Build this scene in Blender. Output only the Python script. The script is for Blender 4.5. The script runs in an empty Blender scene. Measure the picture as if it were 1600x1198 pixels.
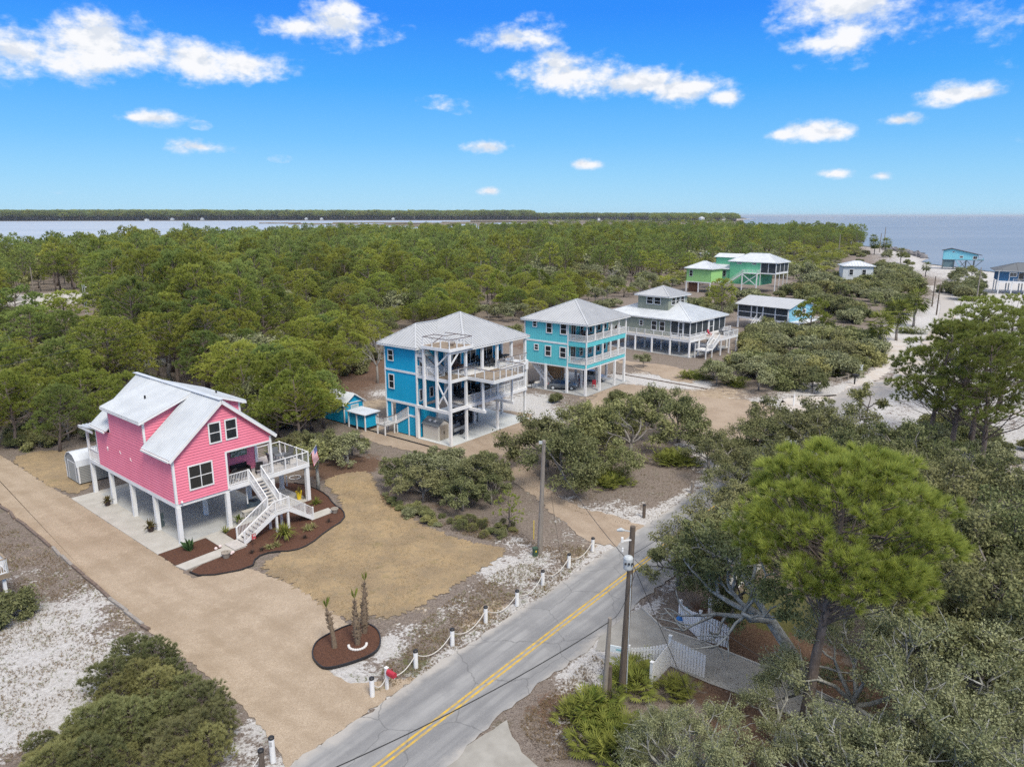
import bpy, bmesh, math, random
import numpy as np
from mathutils import Vector, Matrix

random.seed(7); RNG = np.random.default_rng(11)
SC = bpy.context.scene; COL = SC.collection; R = math.radians

# ---------------------------------------------------------------- camera
F_PX, HOR, CAM_H = 1125.0, 337.0, 25.0
PITCH = math.atan((599 - HOR) / F_PX)
cam_d = bpy.data.cameras.new("camera"); cam = bpy.data.objects.new("camera", cam_d); COL.objects.link(cam)
cam.location = (0, 0, CAM_H); cam.rotation_euler = (math.pi / 2 - PITCH, 0, 0)
cam_d.sensor_width = 36.0; cam_d.lens = 36.0 * F_PX / 1600.0
cam_d.clip_start = 0.5; cam_d.clip_end = 80000
SC.camera = cam

EXPO = 0.42
# ---------------------------------------------------------------- world: daylight sky with scattered clouds
SUN_EL, SUN_AZ = R(52), R(152)      # azimuth clockwise from +Y
world = bpy.data.worlds.new("World"); SC.world = world; world.use_nodes = True
wt = world.node_tree; wt.nodes.clear()
def wn(t, **k):
    n = wt.nodes.new(t)
    for a, b in k.items(): setattr(n, a, b)
    return n
def wmath(op, a, b=None, c=None, clamp=False):
    n = wn('ShaderNodeMath', operation=op, use_clamp=clamp)
    for i, v in enumerate((a, b, c)):
        if v is None: continue
        if isinstance(v, (int, float)): n.inputs[i].default_value = v
        else: wt.links.new(v, n.inputs[i])
    return n.outputs[0]
def wmix(f, a, b):
    n = wn('ShaderNodeMix', data_type='RGBA')
    for s, v in ((n.inputs[0], f), (n.inputs[6], a), (n.inputs[7], b)):
        if isinstance(v, (int, float)): s.default_value = v
        elif isinstance(v, tuple): s.default_value = (*v, 1)
        else: wt.links.new(v, s)
    return n.outputs[2]
sky = wn('ShaderNodeTexSky'); sky.sky_type = 'NISHITA'; sky.sun_disc = False
sky.sun_elevation = SUN_EL; sky.sun_rotation = SUN_AZ
sky.altitude = 0; sky.air_density = 1.0; sky.dust_density = 0.25; sky.ozone_density = 2.2
tc = wn('ShaderNodeTexCoord'); sep = wn('ShaderNodeSeparateXYZ'); wt.links.new(tc.outputs['Generated'], sep.inputs[0])
az = wmath('ARCTAN2', sep.outputs[0], sep.outputs[1]); el = wmath('ARCSINE', sep.outputs[2])
SKY_STR = 0.11
rampn = wn('ShaderNodeValToRGB'); er = rampn.color_ramp; er.interpolation = 'LINEAR'
for i, (deg, colr) in enumerate([(0, (.39, .715, .95)), (3, (.25, .62, .98)), (5.4, (.14, .52, 1.0)), (9.3, (.035, .385, 1.0)), (14, (.004, .255, 1.0)), (40, (.004, .17, .75))]):
    e_ = er.elements[i] if i < 2 else er.elements.new(deg / 90); e_.position = deg / 90; e_.color = (*[q for q in colr], 1)
wt.links.new(wmath('DIVIDE', el, math.pi / 2, clamp=True), rampn.inputs[0])
sc_ = wn('ShaderNodeVectorMath', operation='SCALE'); sc_.inputs['Scale'].default_value = 1 / SKY_STR / 2 ** EXPO; wt.links.new(rampn.outputs[0], sc_.inputs[0])
clear = wmix(0.9, sky.outputs[0], sc_.outputs[0])
pv = wn('ShaderNodeCombineXYZ'); wt.links.new(az, pv.inputs[0]); wt.links.new(el, pv.inputs[1])
# clouds: azimuth, elevation, half width, half height (degrees)
CLOUDS = []
def cl(px, py, hw, hh, soft=1.0):
    u = (px - 800) / F_PX; v = (py - 599) / F_PX
    d = Vector((u, math.cos(PITCH) - v * math.sin(PITCH), -math.sin(PITCH) - v * math.cos(PITCH))).normalized()
    CLOUDS.append((math.atan2(d.x, d.y), math.asin(d.z), hw * .92 / F_PX, hh * .86 / F_PX, soft))
for c in [(40, 84, 120, 40), (160, 66, 105, 42), (215, 84, 85, 36), (310, 92, 95, 36), (385, 104, 75, 28), (318, 58, 26, 14, .5),
          (470, 44, 58, 20), (528, 40, 62, 38), (540, 14, 34, 20), (585, 58, 40, 14, .7), (640, 52, 28, 10, .45),
          (800, 62, 72, 22), (846, 38, 40, 18, .7), (885, 118, 100, 36), (868, 100, 40, 26), (990, 132, 90, 26), (1075, 140, 74, 26), (1130, 152, 36, 16), (1044, 100, 30, 14, .45),
          (1310, 12, 95, 42), (1330, 52, 62, 38), (1285, 68, 46, 20), (1380, 20, 80, 32, .8), (1480, 14, 110, 40, .55), (1560, 40, 80, 46, .5), (1300, 98, 44, 14, .5),
          (245, 185, 50, 15), (213, 184, 18, 9), (313, 196, 20, 8, .8), (305, 229, 44, 14), (380, 235, 20, 6, .6), (438, 248, 17, 7, .6),
          (690, 160, 40, 11, .6), (722, 172, 24, 8, .6), (700, 188, 46, 10, .3), (774, 198, 20, 8, .4), (764, 231, 42, 14), (912, 257, 32, 11), (766, 299, 24, 9),
          (1262, 205, 66, 19), (1300, 207, 34, 13), (1225, 210, 30, 11), (1404, 189, 34, 11), (1500, 146, 50, 18), (1530, 148, 26, 10), (1310, 271, 34, 11), (1376, 275, 20, 9), (1262, 318, 34, 5, .35), (1590, 218, 10, 5, .5),
          (130, 301, 34, 3.5, .5), (127, 168, 17, 6, .35), (155, 199, 10, 4, .3), (1115, 152, 20, 8, .4)]:
    cl(*c)
nz = wn('ShaderNodeTexNoise'); nz.inputs['Scale'].default_value = 17.0; nz.inputs['Detail'].default_value = 7.0; nz.inputs['Roughness'].default_value = 0.58
mp = wn('ShaderNodeVectorMath', operation='MULTIPLY'); mp.inputs[1].default_value = (1.0, 1.55, 1.0)
wt.links.new(pv.outputs[0], mp.inputs[0]); wt.links.new(mp.outputs[0], nz.inputs['Vector'])
fine = wn('ShaderNodeTexNoise'); fine.inputs['Scale'].default_value = 62.0; fine.inputs['Detail'].default_value = 5.0; fine.inputs['Roughness'].default_value = 0.6
wt.links.new(mp.outputs[0], fine.inputs['Vector'])
wob = wmath('ADD', wmath('MULTIPLY', wmath('SUBTRACT', nz.outputs[0], 0.5), 2.1), wmath('MULTIPLY', wmath('SUBTRACT', fine.outputs[0], 0.5), 1.0))
dens = None
for a0, e0, hw, hh, soft in CLOUDS:
    s = wn('ShaderNodeVectorMath', operation='SUBTRACT'); s.inputs[1].default_value = (a0, e0, 0); wt.links.new(pv.outputs[0], s.inputs[0])
    m = wn('ShaderNodeVectorMath', operation='MULTIPLY'); m.inputs[1].default_value = (1 / hw, 1 / hh, 0); wt.links.new(s.outputs[0], m.inputs[0])
    l = wn('ShaderNodeVectorMath', operation='LENGTH'); wt.links.new(m.outputs[0], l.inputs[0])
    d = wmath('SUBTRACT', 1.0, l.outputs['Value'])
    if soft < 1: d = wmath('MINIMUM', d, soft - 0.72 if False else (soft - 0.62))
    dens = d if dens is None else wmath('SMOOTH_MAX', dens, d, 0.25)
mr = wn('ShaderNodeMapRange', interpolation_type='SMOOTHSTEP'); mr.inputs['From Min'].default_value = -0.10; mr.inputs['From Max'].default_value = 0.80
wt.links.new(wmath('ADD', dens, wob), mr.inputs['Value'])
gate = wn('ShaderNodeMapRange', interpolation_type='SMOOTHSTEP'); gate.inputs['From Min'].default_value = -0.55; gate.inputs['From Max'].default_value = -0.05
wt.links.new(dens, gate.inputs['Value'])
low = wmath('MULTIPLY', mr.outputs[0], gate.outputs[0])
# the broken cloud sheet overhead (above the frame) that softens the daylight
pd = wn('ShaderNodeVectorMath', operation='DIVIDE'); zc = wmath('MAXIMUM', sep.outputs[2], 0.12)
cz = wn('ShaderNodeCombineXYZ'); [wt.links.new(zc, cz.inputs[i]) for i in range(3)]
wt.links.new(tc.outputs['Generated'], pd.inputs[0]); wt.links.new(cz.outputs[0], pd.inputs[1])
n2 = wn('ShaderNodeTexNoise'); n2.inputs['Scale'].default_value = 1.1; n2.inputs['Detail'].default_value = 6.0
wt.links.new(pd.outputs[0], n2.inputs['Vector'])
hi = wn('ShaderNodeMapRange', interpolation_type='SMOOTHSTEP'); hi.inputs['From Min'].default_value = 0.25; hi.inputs['From Max'].default_value = 0.48
wt.links.new(n2.outputs[0], hi.inputs['Value'])
eg = wn('ShaderNodeMapRange', interpolation_type='SMOOTHSTEP'); eg.inputs['From Min'].default_value = R(17); eg.inputs['From Max'].default_value = R(34)
wt.links.new(el, eg.inputs['Value'])
high = wmath('MULTIPLY', wmath('MULTIPLY', hi.outputs[0], eg.outputs[0]), 0.92)
KC = 1 / SKY_STR / 2 ** EXPO
cloud_lit = (0.96 * KC, 0.97 * KC, 1.0 * KC)
cloud_thin = (0.60 * KC, 0.78 * KC, 1.0 * KC)
up_ = wn('ShaderNodeVectorMath', operation='ADD'); up_.inputs[1].default_value = (-0.004, 0.016, 0); wt.links.new(mp.outputs[0], up_.inputs[0])
nz3 = wn('ShaderNodeTexNoise'); nz3.inputs['Scale'].default_value = 17.0; nz3.inputs['Detail'].default_value = 4.0; wt.links.new(up_.outputs[0], nz3.inputs['Vector'])
cloud_shade = wn('ShaderNodeMapRange', interpolation_type='SMOOTHSTEP'); cloud_shade.inputs['From Min'].default_value = -0.02; cloud_shade.inputs['From Max'].default_value = 0.10; wt.links.new(wmath('SUBTRACT', nz3.outputs[0], nz.outputs[0]), cloud_shade.inputs['Value'])
lit2 = wmix(wmath('MULTIPLY', cloud_shade.outputs[0], 0.75), cloud_lit, (0.66 * KC, 0.73 * KC, 0.84 * KC))  # lit tops and grey bases painted into the cloud colour from the shifted noise
ccol = wmix(low, cloud_thin, lit2)
c1 = wmix(low, clear, ccol)
c2 = wmix(high, c1, (0.88 / SKY_STR, 0.89 / SKY_STR, 0.91 / SKY_STR))
bg = wn('ShaderNodeBackground'); bg.inputs['Strength'].default_value = SKY_STR; wt.links.new(c2, bg.inputs['Color'])
wo = wn('ShaderNodeOutputWorld'); wt.links.new(bg.outputs[0], wo.inputs['Surface'])

# ---------------------------------------------------------------- sun, veiled by thin cloud: wide and soft
sun_d = bpy.data.lights.new("sun", 'SUN'); sun_d.energy = 2.6; sun_d.angle = R(18); sun_d.color = (1.0, 0.93, 0.82)
sun = bpy.data.objects.new("sun", sun_d); COL.objects.link(sun)
sv = Vector((math.sin(SUN_AZ) * math.cos(SUN_EL), math.cos(SUN_AZ) * math.cos(SUN_EL), math.sin(SUN_EL)))
sun.rotation_euler = sv.to_track_quat('Z', 'Y').to_euler()
SC.view_settings.view_transform = 'Standard'; SC.view_settings.look = 'None'
SC.view_settings.exposure = EXPO; SC.view_settings.gamma = 1.0; SC.view_settings.use_curve_mapping = False
SC.render.engine = 'CYCLES'
cy = SC.cycles; cy.max_bounces = 6; cy.diffuse_bounces = 4; cy.glossy_bounces = 2; cy.transmission_bounces = 4; cy.transparent_max_bounces = 6
cy.use_denoising = False; cy.caustics_reflective = False; cy.caustics_refractive = False; cy.sample_clamp_indirect = 8.0
cy.volume_bounces = 0; cy.use_adaptive_sampling = False
world.cycles.sampling_method = 'MANUAL'; world.cycles.sample_map_resolution = 1024

# ---------------------------------------------------------------- helpers
def g(px, py, z=0.0):
    """the point at height z that the photograph shows at pixel (px, py)"""
    u = (px - 800) / F_PX; v = (py - 599) / F_PX
    d = Vector((u, math.cos(PITCH) - v * math.sin(PITCH), -math.sin(PITCH) - v * math.cos(PITCH)))
    return Vector((0, 0, CAM_H)) + d * ((z - CAM_H) / d.z)
def to_px(p):
    d = Vector(p) - Vector((0, 0, CAM_H)); w = d.y * math.cos(PITCH) - d.z * math.sin(PITCH)
    return 800 + F_PX * d.x / w, 599 - F_PX * (d.y * math.sin(PITCH) + d.z * math.cos(PITCH)) / w

MATS = {}
def mat(name, col, rough=0.6, col2=None, scale=4.0, bump=0.0, bscale=30.0, metal=0.0, spec=0.35, stretch=None, thr=(0.35, 0.65), detail=5.0):
    if name in MATS: return MATS[name]
    m = bpy.data.materials.new(name); m.use_nodes = True; nt = m.node_tree; b = nt.nodes['Principled BSDF']
    b.inputs['Roughness'].default_value = rough; b.inputs['Metallic'].default_value = metal; b.inputs['Specular IOR Level'].default_value = spec
    b.inputs['Base Color'].default_value = (*col, 1)
    tcn = nt.nodes.new('ShaderNodeTexCoord'); vec = tcn.outputs['Object']
    if stretch:
        mpn = nt.nodes.new('ShaderNodeMapping'); mpn.inputs['Scale'].default_value = stretch; nt.links.new(vec, mpn.inputs[0]); vec = mpn.outputs[0]
    if col2:
        n = nt.nodes.new('ShaderNodeTexNoise'); n.inputs['Scale'].default_value = scale; n.inputs['Detail'].default_value = detail; nt.links.new(vec, n.inputs['Vector'])
        r = nt.nodes.new('ShaderNodeValToRGB'); r.color_ramp.elements[0].position = thr[0]; r.color_ramp.elements[1].position = thr[1]
        r.color_ramp.elements[0].color = (*col, 1); r.color_ramp.elements[1].color = (*col2, 1)
        nt.links.new(n.outputs[0], r.inputs[0]); nt.links.new(r.outputs[0], b.inputs['Base Color'])
    if bump:
        n = nt.nodes.new('ShaderNodeTexNoise'); n.inputs['Scale'].default_value = bscale; n.inputs['Detail'].default_value = 4; nt.links.new(vec, n.inputs['Vector'])
        bn = nt.nodes.new('ShaderNodeBump'); bn.inputs['Strength'].default_value = bump; bn.inputs['Distance'].default_value = 0.05
        nt.links.new(n.outputs[0], bn.inputs['Height']); nt.links.new(bn.outputs[0], b.inputs['Normal'])
    MATS[name] = m; return m

WHITE = mat('white_paint', (0.78, 0.78, 0.77), 0.5, (0.70, 0.70, 0.68), 1.2)
PINK = mat('pink_siding', (0.80, 0.225, 0.305), 0.55, (0.76, 0.205, 0.28), 0.8)
BLUE = mat('blue_siding', (0.010, 0.37, 0.60), 0.55, (0.010, 0.345, 0.565), 0.8)
AQUA = mat('aqua_siding', (0.125, 0.54, 0.575), 0.55, (0.115, 0.51, 0.545), 0.8)
SAGE = mat('sage_siding', (0.29, 0.31, 0.24), 0.6, (0.26, 0.28, 0.215), 0.8)
MINT = mat('mint_siding', (0.20, 0.58, 0.33), 0.6, (0.18, 0.55, 0.31), 0.8)
LIME = mat('lime_siding', (0.34, 0.62, 0.23), 0.6, (0.32, 0.58, 0.21), 0.8)
SKYB = mat('pale_blue_siding', (0.22, 0.50, 0.66), 0.6, (0.2, 0.46, 0.6), 0.8)
WEATHERED_BLUE = mat('weathered_turquoise_siding', (0.16, 0.52, 0.62), 0.7, (0.26, 0.58, 0.66), 1.5)
NAVY = mat('navy_siding', (0.035, 0.13, 0.26), 0.6, (0.03, 0.115, 0.23), 0.8)
ROOFW = mat('white_metal_roof', (0.58, 0.605, 0.62), 0.38, (0.51, 0.535, 0.555), 0.7, metal=0.0, spec=0.5)
ROOFG = mat('grey_metal_roof', (0.44, 0.45, 0.46), 0.4, (0.40, 0.41, 0.42), 0.6, spec=0.5)
ROOFD = mat('dark_shingle_roof', (0.10, 0.11, 0.12), 0.9, (0.15, 0.16, 0.17), 6.0)
GLASS = mat('dark_window_glass', (0.018, 0.022, 0.026), 0.06, spec=0.6)
SCREEN = mat('insect_screen', (0.035, 0.042, 0.046), 0.7, (0.05, 0.058, 0.062), 1.5)
DARK = mat('black_metal', (0.02, 0.02, 0.022), 0.45)
CONC = mat('concrete', (0.47, 0.45, 0.405), 0.85, (0.40, 0.38, 0.335), 0.9, 0.2, 60)
CONCG = mat('painted_concrete', (0.41, 0.415, 0.40), 0.75, (0.34, 0.345, 0.335), 0.7)
CONCW = mat('white_concrete', (0.56, 0.58, 0.57), 0.8, (0.49, 0.51, 0.50), 0.7)
WOOD = mat('weathered_deck_wood', (0.30, 0.235, 0.165), 0.8, (0.22, 0.17, 0.12), 3.0, stretch=(0.4, 6, 1))
GREYDECK = mat('grey_deck_boards', (0.52, 0.49, 0.46), 0.7, (0.45, 0.43, 0.40), 3.0)
BARK = mat('pine_bark', (0.115, 0.09, 0.075), 0.95, (0.19, 0.155, 0.135), 5.0, 0.6, 14, stretch=(1, 1, 0.35))
LICHEN = mat('lichened_oak_bark', (0.22, 0.215, 0.19), 0.95, (0.40, 0.405, 0.37), 3.5, 0.5, 16)
OAKBARK = mat('oak_bark', (0.13, 0.115, 0.10), 0.95, (0.27, 0.255, 0.23), 4.0, 0.5, 16)
POLE = mat('pole_wood', (0.20, 0.17, 0.14), 0.9, (0.29, 0.26, 0.225), 6.0, stretch=(6, 6, 0.35))
POLED = mat('dark_pole_wood', (0.085, 0.065, 0.05), 0.9, (0.15, 0.12, 0.095), 6.0, stretch=(6, 6, 0.35))
GALV = mat('galvanised_grey', (0.50, 0.53, 0.54), 0.45, (0.42, 0.45, 0.46), 6.0)
WIRE = mat('wire', (0.03, 0.03, 0.03), 0.5)
CREAM = mat('cream_vinyl', (0.52, 0.49, 0.43), 0.6)
TERRA = mat('stone_pot', (0.26, 0.225, 0.18), 0.9, (0.34, 0.30, 0.25), 12.0)
RED = mat('red_paint', (0.42, 0.03, 0.05), 0.45)
YELLOW = mat('yellow_paint', (0.75, 0.55, 0.03), 0.5)
MULCHM = mat('brown_mulch', (0.135, 0.062, 0.036), 1.0, (0.06, 0.028, 0.018), 16.0, 1.0, 26)

class MB:
    def __init__(s): s.v = []; s.f = []; s.m = []
    def face(s, pts, m=0):
        i = len(s.v); s.v.extend(tuple(p) for p in pts); s.f.append(tuple(range(i, i + len(pts)))); s.m.append(m)
    def hexa(s, p, m=0):
        i = len(s.v); s.v.extend(tuple(q) for q in p)
        for q in ((0, 3, 2, 1), (4, 5, 6, 7), (0, 1, 5, 4), (1, 2, 6, 5), (2, 3, 7, 6), (3, 0, 4, 7)):
            s.f.append(tuple(i + k for k in q)); s.m.append(m)
    def box(s, x0, x1, y0, y1, z0, z1, m=0):
        if x0 > x1: x0, x1 = x1, x0
        if y0 > y1: y0, y1 = y1, y0
        if z0 > z1: z0, z1 = z1, z0
        s.hexa([(x0, y0, z0), (x1, y0, z0), (x1, y1, z0), (x0, y1, z0), (x0, y0, z1), (x1, y0, z1), (x1, y1, z1), (x0, y1, z1)], m)
        return s
    def beam(s, p, q, w, h, m=0, up=(0, 0, 1)):
        p = Vector(p); q = Vector(q); d = (q - p).normalized(); u = Vector(up)
        if abs(d.dot(u)) > 0.98: u = Vector((0, 1, 0))
        a = d.cross(u).normalized() * (w / 2); b = a.cross(d).normalized() * (h / 2)
        s.hexa([p - a - b, p + a - b, p + a + b, p - a + b, q - a - b, q + a - b, q + a + b, q - a + b], m); return s
    def prism(s, poly, z0, z1, m=0):
        n = len(poly); i = len(s.v)
        s.v.extend((p[0], p[1], z0) for p in poly); s.v.extend((p[0], p[1], z1) for p in poly)
        s.f.append(tuple(i + k for k in reversed(range(n)))); s.m.append(m); s.f.append(tuple(i + n + k for k in range(n))); s.m.append(m)
        for k in range(n): s.f.append((i + k, i + (k + 1) % n, i + n + (k + 1) % n, i + n + k)); s.m.append(m)
        return s
    def tube(s, pts, rad, n=8, m=0, cap=True):
        pts = [Vector(p) for p in pts]; rings = []
        if not hasattr(rad, '__len__'): rad = [rad] * len(pts)
        for k, p in enumerate(pts):
            d = (pts[min(k + 1, len(pts) - 1)] - pts[max(k - 1, 0)])
            d = d.normalized() if d.length > 1e-6 else Vector((0, 0, 1))
            u = Vector((1, 0, 0)) if abs(d.x) < 0.9 else Vector((0, 1, 0))
            a = d.cross(u).normalized(); b = d.cross(a)
            i = len(s.v)
            for t in range(n):
                c = 2 * math.pi * t / n; s.v.append(tuple(p + (a * math.cos(c) + b * math.sin(c)) * rad[k]))
            rings.append(i)
        for i, j in zip(rings, rings[1:]):
            for t in range(n): s.f.append((i + t, i + (t + 1) % n, j + (t + 1) % n, j + t)); s.m.append(m)
        if cap:
            s.f.append(tuple(rings[0] + t for t in reversed(range(n)))); s.m.append(m)
            s.f.append(tuple(rings[-1] + t for t in range(n))); s.m.append(m)
        return s
    def lathe(s, prof, n=12, m=0, c=(0, 0)):
        return s.tube([(c[0], c[1], z + 1e-5 * k) for k, (r, z) in enumerate(prof)], [r for r, z in prof], n, m)
    def mesh(s, name, mats, smooth=False):
        me = bpy.data.meshes.new(name); me.from_pydata(s.v, [], s.f)
        for q in (mats if isinstance(mats, (list, tuple)) else [mats]): me.materials.append(q)
        if any(s.m): me.polygons.foreach_set('material_index', s.m)
        if smooth: me.polygons.foreach_set('use_smooth', [True] * len(s.f))
        bm = bmesh.new(); bm.from_mesh(me); bmesh.ops.recalc_face_normals(bm, faces=bm.faces); bm.to_mesh(me); bm.free()
        me.update(); return me
    def build(s, name, mats, parent=None, kind=None, smooth=False, label=None):
        return link(name, s.mesh(name, mats, smooth), parent, kind, label)

def link(name, data, parent=None, kind=None, label=None):
    o = bpy.data.objects.new(name, data); COL.objects.link(o)
    if parent is not None: o.parent = parent
    if kind: o['kind'] = kind
    if label: o['label'] = label
    return o
def tag(o, label, cat, group=None):
    o['label'] = label; o['category'] = cat
    if group: o['group'] = group
    return o
def thing(name, label, cat, loc=(0, 0, 0), rz=0.0, group=None):
    o = bpy.data.objects.new(name, None); o.empty_display_size = 0.3; COL.objects.link(o)
    o.location = loc; o.rotation_euler = (0, 0, rz); return tag(o, label, cat, group)
CHILD = {}
def dup(root, loc, rz=0.0, label=None, group=None, scale=None):
    """a copy of a thing with copies of its parts and sub-parts, sharing mesh data"""
    kids = {}
    def sub(o, par):
        c = o.copy(); COL.objects.link(c); c.parent = par
        for ch in o.children: sub(ch, c)
        return c
    r = root.copy(); COL.objects.link(r); r.location = loc; r.rotation_euler = (0, 0, rz)
    if scale is not None: r.scale = scale if hasattr(scale, '__len__') else (scale,) * 3
    if label: r['label'] = label
    if group: r['group'] = group
    for ch in root.children: sub(ch, r)
    return r

def clip(poly, axis, val, keep_less):
    out = []; n = len(poly)
    for i in range(n):
        a, b = poly[i], poly[(i + 1) % n]
        ia = (a[axis] <= val) == keep_less or a[axis] == val; ib = (b[axis] <= val) == keep_less or b[axis] == val
        if ia: out.append(a)
        if ia != ib:
            t = (val - a[axis]) / (b[axis] - a[axis]); out.append(tuple(a[k] + t * (b[k] - a[k]) for k in range(2)))
    return out

def lap_wall(mb, poly, P, U, N, pitch=0.18, proud=0.048, m=0, thick=0.12):
    """clapboards: poly is (u, z) on the wall through P along U, N points outward; each board laps the one below"""
    P, U, N = Vector(P), Vector(U), Vector(N); Z = Vector((0, 0, 1))
    pt = lambda u, z, o: P + U * u + Z * z + N * o
    z0 = min(q[1] for q in poly); z1 = max(q[1] for q in poly); z = z0
    while z < z1 - 1e-4:
        zt = min(z + pitch, z1)
        c = clip(clip(poly, 1, z, False), 1, zt, True)
        if len(c) >= 3:
            mb.face([pt(u, w, proud * (1 - (w - z) / pitch)) for u, w in c], m)
            lo = sorted({round(u, 4) for u, w in c if abs(w - z) < 1e-4})
            if len(lo) >= 2: mb.face([pt(lo[0], z, 0), pt(lo[-1], z, 0), pt(lo[-1], z, proud), pt(lo[0], z, proud)], m)
        z = zt
    mb.face([pt(u, w, -thick) for u, w in poly], m)

def ribbed(mb, poly3, D, spacing=0.45, rw=0.065, rh=0.085, thick=0.08, m=0, off=0.0, ribs=True):
    """a sheet-metal plane or batten wall: convex polygon with raised ribs running along D"""
    p3 = [Vector(p) for p in poly3]; N = (p3[1] - p3[0]).cross(p3[2] - p3[0]).normalized()
    D = Vector(D); D = (D - N * D.dot(N)).normalized(); S = D.cross(N).normalized(); O = p3[0]
    n = len(p3); i = len(mb.v); mb.v.extend(tuple(p) for p in p3); mb.v.extend(tuple(p - N * thick) for p in p3)
    mb.f.append(tuple(range(i, i + n))); mb.m.append(m); mb.f.append(tuple(i + n + k for k in reversed(range(n)))); mb.m.append(m)
    for k in range(n): mb.f.append((i + k, i + n + k, i + n + (k + 1) % n, i + (k + 1) % n)); mb.m.append(m)
    if not ribs: return
    q = [((p - O).dot(S), (p - O).dot(D)) for p in p3]
    s0 = min(a for a, b in q); s1 = max(a for a, b in q); s = s0 + spacing * 0.5 + off
    while s < s1 - rw:
        ts = []
        for k in range(n):
            a, b = q[k], q[(k + 1) % n]
            if (a[0] - s) * (b[0] - s) < 0:
                t = (s - a[0]) / (b[0] - a[0]); ts.append(a[1] + t * (b[1] - a[1]))
        if len(ts) >= 2:
            lo, hi = min(ts), max(ts)
            if hi - lo > 0.15:
                a = O + S * (s - rw / 2) + D * lo; b = O + S * (s + rw / 2) + D * lo; c = O + S * (s + rw / 2) + D * hi; d = O + S * (s - rw / 2) + D * hi
                up = N * rh; j = len(mb.v); mb.v.extend(tuple(x) for x in (a, b, c, d, a + up, b + up, c + up, d + up))
                for fq in ((4, 5, 6, 7), (0, 1, 5, 4), (1, 2, 6, 5), (2, 3, 7, 6), (3, 0, 4, 7)): mb.f.append(tuple(j + x for x in fq)); mb.m.append(m)
        s += spacing

# wall frames: 'x-' is a wall facing -X at x = w, u runs along y; 'y-' faces -Y at y = w, u runs along x
def fr(plane, w):
    return {'x-': (Vector((w, 0, 0)), Vector((0, 1, 0)), Vector((-1, 0, 0))), 'x+': (Vector((w, 0, 0)), Vector((0, 1, 0)), Vector((1, 0, 0))),
            'y-': (Vector((0, w, 0)), Vector((1, 0, 0)), Vector((0, -1, 0))), 'y+': (Vector((0, w, 0)), Vector((1, 0, 0)), Vector((0, 1, 0)))}[plane]
def wbox(mb, plane, w, u0, u1, z0, z1, o0, o1, m=0):
    P, U, N = fr(plane, w); Z = Vector((0, 0, 1)); q = []
    for z in (z0, z1):
        for (u, o) in ((u0, o0), (u1, o0), (u1, o1), (u0, o1)): q.append(P + U * u + N * o + Z * z)
    mb.hexa(q, m)
def window(par, plane, w, u0, u1, z0, z1, sash=1, cols=1, tr=0.11, fm=None, glass=None, name='window'):
    """trim frame proud of the wall; panes and sash bars are its sub-parts"""
    mb = MB(); o = 0.055
    wbox(mb, plane, w, u0, u0 + tr, z0, z1, o, o + .05); wbox(mb, plane, w, u1 - tr, u1, z0, z1, o, o + .05)
    wbox(mb, plane, w, u0 + tr, u1 - tr, z1 - tr, z1, o, o + .05); wbox(mb, plane, w, u0 + tr, u1 - tr, z0, z0 + tr, o, o + .05)
    f = mb.build(name, fm or WHITE, par)
    cw = (u1 - u0 - 2 * tr) / cols; rh = (z1 - z0 - 2 * tr) / (sash + 1)
    for c in range(cols):
        for r in range(sash + 1):
            a = u0 + tr + cw * c; b = a + cw; lo = z0 + tr + rh * r; hi = lo + rh; e = 0.03
            pm = MB(); wbox(pm, plane, w, a + (e if c else 0), b - (e if c < cols - 1 else 0), lo + (e if r else 0), hi - (e if r < sash else 0), o, o + 0.012)
            pm.build('pane', glass or GLASS, f)
    if sash or cols > 1:
        sm = MB()
        for r in range(1, sash + 1): wbox(sm, plane, w, u0 + tr, u1 - tr, z0 + tr + rh * r - .03, z0 + tr + rh * r + .03, o, o + .035)
        for c in range(1, cols): wbox(sm, plane, w, u0 + tr + cw * c - .03, u0 + tr + cw * c + .03, z0 + tr, z1 - tr, o, o + .037)
        sm.build('sash', fm or WHITE, f)
    return f
def rail(par, p, q, h=1.0, posts=None, bal=0.13, m=None, post_w=0.1, cap=None, bw=0.032, lift=0.08, ends=(True, True), cables=False, post_m=None):
    """one run of deck railing from p to q (deck level): rails and balusters in one part, each post its own part"""
    p, q = Vector(p), Vector(q); m = m or WHITE; L = (q - p).length; d = (q - p) / L; Z = Vector((0, 0, 1)); mb = MB()
    mb.beam(p + Z * (h - .03), q + Z * (h - .03), 0.09, 0.05); 
    if not cables:
        mb.beam(p + Z * lift, q + Z * lift, 0.06, 0.06); n = max(2, int(L / bal))
        for k in range(n):
            a = p + d * (L * (k + .5) / n); mb.beam(a + Z * lift, a + Z * (h - .05), bw, bw)
    mb.build('railing', m, par)
    if cables:
        cb = MB()
        for k in range(5): cb.beam(p + Z * (0.14 + .16 * k), q + Z * (0.14 + .16 * k), 0.012, 0.012)
        cb.build('cable_infill', GALV, par, 'stuff')
    n = posts if posts is not None else max(1, int(round(L / 1.8)))
    for k in range(n + 1):
        if (k == 0 and not ends[0]) or (k == n and not ends[1]): continue
        a = p + d * (L * k / n); MB().box(a.x - post_w / 2, a.x + post_w / 2, a.y - post_w / 2, a.y + post_w / 2, a.z, a.z + h + .04).build('rail_post', post_m or m, par)
    if cap is not None: MB().beam(p + Z * (h + .02), q + Z * (h + .02), 0.13, 0.035).build('rail_cap', cap, par)
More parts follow.
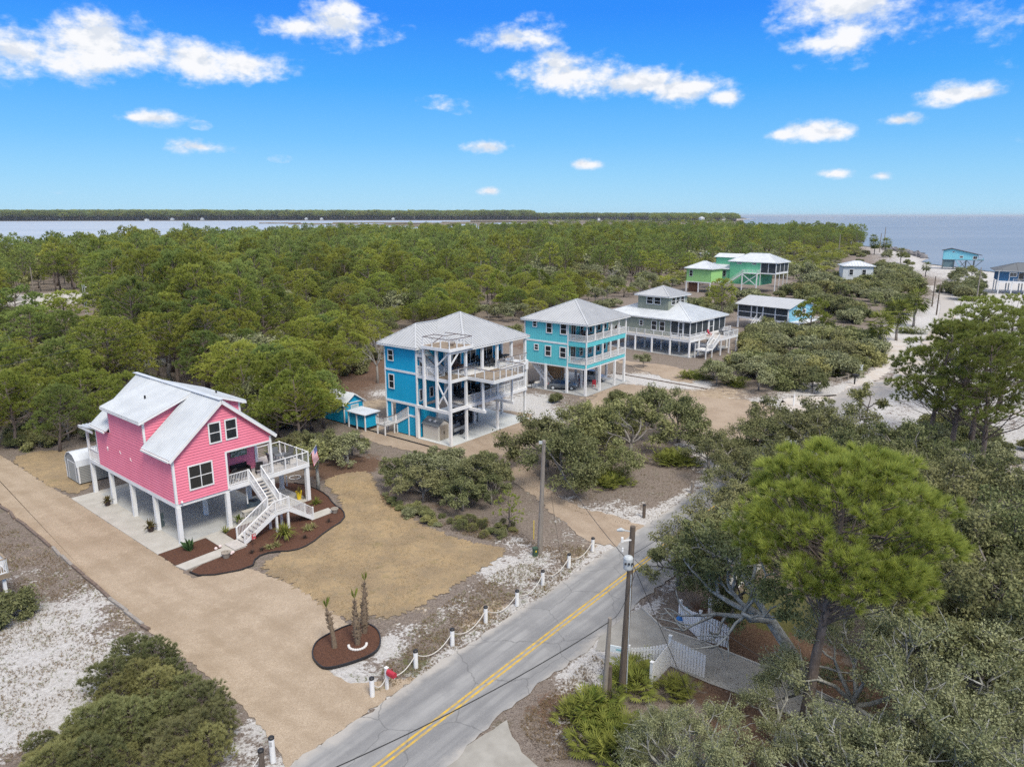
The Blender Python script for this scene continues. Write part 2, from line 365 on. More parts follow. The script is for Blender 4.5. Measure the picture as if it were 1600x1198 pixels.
def stairs(par, a, b, width, side, n=None, m=None, tread_m=None, rails=(True, True), cap=None, h=0.95, bal=0.14):
    """a flight from the top a to the foot b; side is the unit vector across it"""
    a, b, side = Vector(a), Vector(b), Vector(side); m = m or WHITE; n = n or max(3, int(round(abs(a.z - b.z) / 0.19)))
    hd = Vector((b.x - a.x, b.y - a.y, 0)); run = hd.length / n; hd.normalize(); rise = (a.z - b.z) / n; tm = None
    for s in (0, 1):
        o = side * (width * s); MB().beam(a + o + Vector((0, 0, -.16)), b + o + Vector((0, 0, -.02)), 0.06, 0.28).build('stringer', m, par)
        if rails[s]:
            r = MB(); Z = Vector((0, 0, 1)); r.beam(a + o + Z * h, b + o + Z * h, 0.08, 0.06); r.beam(a + o + Z * .12, b + o + Z * .12, 0.05, 0.05)
            L = (b - a).length; k = int(L / bal)
            for t in range(1, k): c = a + o + (b - a) * (t / k); r.beam(c + Z * .12, c + Z * h, 0.03, 0.03)
            r.build('stair_railing', m, par)
            for c in (a + o, b + o): MB().box(c.x - .05, c.x + .05, c.y - .05, c.y + .05, c.z - .1, c.z + h + .06).build('newel_post', m, par)
            if cap is not None: MB().beam(a + o + Z * (h + .05), b + o + Z * (h + .05), 0.12, 0.04).build('handrail', cap, par)
    me = None
    for k in range(n):
        c = a + hd * (run * (k + .5)) + side * (width / 2) - Vector((0, 0, rise * (k + 1)))
        if me is None:
            t = MB(); e = hd * (run * .52); s2 = side * (width / 2 - .04)
            t.hexa([e * -1 - s2, e - s2, e + s2, e * -1 + s2] + [v + Vector((0, 0, .045)) for v in (e * -1 - s2, e - s2, e + s2, e * -1 + s2)])
            me = t.mesh('tread', tread_m or m)
        o = link('tread', me, par); o.location = c
def hip_roof(par, x0, x1, y0, y1, z, rise, m, spacing=0.45, ridge_m=None, name='roof', thick=0.1, eave_m=None):
    """hipped roof over a rectangle: eave edge at height z; ridge along the longer side"""
    w, d = x1 - x0, y1 - y0; k = min(w, d) / 2; mb = MB()
    if w >= d: A, B = (x0 + k, (y0 + y1) / 2), (x1 - k, (y0 + y1) / 2)
    else: A, B = ((x0 + x1) / 2, y0 + k), ((x0 + x1) / 2, y1 - k)
    t = z + rise; a, b = (*A, t), (*B, t); c = [(x0, y0, z), (x1, y0, z), (x1, y1, z), (x0, y1, z)]
    if abs(w - d) < 0.02: fs = [([c[0], c[1], a], (0, 1, 0)), ([c[1], c[2], a], (1, 0, 0)), ([c[2], c[3], a], (0, 1, 0)), ([c[3], c[0], a], (1, 0, 0))]
    elif w > d: fs = [([c[0], c[1], b, a], (0, 1, 0)), ([c[1], c[2], b], (1, 0, 0)), ([c[2], c[3], a, b], (0, 1, 0)), ([c[3], c[0], a], (1, 0, 0))]
    else: fs = [([c[0], c[1], a], (0, 1, 0)), ([c[1], c[2], b, a], (1, 0, 0)), ([c[2], c[3], b], (0, 1, 0)), ([c[3], c[0], a, b], (1, 0, 0))]
    for poly, dr in fs:
        poly = [Vector(p) for p in poly]; nrm = (poly[1] - poly[0]).cross(poly[2] - poly[0]).normalized(); s = Vector((nrm.x, nrm.y, 0)) * -1 + Vector((0, 0, (nrm.x ** 2 + nrm.y ** 2) / nrm.z))
        ribbed(mb, poly, s, spacing, thick=thick)
    o = mb.build(name, m, par)
    r = MB()
    for p, q in ((c[0], a), (c[1], b if w > d else a), (c[2], b), (c[3], a if w > d else b)): r.beam(Vector(p) + Vector((0, 0, .03)), Vector(q) + Vector((0, 0, .03)), 0.22, 0.07)
    if (Vector(a) - Vector(b)).length > .1: r.beam(Vector(a) + Vector((0, 0, .035)), Vector(b) + Vector((0, 0, .035)), 0.25, 0.08)
    r.build('ridge_cap', ridge_m or m, o)
    f = MB(); e = 0.02
    f.box(x0 + e, x1 - e, y0 + e, y0 + .1, z - .2, z - .07); f.box(x0 + e, x1 - e, y1 - .1, y1 - e, z - .2, z - .07)
    f.box(x0 + e, x0 + .1, y0 + .1, y1 - .1, z - .2, z - .07); f.box(x1 - .1, x1 - e, y0 + .1, y1 - .1, z - .2, z - .07)
    f.box(x0 + .1, x1 - .1, y0 + .1, y1 - .1, z - .13, z - .11)
    f.build('fascia', eave_m or WHITE, par); return o
def post(par, x, y, z0, z1, w=0.28, m=None, name='post'):
    return MB().box(x - w / 2, x + w / 2, y - w / 2, y + w / 2, z0, z1).build(name, m or WHITE, par)
def trim(par, *boxes, name='corner_trim', m=None):
    for b in boxes: MB().box(*b).build(name, m or WHITE, par)
# ================================================================ the ground
def G(*pts): return [tuple(g(*p)[:2]) for p in pts]
def sd_poly(X, Y, poly):
    """signed distance to a polygon, negative inside (numpy grid)"""
    P = np.array(poly); n = len(P); d = np.full(X.shape, 1e9); ins = np.zeros(X.shape, bool)
    for i in range(n):
        a, b = P[i], P[(i + 1) % n]; e = b - a; wx, wy = X - a[0], Y - a[1]
        t = np.clip((wx * e[0] + wy * e[1]) / (e @ e + 1e-9), 0, 1); d = np.minimum(d, np.hypot(wx - t * e[0], wy - t * e[1]))
        c = ((a[1] <= Y) & (b[1] > Y)) | ((b[1] <= Y) & (a[1] > Y))
        with np.errstate(divide='ignore', invalid='ignore'): xi = a[0] + (Y - a[1]) / (b[1] - a[1] + 1e-12) * e[0]
        ins ^= c & (X < xi)
    return np.where(ins, -d, d)
def ragged(poly, step=0.5, amp=0.12, seed=1):
    """resample a closed outline and make it uneven"""
    r = np.random.default_rng(seed); P = np.array(poly); out = []
    for i in range(len(P)):
        a, b = P[i], P[(i + 1) % len(P)]; L = np.hypot(*(b - a)); n = max(1, int(L / step)); nr = np.array([-(b - a)[1], (b - a)[0]]) / (L + 1e-9)
        for k in range(n): out.append(a + (b - a) * k / n + nr * (r.normal(0, amp) if k else 0))
    return [tuple(p) for p in out]
def smooth_poly(poly, it=2):
    P = [np.array(p) for p in poly]
    for _ in range(it):
        Q = []
        for i in range(len(P)): a, b = P[i], P[(i + 1) % len(P)]; Q += [a * .75 + b * .25, a * .25 + b * .75]
        P = Q
    return [tuple(p) for p in P]
def sheet(name, poly, z, m, th=0.0):
    mb = MB()
    if th: mb.prism(poly, z - th, z)
    else: mb.face([(p[0], p[1], z) for p in poly])
    me = mb.mesh(name, m)
    if not th and me.polygons[0].normal.z < 0: me.flip_normals()
    return link(name, me, None, 'structure')

# ------------- layout outlines (points read off the photograph, laid on the ground)
RD = Vector((0.622, 0.783)); RNV = Vector((-0.783, 0.622)); RC = Vector((0.0, 36.6))      # the road's line and left normal
def rp(t, o): p = RC + RD * t + RNV * o; return (p.x, p.y)
road_poly = [rp(-30, 3.25), rp(-10, 3.2), rp(0, 3.25), rp(20, 3.1), rp(34, 3.1), rp(50, 3.2), rp(66, 3.1), rp(84, 3.0)] + \
            G((1392, 590), (1422, 560), (1448, 525), (1466, 498), (1470, 478), (1466, 462), (1446, 446)) + G((1462, 446), (1484, 462), (1496, 480), (1492, 500), (1478, 525), (1462, 550), (1440, 580)) + \
            [rp(84, -2.8), rp(66, -2.6), rp(50, -2.6), rp(30, -2.6), rp(16, -2.6), rp(10, -2.4), rp(4, -2.7), rp(-1, -2.3), rp(-4, -2.2), rp(-8, -2.6), rp(-30, -2.6)]
drive_poly = G((-80, 745), (0, 790), (40, 822), (80, 855), (150, 916), (222, 977), (262, 1010), (330, 1060), (400, 1125), (440, 1178), (452, 1215)) + [rp(-12.5, 3.25), rp(-4.2, 3.3)] + \
             G((548, 1067), (500, 1040), (488, 1016), (510, 994), (545, 974), (470, 920), (396, 889), (345, 893), (302, 903), (250, 868), (118, 782), (95, 770), (50, 742), (20, 722), (-80, 665))
lawn_poly = G((396, 889), (450, 858), (505, 830), (540, 800), (528, 775), (505, 755), (515, 745), (560, 735), (583, 742), (590, 770), (625, 800), (680, 830), (740, 848), (795, 857), (770, 878), (720, 908), (660, 945), (610, 968), (575, 958), (545, 975), (470, 920))
back_lawn = G((10, 716), (70, 702), (118, 706), (160, 735), (130, 772), (95, 768), (50, 742))
blue_drive = G((1000, 856), (925, 850), (880, 815), (830, 772), (790, 742), (745, 722), (700, 712), (640, 704), (575, 690), (560, 672), (590, 655), (640, 640), (830, 640), (830, 668), (812, 705), (830, 735), (862, 770), (905, 792), (960, 806), (1010, 822), (1035, 828))
aqua_lot = G((900, 640), (960, 600), (1000, 600), (1060, 612), (1110, 622), (1180, 625), (1220, 640), (1235, 660), (1190, 690), (1120, 720), (1090, 700), (1040, 650), (960, 640))
north_drive = G((1215, 640), (1225, 620), (1300, 618), (1330, 620), (1380, 590), (1400, 560), (1420, 540), (1410, 530), (1330, 510), (1255, 505), (1235, 515), (1255, 528), (1330, 528), (1385, 545), (1370, 575), (1330, 600), (1290, 630), (1262, 650))
grey_lot = G((950, 560), (1080, 575), (1090, 600), (1050, 595), (985, 572))
beach_poly = [tuple(p) for p in ([rp(46, -3.2), rp(70, -3.0), rp(84, -2.8)] + [Vector(q) for q in G((1440, 580), (1478, 525), (1497, 490), (1490, 462), (1466, 440), (1400, 420), (1395, 405), (1340, 392), (1360, 384), (1440, 392))] + [Vector((225, 374)), Vector((260, 330)), Vector((240, 240)), Vector((150, 120)), Vector((90, 70)), Vector((62, 60))])]

xs = np.concatenate([[-60000, -20000, -8000, -4000, -2200, -1300, -800, -520, -360, -260, -190, -140, -110], np.arange(-90, 110, 0.75), [118, 128, 142, 160, 182, 210, 245, 290, 360, 480, 700, 1100, 1800, 3200, 6000, 15000, 60000]])
ys = np.concatenate([[-3000, -600, -200, -60, -10, 8], np.arange(16, 170, 0.75), [176, 186, 198, 214, 232, 255, 285, 325, 380, 450, 560, 720, 950, 1300, 1900, 3000, 6000, 15000, 60000]])
X, Y = np.meshgrid(xs, ys); nx, ny = len(xs), len(ys)
r2 = np.random.default_rng(5)
def patch(px, py, rx, ry=None):
    c = g(px, py); ry = ry or rx; return np.exp(-(((X - c.x) / rx) ** 2 + ((Y - c.y) / ry) ** 2))
offs = (X - RC.x) * RNV.x + (Y - RC.y) * RNV.y; along = (X - RC.x) * RD.x + (Y - RC.y) * RD.y
sand = np.full(X.shape, 0.12); tan = np.zeros(X.shape); mul = np.zeros(X.shape); grn = np.zeros(X.shape)
for px, py, r, w in [(60, 990, 3.5, .75), (120, 1060, 3.6, .85), (40, 1110, 3.2, .8), (20, 960, 2, .3), (150, 930, 2.5, .3), (130, 850, 2, .15), (60, 900, 3, .2), (410, 1130, 1.2, .5), (375, 1170, 1.2, .45),
                     (540, 1050, 1.3, .85), (600, 1010, 1.2, .8), (560, 1075, 1.0, .6), (640, 985, 1.2, .4), (780, 890, 2.0, .62), (840, 870, 2.0, .55), (820, 905, 1.5, .3), (730, 930, 1.6, .2), (700, 960, 1.4, .25),
                     (620, 800, 1.8, -.1), (800, 845, 1.2, .5), (935, 820, 3.0, .40), (900, 800, 2.2, .30), (985, 800, 3.0, .42), (980, 850, 1.5, .2), (870, 775, 2, .3),
                     (830, 625, 4.5, .7), (800, 640, 4, .7), (850, 650, 3.5, .7), (985, 590, 4, .6), (1040, 596, 5, .75), (1085, 600, 3, .6), (1230, 640, 7, .7), (1290, 610, 7, .6), (1240, 690, 5, .5), (1100, 700, 3.5, .6), (1120, 730, 2.5, .5),
                     (960, 1020, 1.6, .62), (930, 1060, 1.6, .5), (905, 1100, 1.5, .35), (1000, 960, 1.2, .5), (880, 1150, 1.3, .3), (990, 985, .8, .3), (520, 640, 3, .4), (480, 620, 4, .4), (600, 615, 3, .45), (235, 565, 4, .55), (210, 570, 4, .5), (60, 640, 4, .45), (20, 680, 3, .4),
                     (80, 470, 14, .7), (110, 460, 10, .7), (60, 490, 9, .55), (330, 470, 9, .2), (400, 480, 10, .2), (560, 470, 8, .25), (1040, 480, 8, .5), (1190, 500, 6, .5), (480, 600, 5, .35), (1240, 580, 5, .2)]:
    sand += patch(px, py, r) * w
d = sd_poly(X, Y, beach_poly); inb = np.clip(-d * .5 + .5, 0, 1)
def lump(sc, sd): return np.vectorize(lambda x, y: _mn.noise(Vector((x * sc, y * sc, sd))))(np.clip(X, -400, 900), np.clip(Y, -100, 1200))
from mathutils import noise as _mn
l1, l2 = lump(.07, 1.7), lump(.19, 5.1); sand = np.maximum(sand, np.clip(0.62 + l1 * .35 - np.maximum(d, 0) * .12, 0, 0.8)); tan = np.where(d < 0, tan + .32 + l2 * .8, tan); mul = np.where(d < 0, mul + np.clip(l1 * .5 - .08, 0, .3), mul)
far = np.clip((along - 70) / 60, 0, 1) * np.exp(-(np.maximum(offs - 6, 0) / 9) ** 2); sand = np.maximum(sand, far * 0.8)
road_sh = np.exp(-((offs - 3.6) / 0.75) ** 2) * (along < 95); sand = sand + road_sh * 0.5; tan = tan + np.exp(-((offs - 4.0) / 1.1) ** 2) * 0.35
sand = sand + np.exp(-((offs + 3.2) / 0.8) ** 2) * 0.35 * (along > 0)
for px, py, r, w in [(1000, 870, 2.2, .6), (960, 850, 2, .4), (880, 870, 2, .35), (760, 960, 2.5, .35), (1000, 620, 9, .8), (1080, 640, 8, .8), (1160, 650, 8, .7), (590, 630, 4, .7), (620, 600, 4, .5), (700, 690, 5, .6), (1000, 585, 4, .6), (1130, 610, 5, .4),
                     (190, 880, 4, .4), (60, 860, 3, .35), (200, 960, 3, .4), (640, 960, 2.5, .4)]: tan += patch(px, py, r) * w
for px, py, r, w in [(575, 580, 7, 1), (600, 555, 7, 1), (540, 600, 5, .9), (620, 580, 5, .8), (560, 620, 4, .5), (840, 540, 6, .8), (850, 520, 6, .6), (520, 735, 3, .9), (560, 725, 3, .9), (1200, 1020, 4, .8), (1260, 1130, 3.5, .9), (1180, 980, 3, .75), (1300, 1100, 4, .8), (1100, 960, 1.5, .6), (1150, 1080, 2.5, .5), (1230, 1180, 3, .8),
                     (900, 1130, 2.5, .4), (870, 1100, 2, .35), (700, 790, 2.5, .35), (620, 770, 2.5, .35), (1000, 590, 3, .5), (950, 585, 3, .4), (420, 630, 4, .5), (1190, 560, 8, .3)]: mul += patch(px, py, r) * w
for px, py, r, w in [(560, 1060, 1, .4), (640, 1045, 1.0, .55), (660, 1020, 1, .45), (810, 930, 1.5, .35), (850, 905, 1, .4), (60, 950, 2, .4), (30, 930, 2, .3), (420, 1150, .8, .5), (250, 900, 2, .15), (1210, 960, 2.2, .9), (1160, 940, 2, .8), (1260, 960, 2.5, .8), (700, 985, 1.3, .35)]: grn += patch(px, py, r) * w
sea_far = np.hypot(X, Y) > 420
gm = bpy.data.meshes.new('ground'); nv = nx * ny
V = np.zeros((nv, 3), np.float32); V[:, 0] = X.ravel(); V[:, 1] = Y.ravel()
near = (np.abs(X) < 108) & (Y > 17) & (Y < 168)
bumpz = np.where(near, r2.normal(0, 0.010, X.shape) - 0.03, -0.03)
V[:, 2] = bumpz.ravel()
idx = np.arange(nv).reshape(ny, nx); Q = np.stack([idx[:-1, :-1], idx[:-1, 1:], idx[1:, 1:], idx[1:, :-1]], -1).reshape(-1, 4)
gm.vertices.add(nv); gm.vertices.foreach_set('co', V.ravel()); gm.loops.add(Q.size); gm.loops.foreach_set('vertex_index', Q.ravel().astype(np.int32))
gm.polygons.add(len(Q)); gm.polygons.foreach_set('loop_start', np.arange(0, Q.size, 4, dtype=np.int32)); gm.update(calc_edges=True)
ca = gm.attributes.new('zone', 'FLOAT_COLOR', 'POINT'); ca.data.foreach_set('color', np.clip(np.stack([sand, tan, mul, grn], -1), 0, 1.2).astype(np.float32).ravel())

def nodes(m):
    m.use_nodes = True; nt = m.node_tree; b = nt.nodes['Principled BSDF']
    class K: pass
    k = K(); k.nt = nt; k.b = b
    k.tc = nt.nodes.new('ShaderNodeTexCoord')
    def noise(scale, detail=4, rough=0.5, vec=None, dist=0.0):
        n = nt.nodes.new('ShaderNodeTexNoise'); n.inputs['Scale'].default_value = scale; n.inputs['Detail'].default_value = detail; n.inputs['Roughness'].default_value = rough; n.inputs['Distortion'].default_value = dist
        nt.links.new(vec or k.tc.outputs['Object'], n.inputs['Vector']); return n.outputs[0]
    def voro(scale, out='Distance', vec=None):
        n = nt.nodes.new('ShaderNodeTexVoronoi'); n.inputs['Scale'].default_value = scale; nt.links.new(vec or k.tc.outputs['Object'], n.inputs['Vector']); return n.outputs[out]
    def sset(s, v):
        if isinstance(v, (int, float)): s.default_value = v
        elif isinstance(v, tuple): s.default_value = (*v, 1) if len(v) == 3 else v
        else: nt.links.new(v, s)
    def math_(op, a, b=0.0, c=None, clamp=False):
        n = nt.nodes.new('ShaderNodeMath'); n.operation = op; n.use_clamp = clamp; sset(n.inputs[0], a); sset(n.inputs[1], b)
        if c is not None: sset(n.inputs[2], c)
        return n.outputs[0]
    def ramp(v, lo, hi, clampsm=True):
        n = nt.nodes.new('ShaderNodeMapRange'); n.interpolation_type = 'SMOOTHSTEP'; sset(n.inputs['Value'], v); n.inputs['From Min'].default_value = lo; n.inputs['From Max'].default_value = hi; return n.outputs[0]
    def mix(f, a, b_):
        n = nt.nodes.new('ShaderNodeMix'); n.data_type = 'RGBA'; sset(n.inputs[0], f); sset(n.inputs[6], a); sset(n.inputs[7], b_); return n.outputs[2]
    def bump(h, strength=0.4, dist=0.05):
        n = nt.nodes.new('ShaderNodeBump'); n.inputs['Strength'].default_value = strength; n.inputs['Distance'].default_value = dist; sset(n.inputs['Height'], h); nt.links.new(n.outputs[0], b.inputs['Normal'])
    def attr(name):
        n = nt.nodes.new('ShaderNodeAttribute'); n.attribute_name = name; return n
    k.noise, k.voro, k.math, k.ramp, k.mix, k.bump, k.attr, k.set = noise, voro, math_, ramp, mix, bump, attr, sset
    return k

gmat = bpy.data.materials.new('scrub_ground'); k = nodes(gmat)
at = k.attr('zone'); sp = k.nt.nodes.new('ShaderNodeSeparateColor'); k.nt.links.new(at.outputs['Color'], sp.inputs[0])
n_big, n_mid, n_sm, n_fine = k.noise(0.22, 5, .6), k.noise(1.0, 6, .66), k.noise(4.5, 6, .7), k.noise(20, 4, .75)
pebb = k.voro(9.0); litter = k.mix(k.ramp(n_sm, .32, .68), (.085, .062, .050), (.215, .172, .140))
litter = k.mix(k.ramp(n_fine, .42, .62), litter, (.29, .25, .215)); litter = k.mix(k.math('MULTIPLY', k.ramp(n_mid, .5, .72), .5), litter, (.10, .095, .045))
tanc = k.mix(k.ramp(n_mid, .3, .7), (.33, .255, .175), (.43, .345, .25)); tanc = k.mix(k.math('MULTIPLY', k.ramp(n_fine, .45, .62), .5), tanc, (.25, .19, .13))
sandc = k.mix(k.ramp(n_sm, .3, .7), (.40, .38, .355), (.60, .585, .565)); sandc = k.mix(k.math('MULTIPLY', k.ramp(n_fine, .56, .68), .75), sandc, (.22, .185, .155))
mulc = k.mix(k.ramp(n_sm, .3, .7), (.080, .046, .032), (.165, .105, .072)); mulc = k.mix(k.ramp(n_fine, .5, .64), mulc, (.22, .15, .105))
grc = k.mix(k.ramp(n_fine, .35, .65), (.06, .075, .022), (.14, .135, .05))
wob = k.math('ADD', k.math('MULTIPLY', k.math('SUBTRACT', n_mid, .5), 1.7), k.math('ADD', k.math('MULTIPLY', k.math('SUBTRACT', n_sm, .5), 1.7), k.math('MULTIPLY', k.math('SUBTRACT', n_big, .5), .5)))
def zone(v, lo=.36, hi=.62): return k.ramp(k.math('ADD', v, k.math('MULTIPLY', wob, .8)), lo, hi)
c = k.mix(zone(sp.outputs[1]), litter, tanc); c = k.mix(zone(sp.outputs[2], .34, .56), c, mulc); c = k.mix(zone(sp.outputs[0], .38, .60), c, sandc)
c = k.mix(k.math('MULTIPLY', k.ramp(k.math('ADD', at.outputs['Alpha'], k.math('MULTIPLY', wob, .9)), .38, .62), .85), c, grc)
k.set(k.b.inputs['Base Color'], c); k.b.inputs['Roughness'].default_value = 1.0; k.b.inputs['Specular IOR Level'].default_value = 0.1
k.bump(k.math('ADD', n_fine, k.math('MULTIPLY', n_sm, 1.4)), 0.7, 0.10)
gm.materials.append(gmat); ground = link('ground', gm, None, 'structure')

# ------------- gravel, sand, lawn, concrete and asphalt sheets
def gravel_mat(name, a, b_, stain, peb=16.0, tracks=None):
    m = bpy.data.materials.new(name); k = nodes(m); v = k.voro(peb, 'Color'); s = k.nt.nodes.new('ShaderNodeSeparateColor'); k.nt.links.new(v, s.inputs[0])
    f = k.noise(38, 3, .6); big = k.noise(0.30, 4, .6); mid = k.noise(1.6, 5, .6)
    c = k.mix(s.outputs[0], a, b_); c = k.mix(k.math('MULTIPLY', k.ramp(f, .5, .72), .45), c, tuple(x * .5 for x in a)); c = k.mix(k.math('MULTIPLY', k.ramp(big, .35, .7), .6), c, stain); c = k.mix(k.math('MULTIPLY', k.ramp(mid, .5, .8), .3), c, tuple(min(1, x * 1.25) for x in b_))
    if tracks:
        sx = k.nt.nodes.new('ShaderNodeSeparateXYZ'); k.nt.links.new(k.tc.outputs['Object'], sx.inputs[0]); w = k.math('ADD', k.math('MULTIPLY', sx.outputs[0], tracks[0]), k.math('ADD', k.math('MULTIPLY', sx.outputs[1], tracks[1]), tracks[2])); w = k.math('ADD', w, k.math('MULTIPLY', k.math('SUBTRACT', k.noise(.12, 3), .5), 1.6))
        for c0 in (-2.5, -.95, .7, 2.2):
            b1 = k.math('SUBTRACT', 1.0, k.ramp(k.math('ABSOLUTE', k.math('SUBTRACT', w, c0)), .12, .5)); c = k.mix(k.math('MULTIPLY', b1, k.math('MULTIPLY', k.ramp(k.noise(.7, 4, .6), .32, .62), .38)), c, stain)
    k.set(k.b.inputs['Base Color'], c); k.b.inputs['Roughness'].default_value = .95; k.b.inputs['Specular IOR Level'].default_value = .15
    k.bump(k.math('ADD', v, f), .5, .04); return m
_a, _b = g(60, 800), g(500, 1075); _d = (_b - _a).normalized(); TR1 = (-_d.y, _d.x, -(-_d.y * _a.x + _d.x * _a.y)); _a, _b = g(730, 700), g(960, 850); _d = (_b - _a).normalized(); TR2 = (-_d.y, _d.x, -(-_d.y * _a.x + _d.x * _a.y))
GRAVEL = gravel_mat('pea_gravel', (.33, .255, .180), (.47, .385, .29), (.27, .205, .14), 24.0, TR1)
SANDLOT = gravel_mat('packed_sand', (.335, .262, .192), (.42, .34, .262), (.26, .195, .14), 26, TR2)
WHSAND = gravel_mat('pale_sand_track', (.50, .46, .41), (.60, .57, .53), (.42, .34, .27), 20)
lm = bpy.data.materials.new('dormant_lawn'); k = nodes(lm)
a1, a2, a3, a4 = k.noise(.35, 4, .6), k.noise(2.2, 5, .65), k.noise(14, 4, .7), k.noise(48, 3, .7)
c = k.mix(k.ramp(a1, .3, .7), (.285, .215, .14), (.43, .315, .18)); c = k.mix(k.math('MULTIPLY', k.ramp(a2, .46, .68), .7), c, (.235, .195, .135)); c = k.mix(k.math('MULTIPLY', k.ramp(a3, .45, .66), .6), c, (.18, .13, .068))
c = k.mix(k.math('MULTIPLY', k.ramp(a4, .5, .68), .55), c, (.48, .37, .22)); c = k.mix(k.math('MULTIPLY', k.ramp(k.noise(.8, 4), .58, .75), .35), c, (.17, .155, .065))
k.set(k.b.inputs['Base Color'], c); k.b.inputs['Roughness'].default_value = 1.0; k.b.inputs['Specular IOR Level'].default_value = .1; k.bump(k.math('ADD', a3, a4), .8, .06)
sheet('gravel_driveway', ragged(drive_poly, .25, .07, 3), 0.004, GRAVEL)
sheet('lawn', ragged(smooth_poly(lawn_poly, 1), .16, .16, 4), 0.012, lm)
sheet('back_lawn', ragged(smooth_poly(back_lawn, 1), .35, .14, 5), 0.012, lm)
sheet('sand_driveway', ragged(smooth_poly(blue_drive, 1), .4, .14, 6), 0.000, SANDLOT)
sheet('sand_lot', ragged(smooth_poly(aqua_lot, 1), .6, .25, 7), 0.000, SANDLOT)
sheet('side_lot', ragged(smooth_poly(grey_lot, 1), .6, .2, 8), 0.000, SANDLOT)
sheet('sand_track', ragged(smooth_poly(north_drive, 1), .8, .3, 9), 0.000, WHSAND)

am = bpy.data.materials.new('worn_asphalt'); k = nodes(am)
mpn = k.nt.nodes.new('ShaderNodeMapping'); mpn.inputs['Rotation'].default_value = (0, 0, -math.atan2(RD.y, RD.x)); k.nt.links.new(k.tc.outputs['Object'], mpn.inputs[0])
st = k.nt.nodes.new('ShaderNodeMapping'); st.inputs['Scale'].default_value = (.05, 1.0, 1); k.nt.links.new(mpn.outputs[0], st.inputs[0])
a1, a2, a3 = k.noise(1.4, 4, .6, st.outputs[0]), k.noise(.5, 5, .6), k.noise(30, 3, .6)
c = k.mix(k.ramp(a1, .3, .7), (.185, .185, .187), (.300, .298, .292)); c = k.mix(k.math('MULTIPLY', k.ramp(a2, .42, .66), .6), c, (.175, .175, .178)); c = k.mix(k.math('MULTIPLY', k.ramp(a3, .45, .7), .35), c, (.36, .355, .345))
# sand blown over the far end
sx = k.nt.nodes.new('ShaderNodeSeparateXYZ'); k.nt.links.new(k.tc.outputs['Object'], sx.inputs[0])
fs = k.math('MULTIPLY', k.ramp(sx.outputs[1], 78, 130), k.ramp(k.noise(.35, 5, .65), .34, .52)); c = k.mix(fs, c, (.47, .41, .35))
edge = k.math('MULTIPLY', k.ramp(k.math('ADD', k.math('ABSOLUTE', k.math('SUBTRACT', k.math('ADD', k.math('MULTIPLY', sx.outputs[0], RNV.x), k.math('MULTIPLY', sx.outputs[1], RNV.y)), RC.dot(RNV) + .25)), k.math('MULTIPLY', k.noise(.9, 5, .65), 1.6)), 3.0, 3.9), .85)
c = k.mix(edge, c, (.40, .375, .34))
# hairline cracks
cr = k.nt.nodes.new('ShaderNodeTexVoronoi'); cr.feature = 'DISTANCE_TO_EDGE'; cr.inputs['Scale'].default_value = .22; wv = k.nt.nodes.new('ShaderNodeVectorMath'); wv.operation = 'ADD'; wn3 = k.nt.nodes.new('ShaderNodeTexNoise'); wn3.inputs['Scale'].default_value = .8; wn3.inputs['Detail'].default_value = 4
k.nt.links.new(k.tc.outputs['Object'], wn3.inputs['Vector']); k.nt.links.new(k.tc.outputs['Object'], wv.inputs[0]); k.nt.links.new(wn3.outputs['Color'], wv.inputs[1]); k.nt.links.new(wv.outputs[0], cr.inputs['Vector'])
c = k.mix(k.math('MULTIPLY', k.math('SUBTRACT', 1.0, k.ramp(cr.outputs['Distance'], .003, .009)), .5), c, (.11, .11, .11))
k.set(k.b.inputs['Base Color'], c); k.b.inputs['Roughness'].default_value = .9; k.b.inputs['Specular IOR Level'].default_value = .2; k.bump(a3, .35, .02)
road = sheet('road', ragged(road_poly, .45, .09, 12), 0.016, am)
ym = mat('road_yellow', (.56, .36, .045), .8, (.36, .27, .12), 3.0, detail=8, thr=(.40, .60))
for o0 in (0.075, -0.215):
    pts = [(t, 0.12 * math.sin(t * .05)) for t in np.arange(-28, 41, 1.0)]
    mb = MB(); i = 0
    for (t, w), (t2, w2) in zip(pts, pts[1:]):
        mb.face([(*rp(t, o0 + w), .021), (*rp(t2, o0 + w2), .021), (*rp(t2, o0 + w2 + .14), .021), (*rp(t, o0 + w + .14), .021)])
    link('road_line', mb.mesh('road_line', ym), road)
conc_drive = G((940, 985), (982, 958), (1003, 950), (1036, 982), (1090, 1000), (1180, 1036), (1260, 1072), (1400, 1140), (1600, 1240), (1560, 1290), (1300, 1150), (1200, 1100), (1110, 1068), (1050, 1042), (1000, 1018), (930, 1016))
OLDC = mat('old_concrete', (.34, .325, .29), .9, (.27, .255, .225), 1.2, .2, 50)
sheet('concrete_driveway', conc_drive, 0.008, OLDC)
sheet('concrete_apron', ragged(G((668, 1215), (720, 1170), (792, 1124), (800, 1150), (815, 1175), (850, 1205), (850, 1260), (680, 1260)), .5, .03, 3), 0.008, OLDC)
kerb = MB()
for a, b_ in zip(G((1003, 950), (1036, 982), (1090, 1000), (1180, 1036), (1260, 1072)), G((1036, 982), (1090, 1000), (1180, 1036), (1260, 1072), (1400, 1140))): kerb.beam((*a, .03), (*b_, .03), .10, .10)
kerb.build('drive_kerb', CONC, None, 'structure')

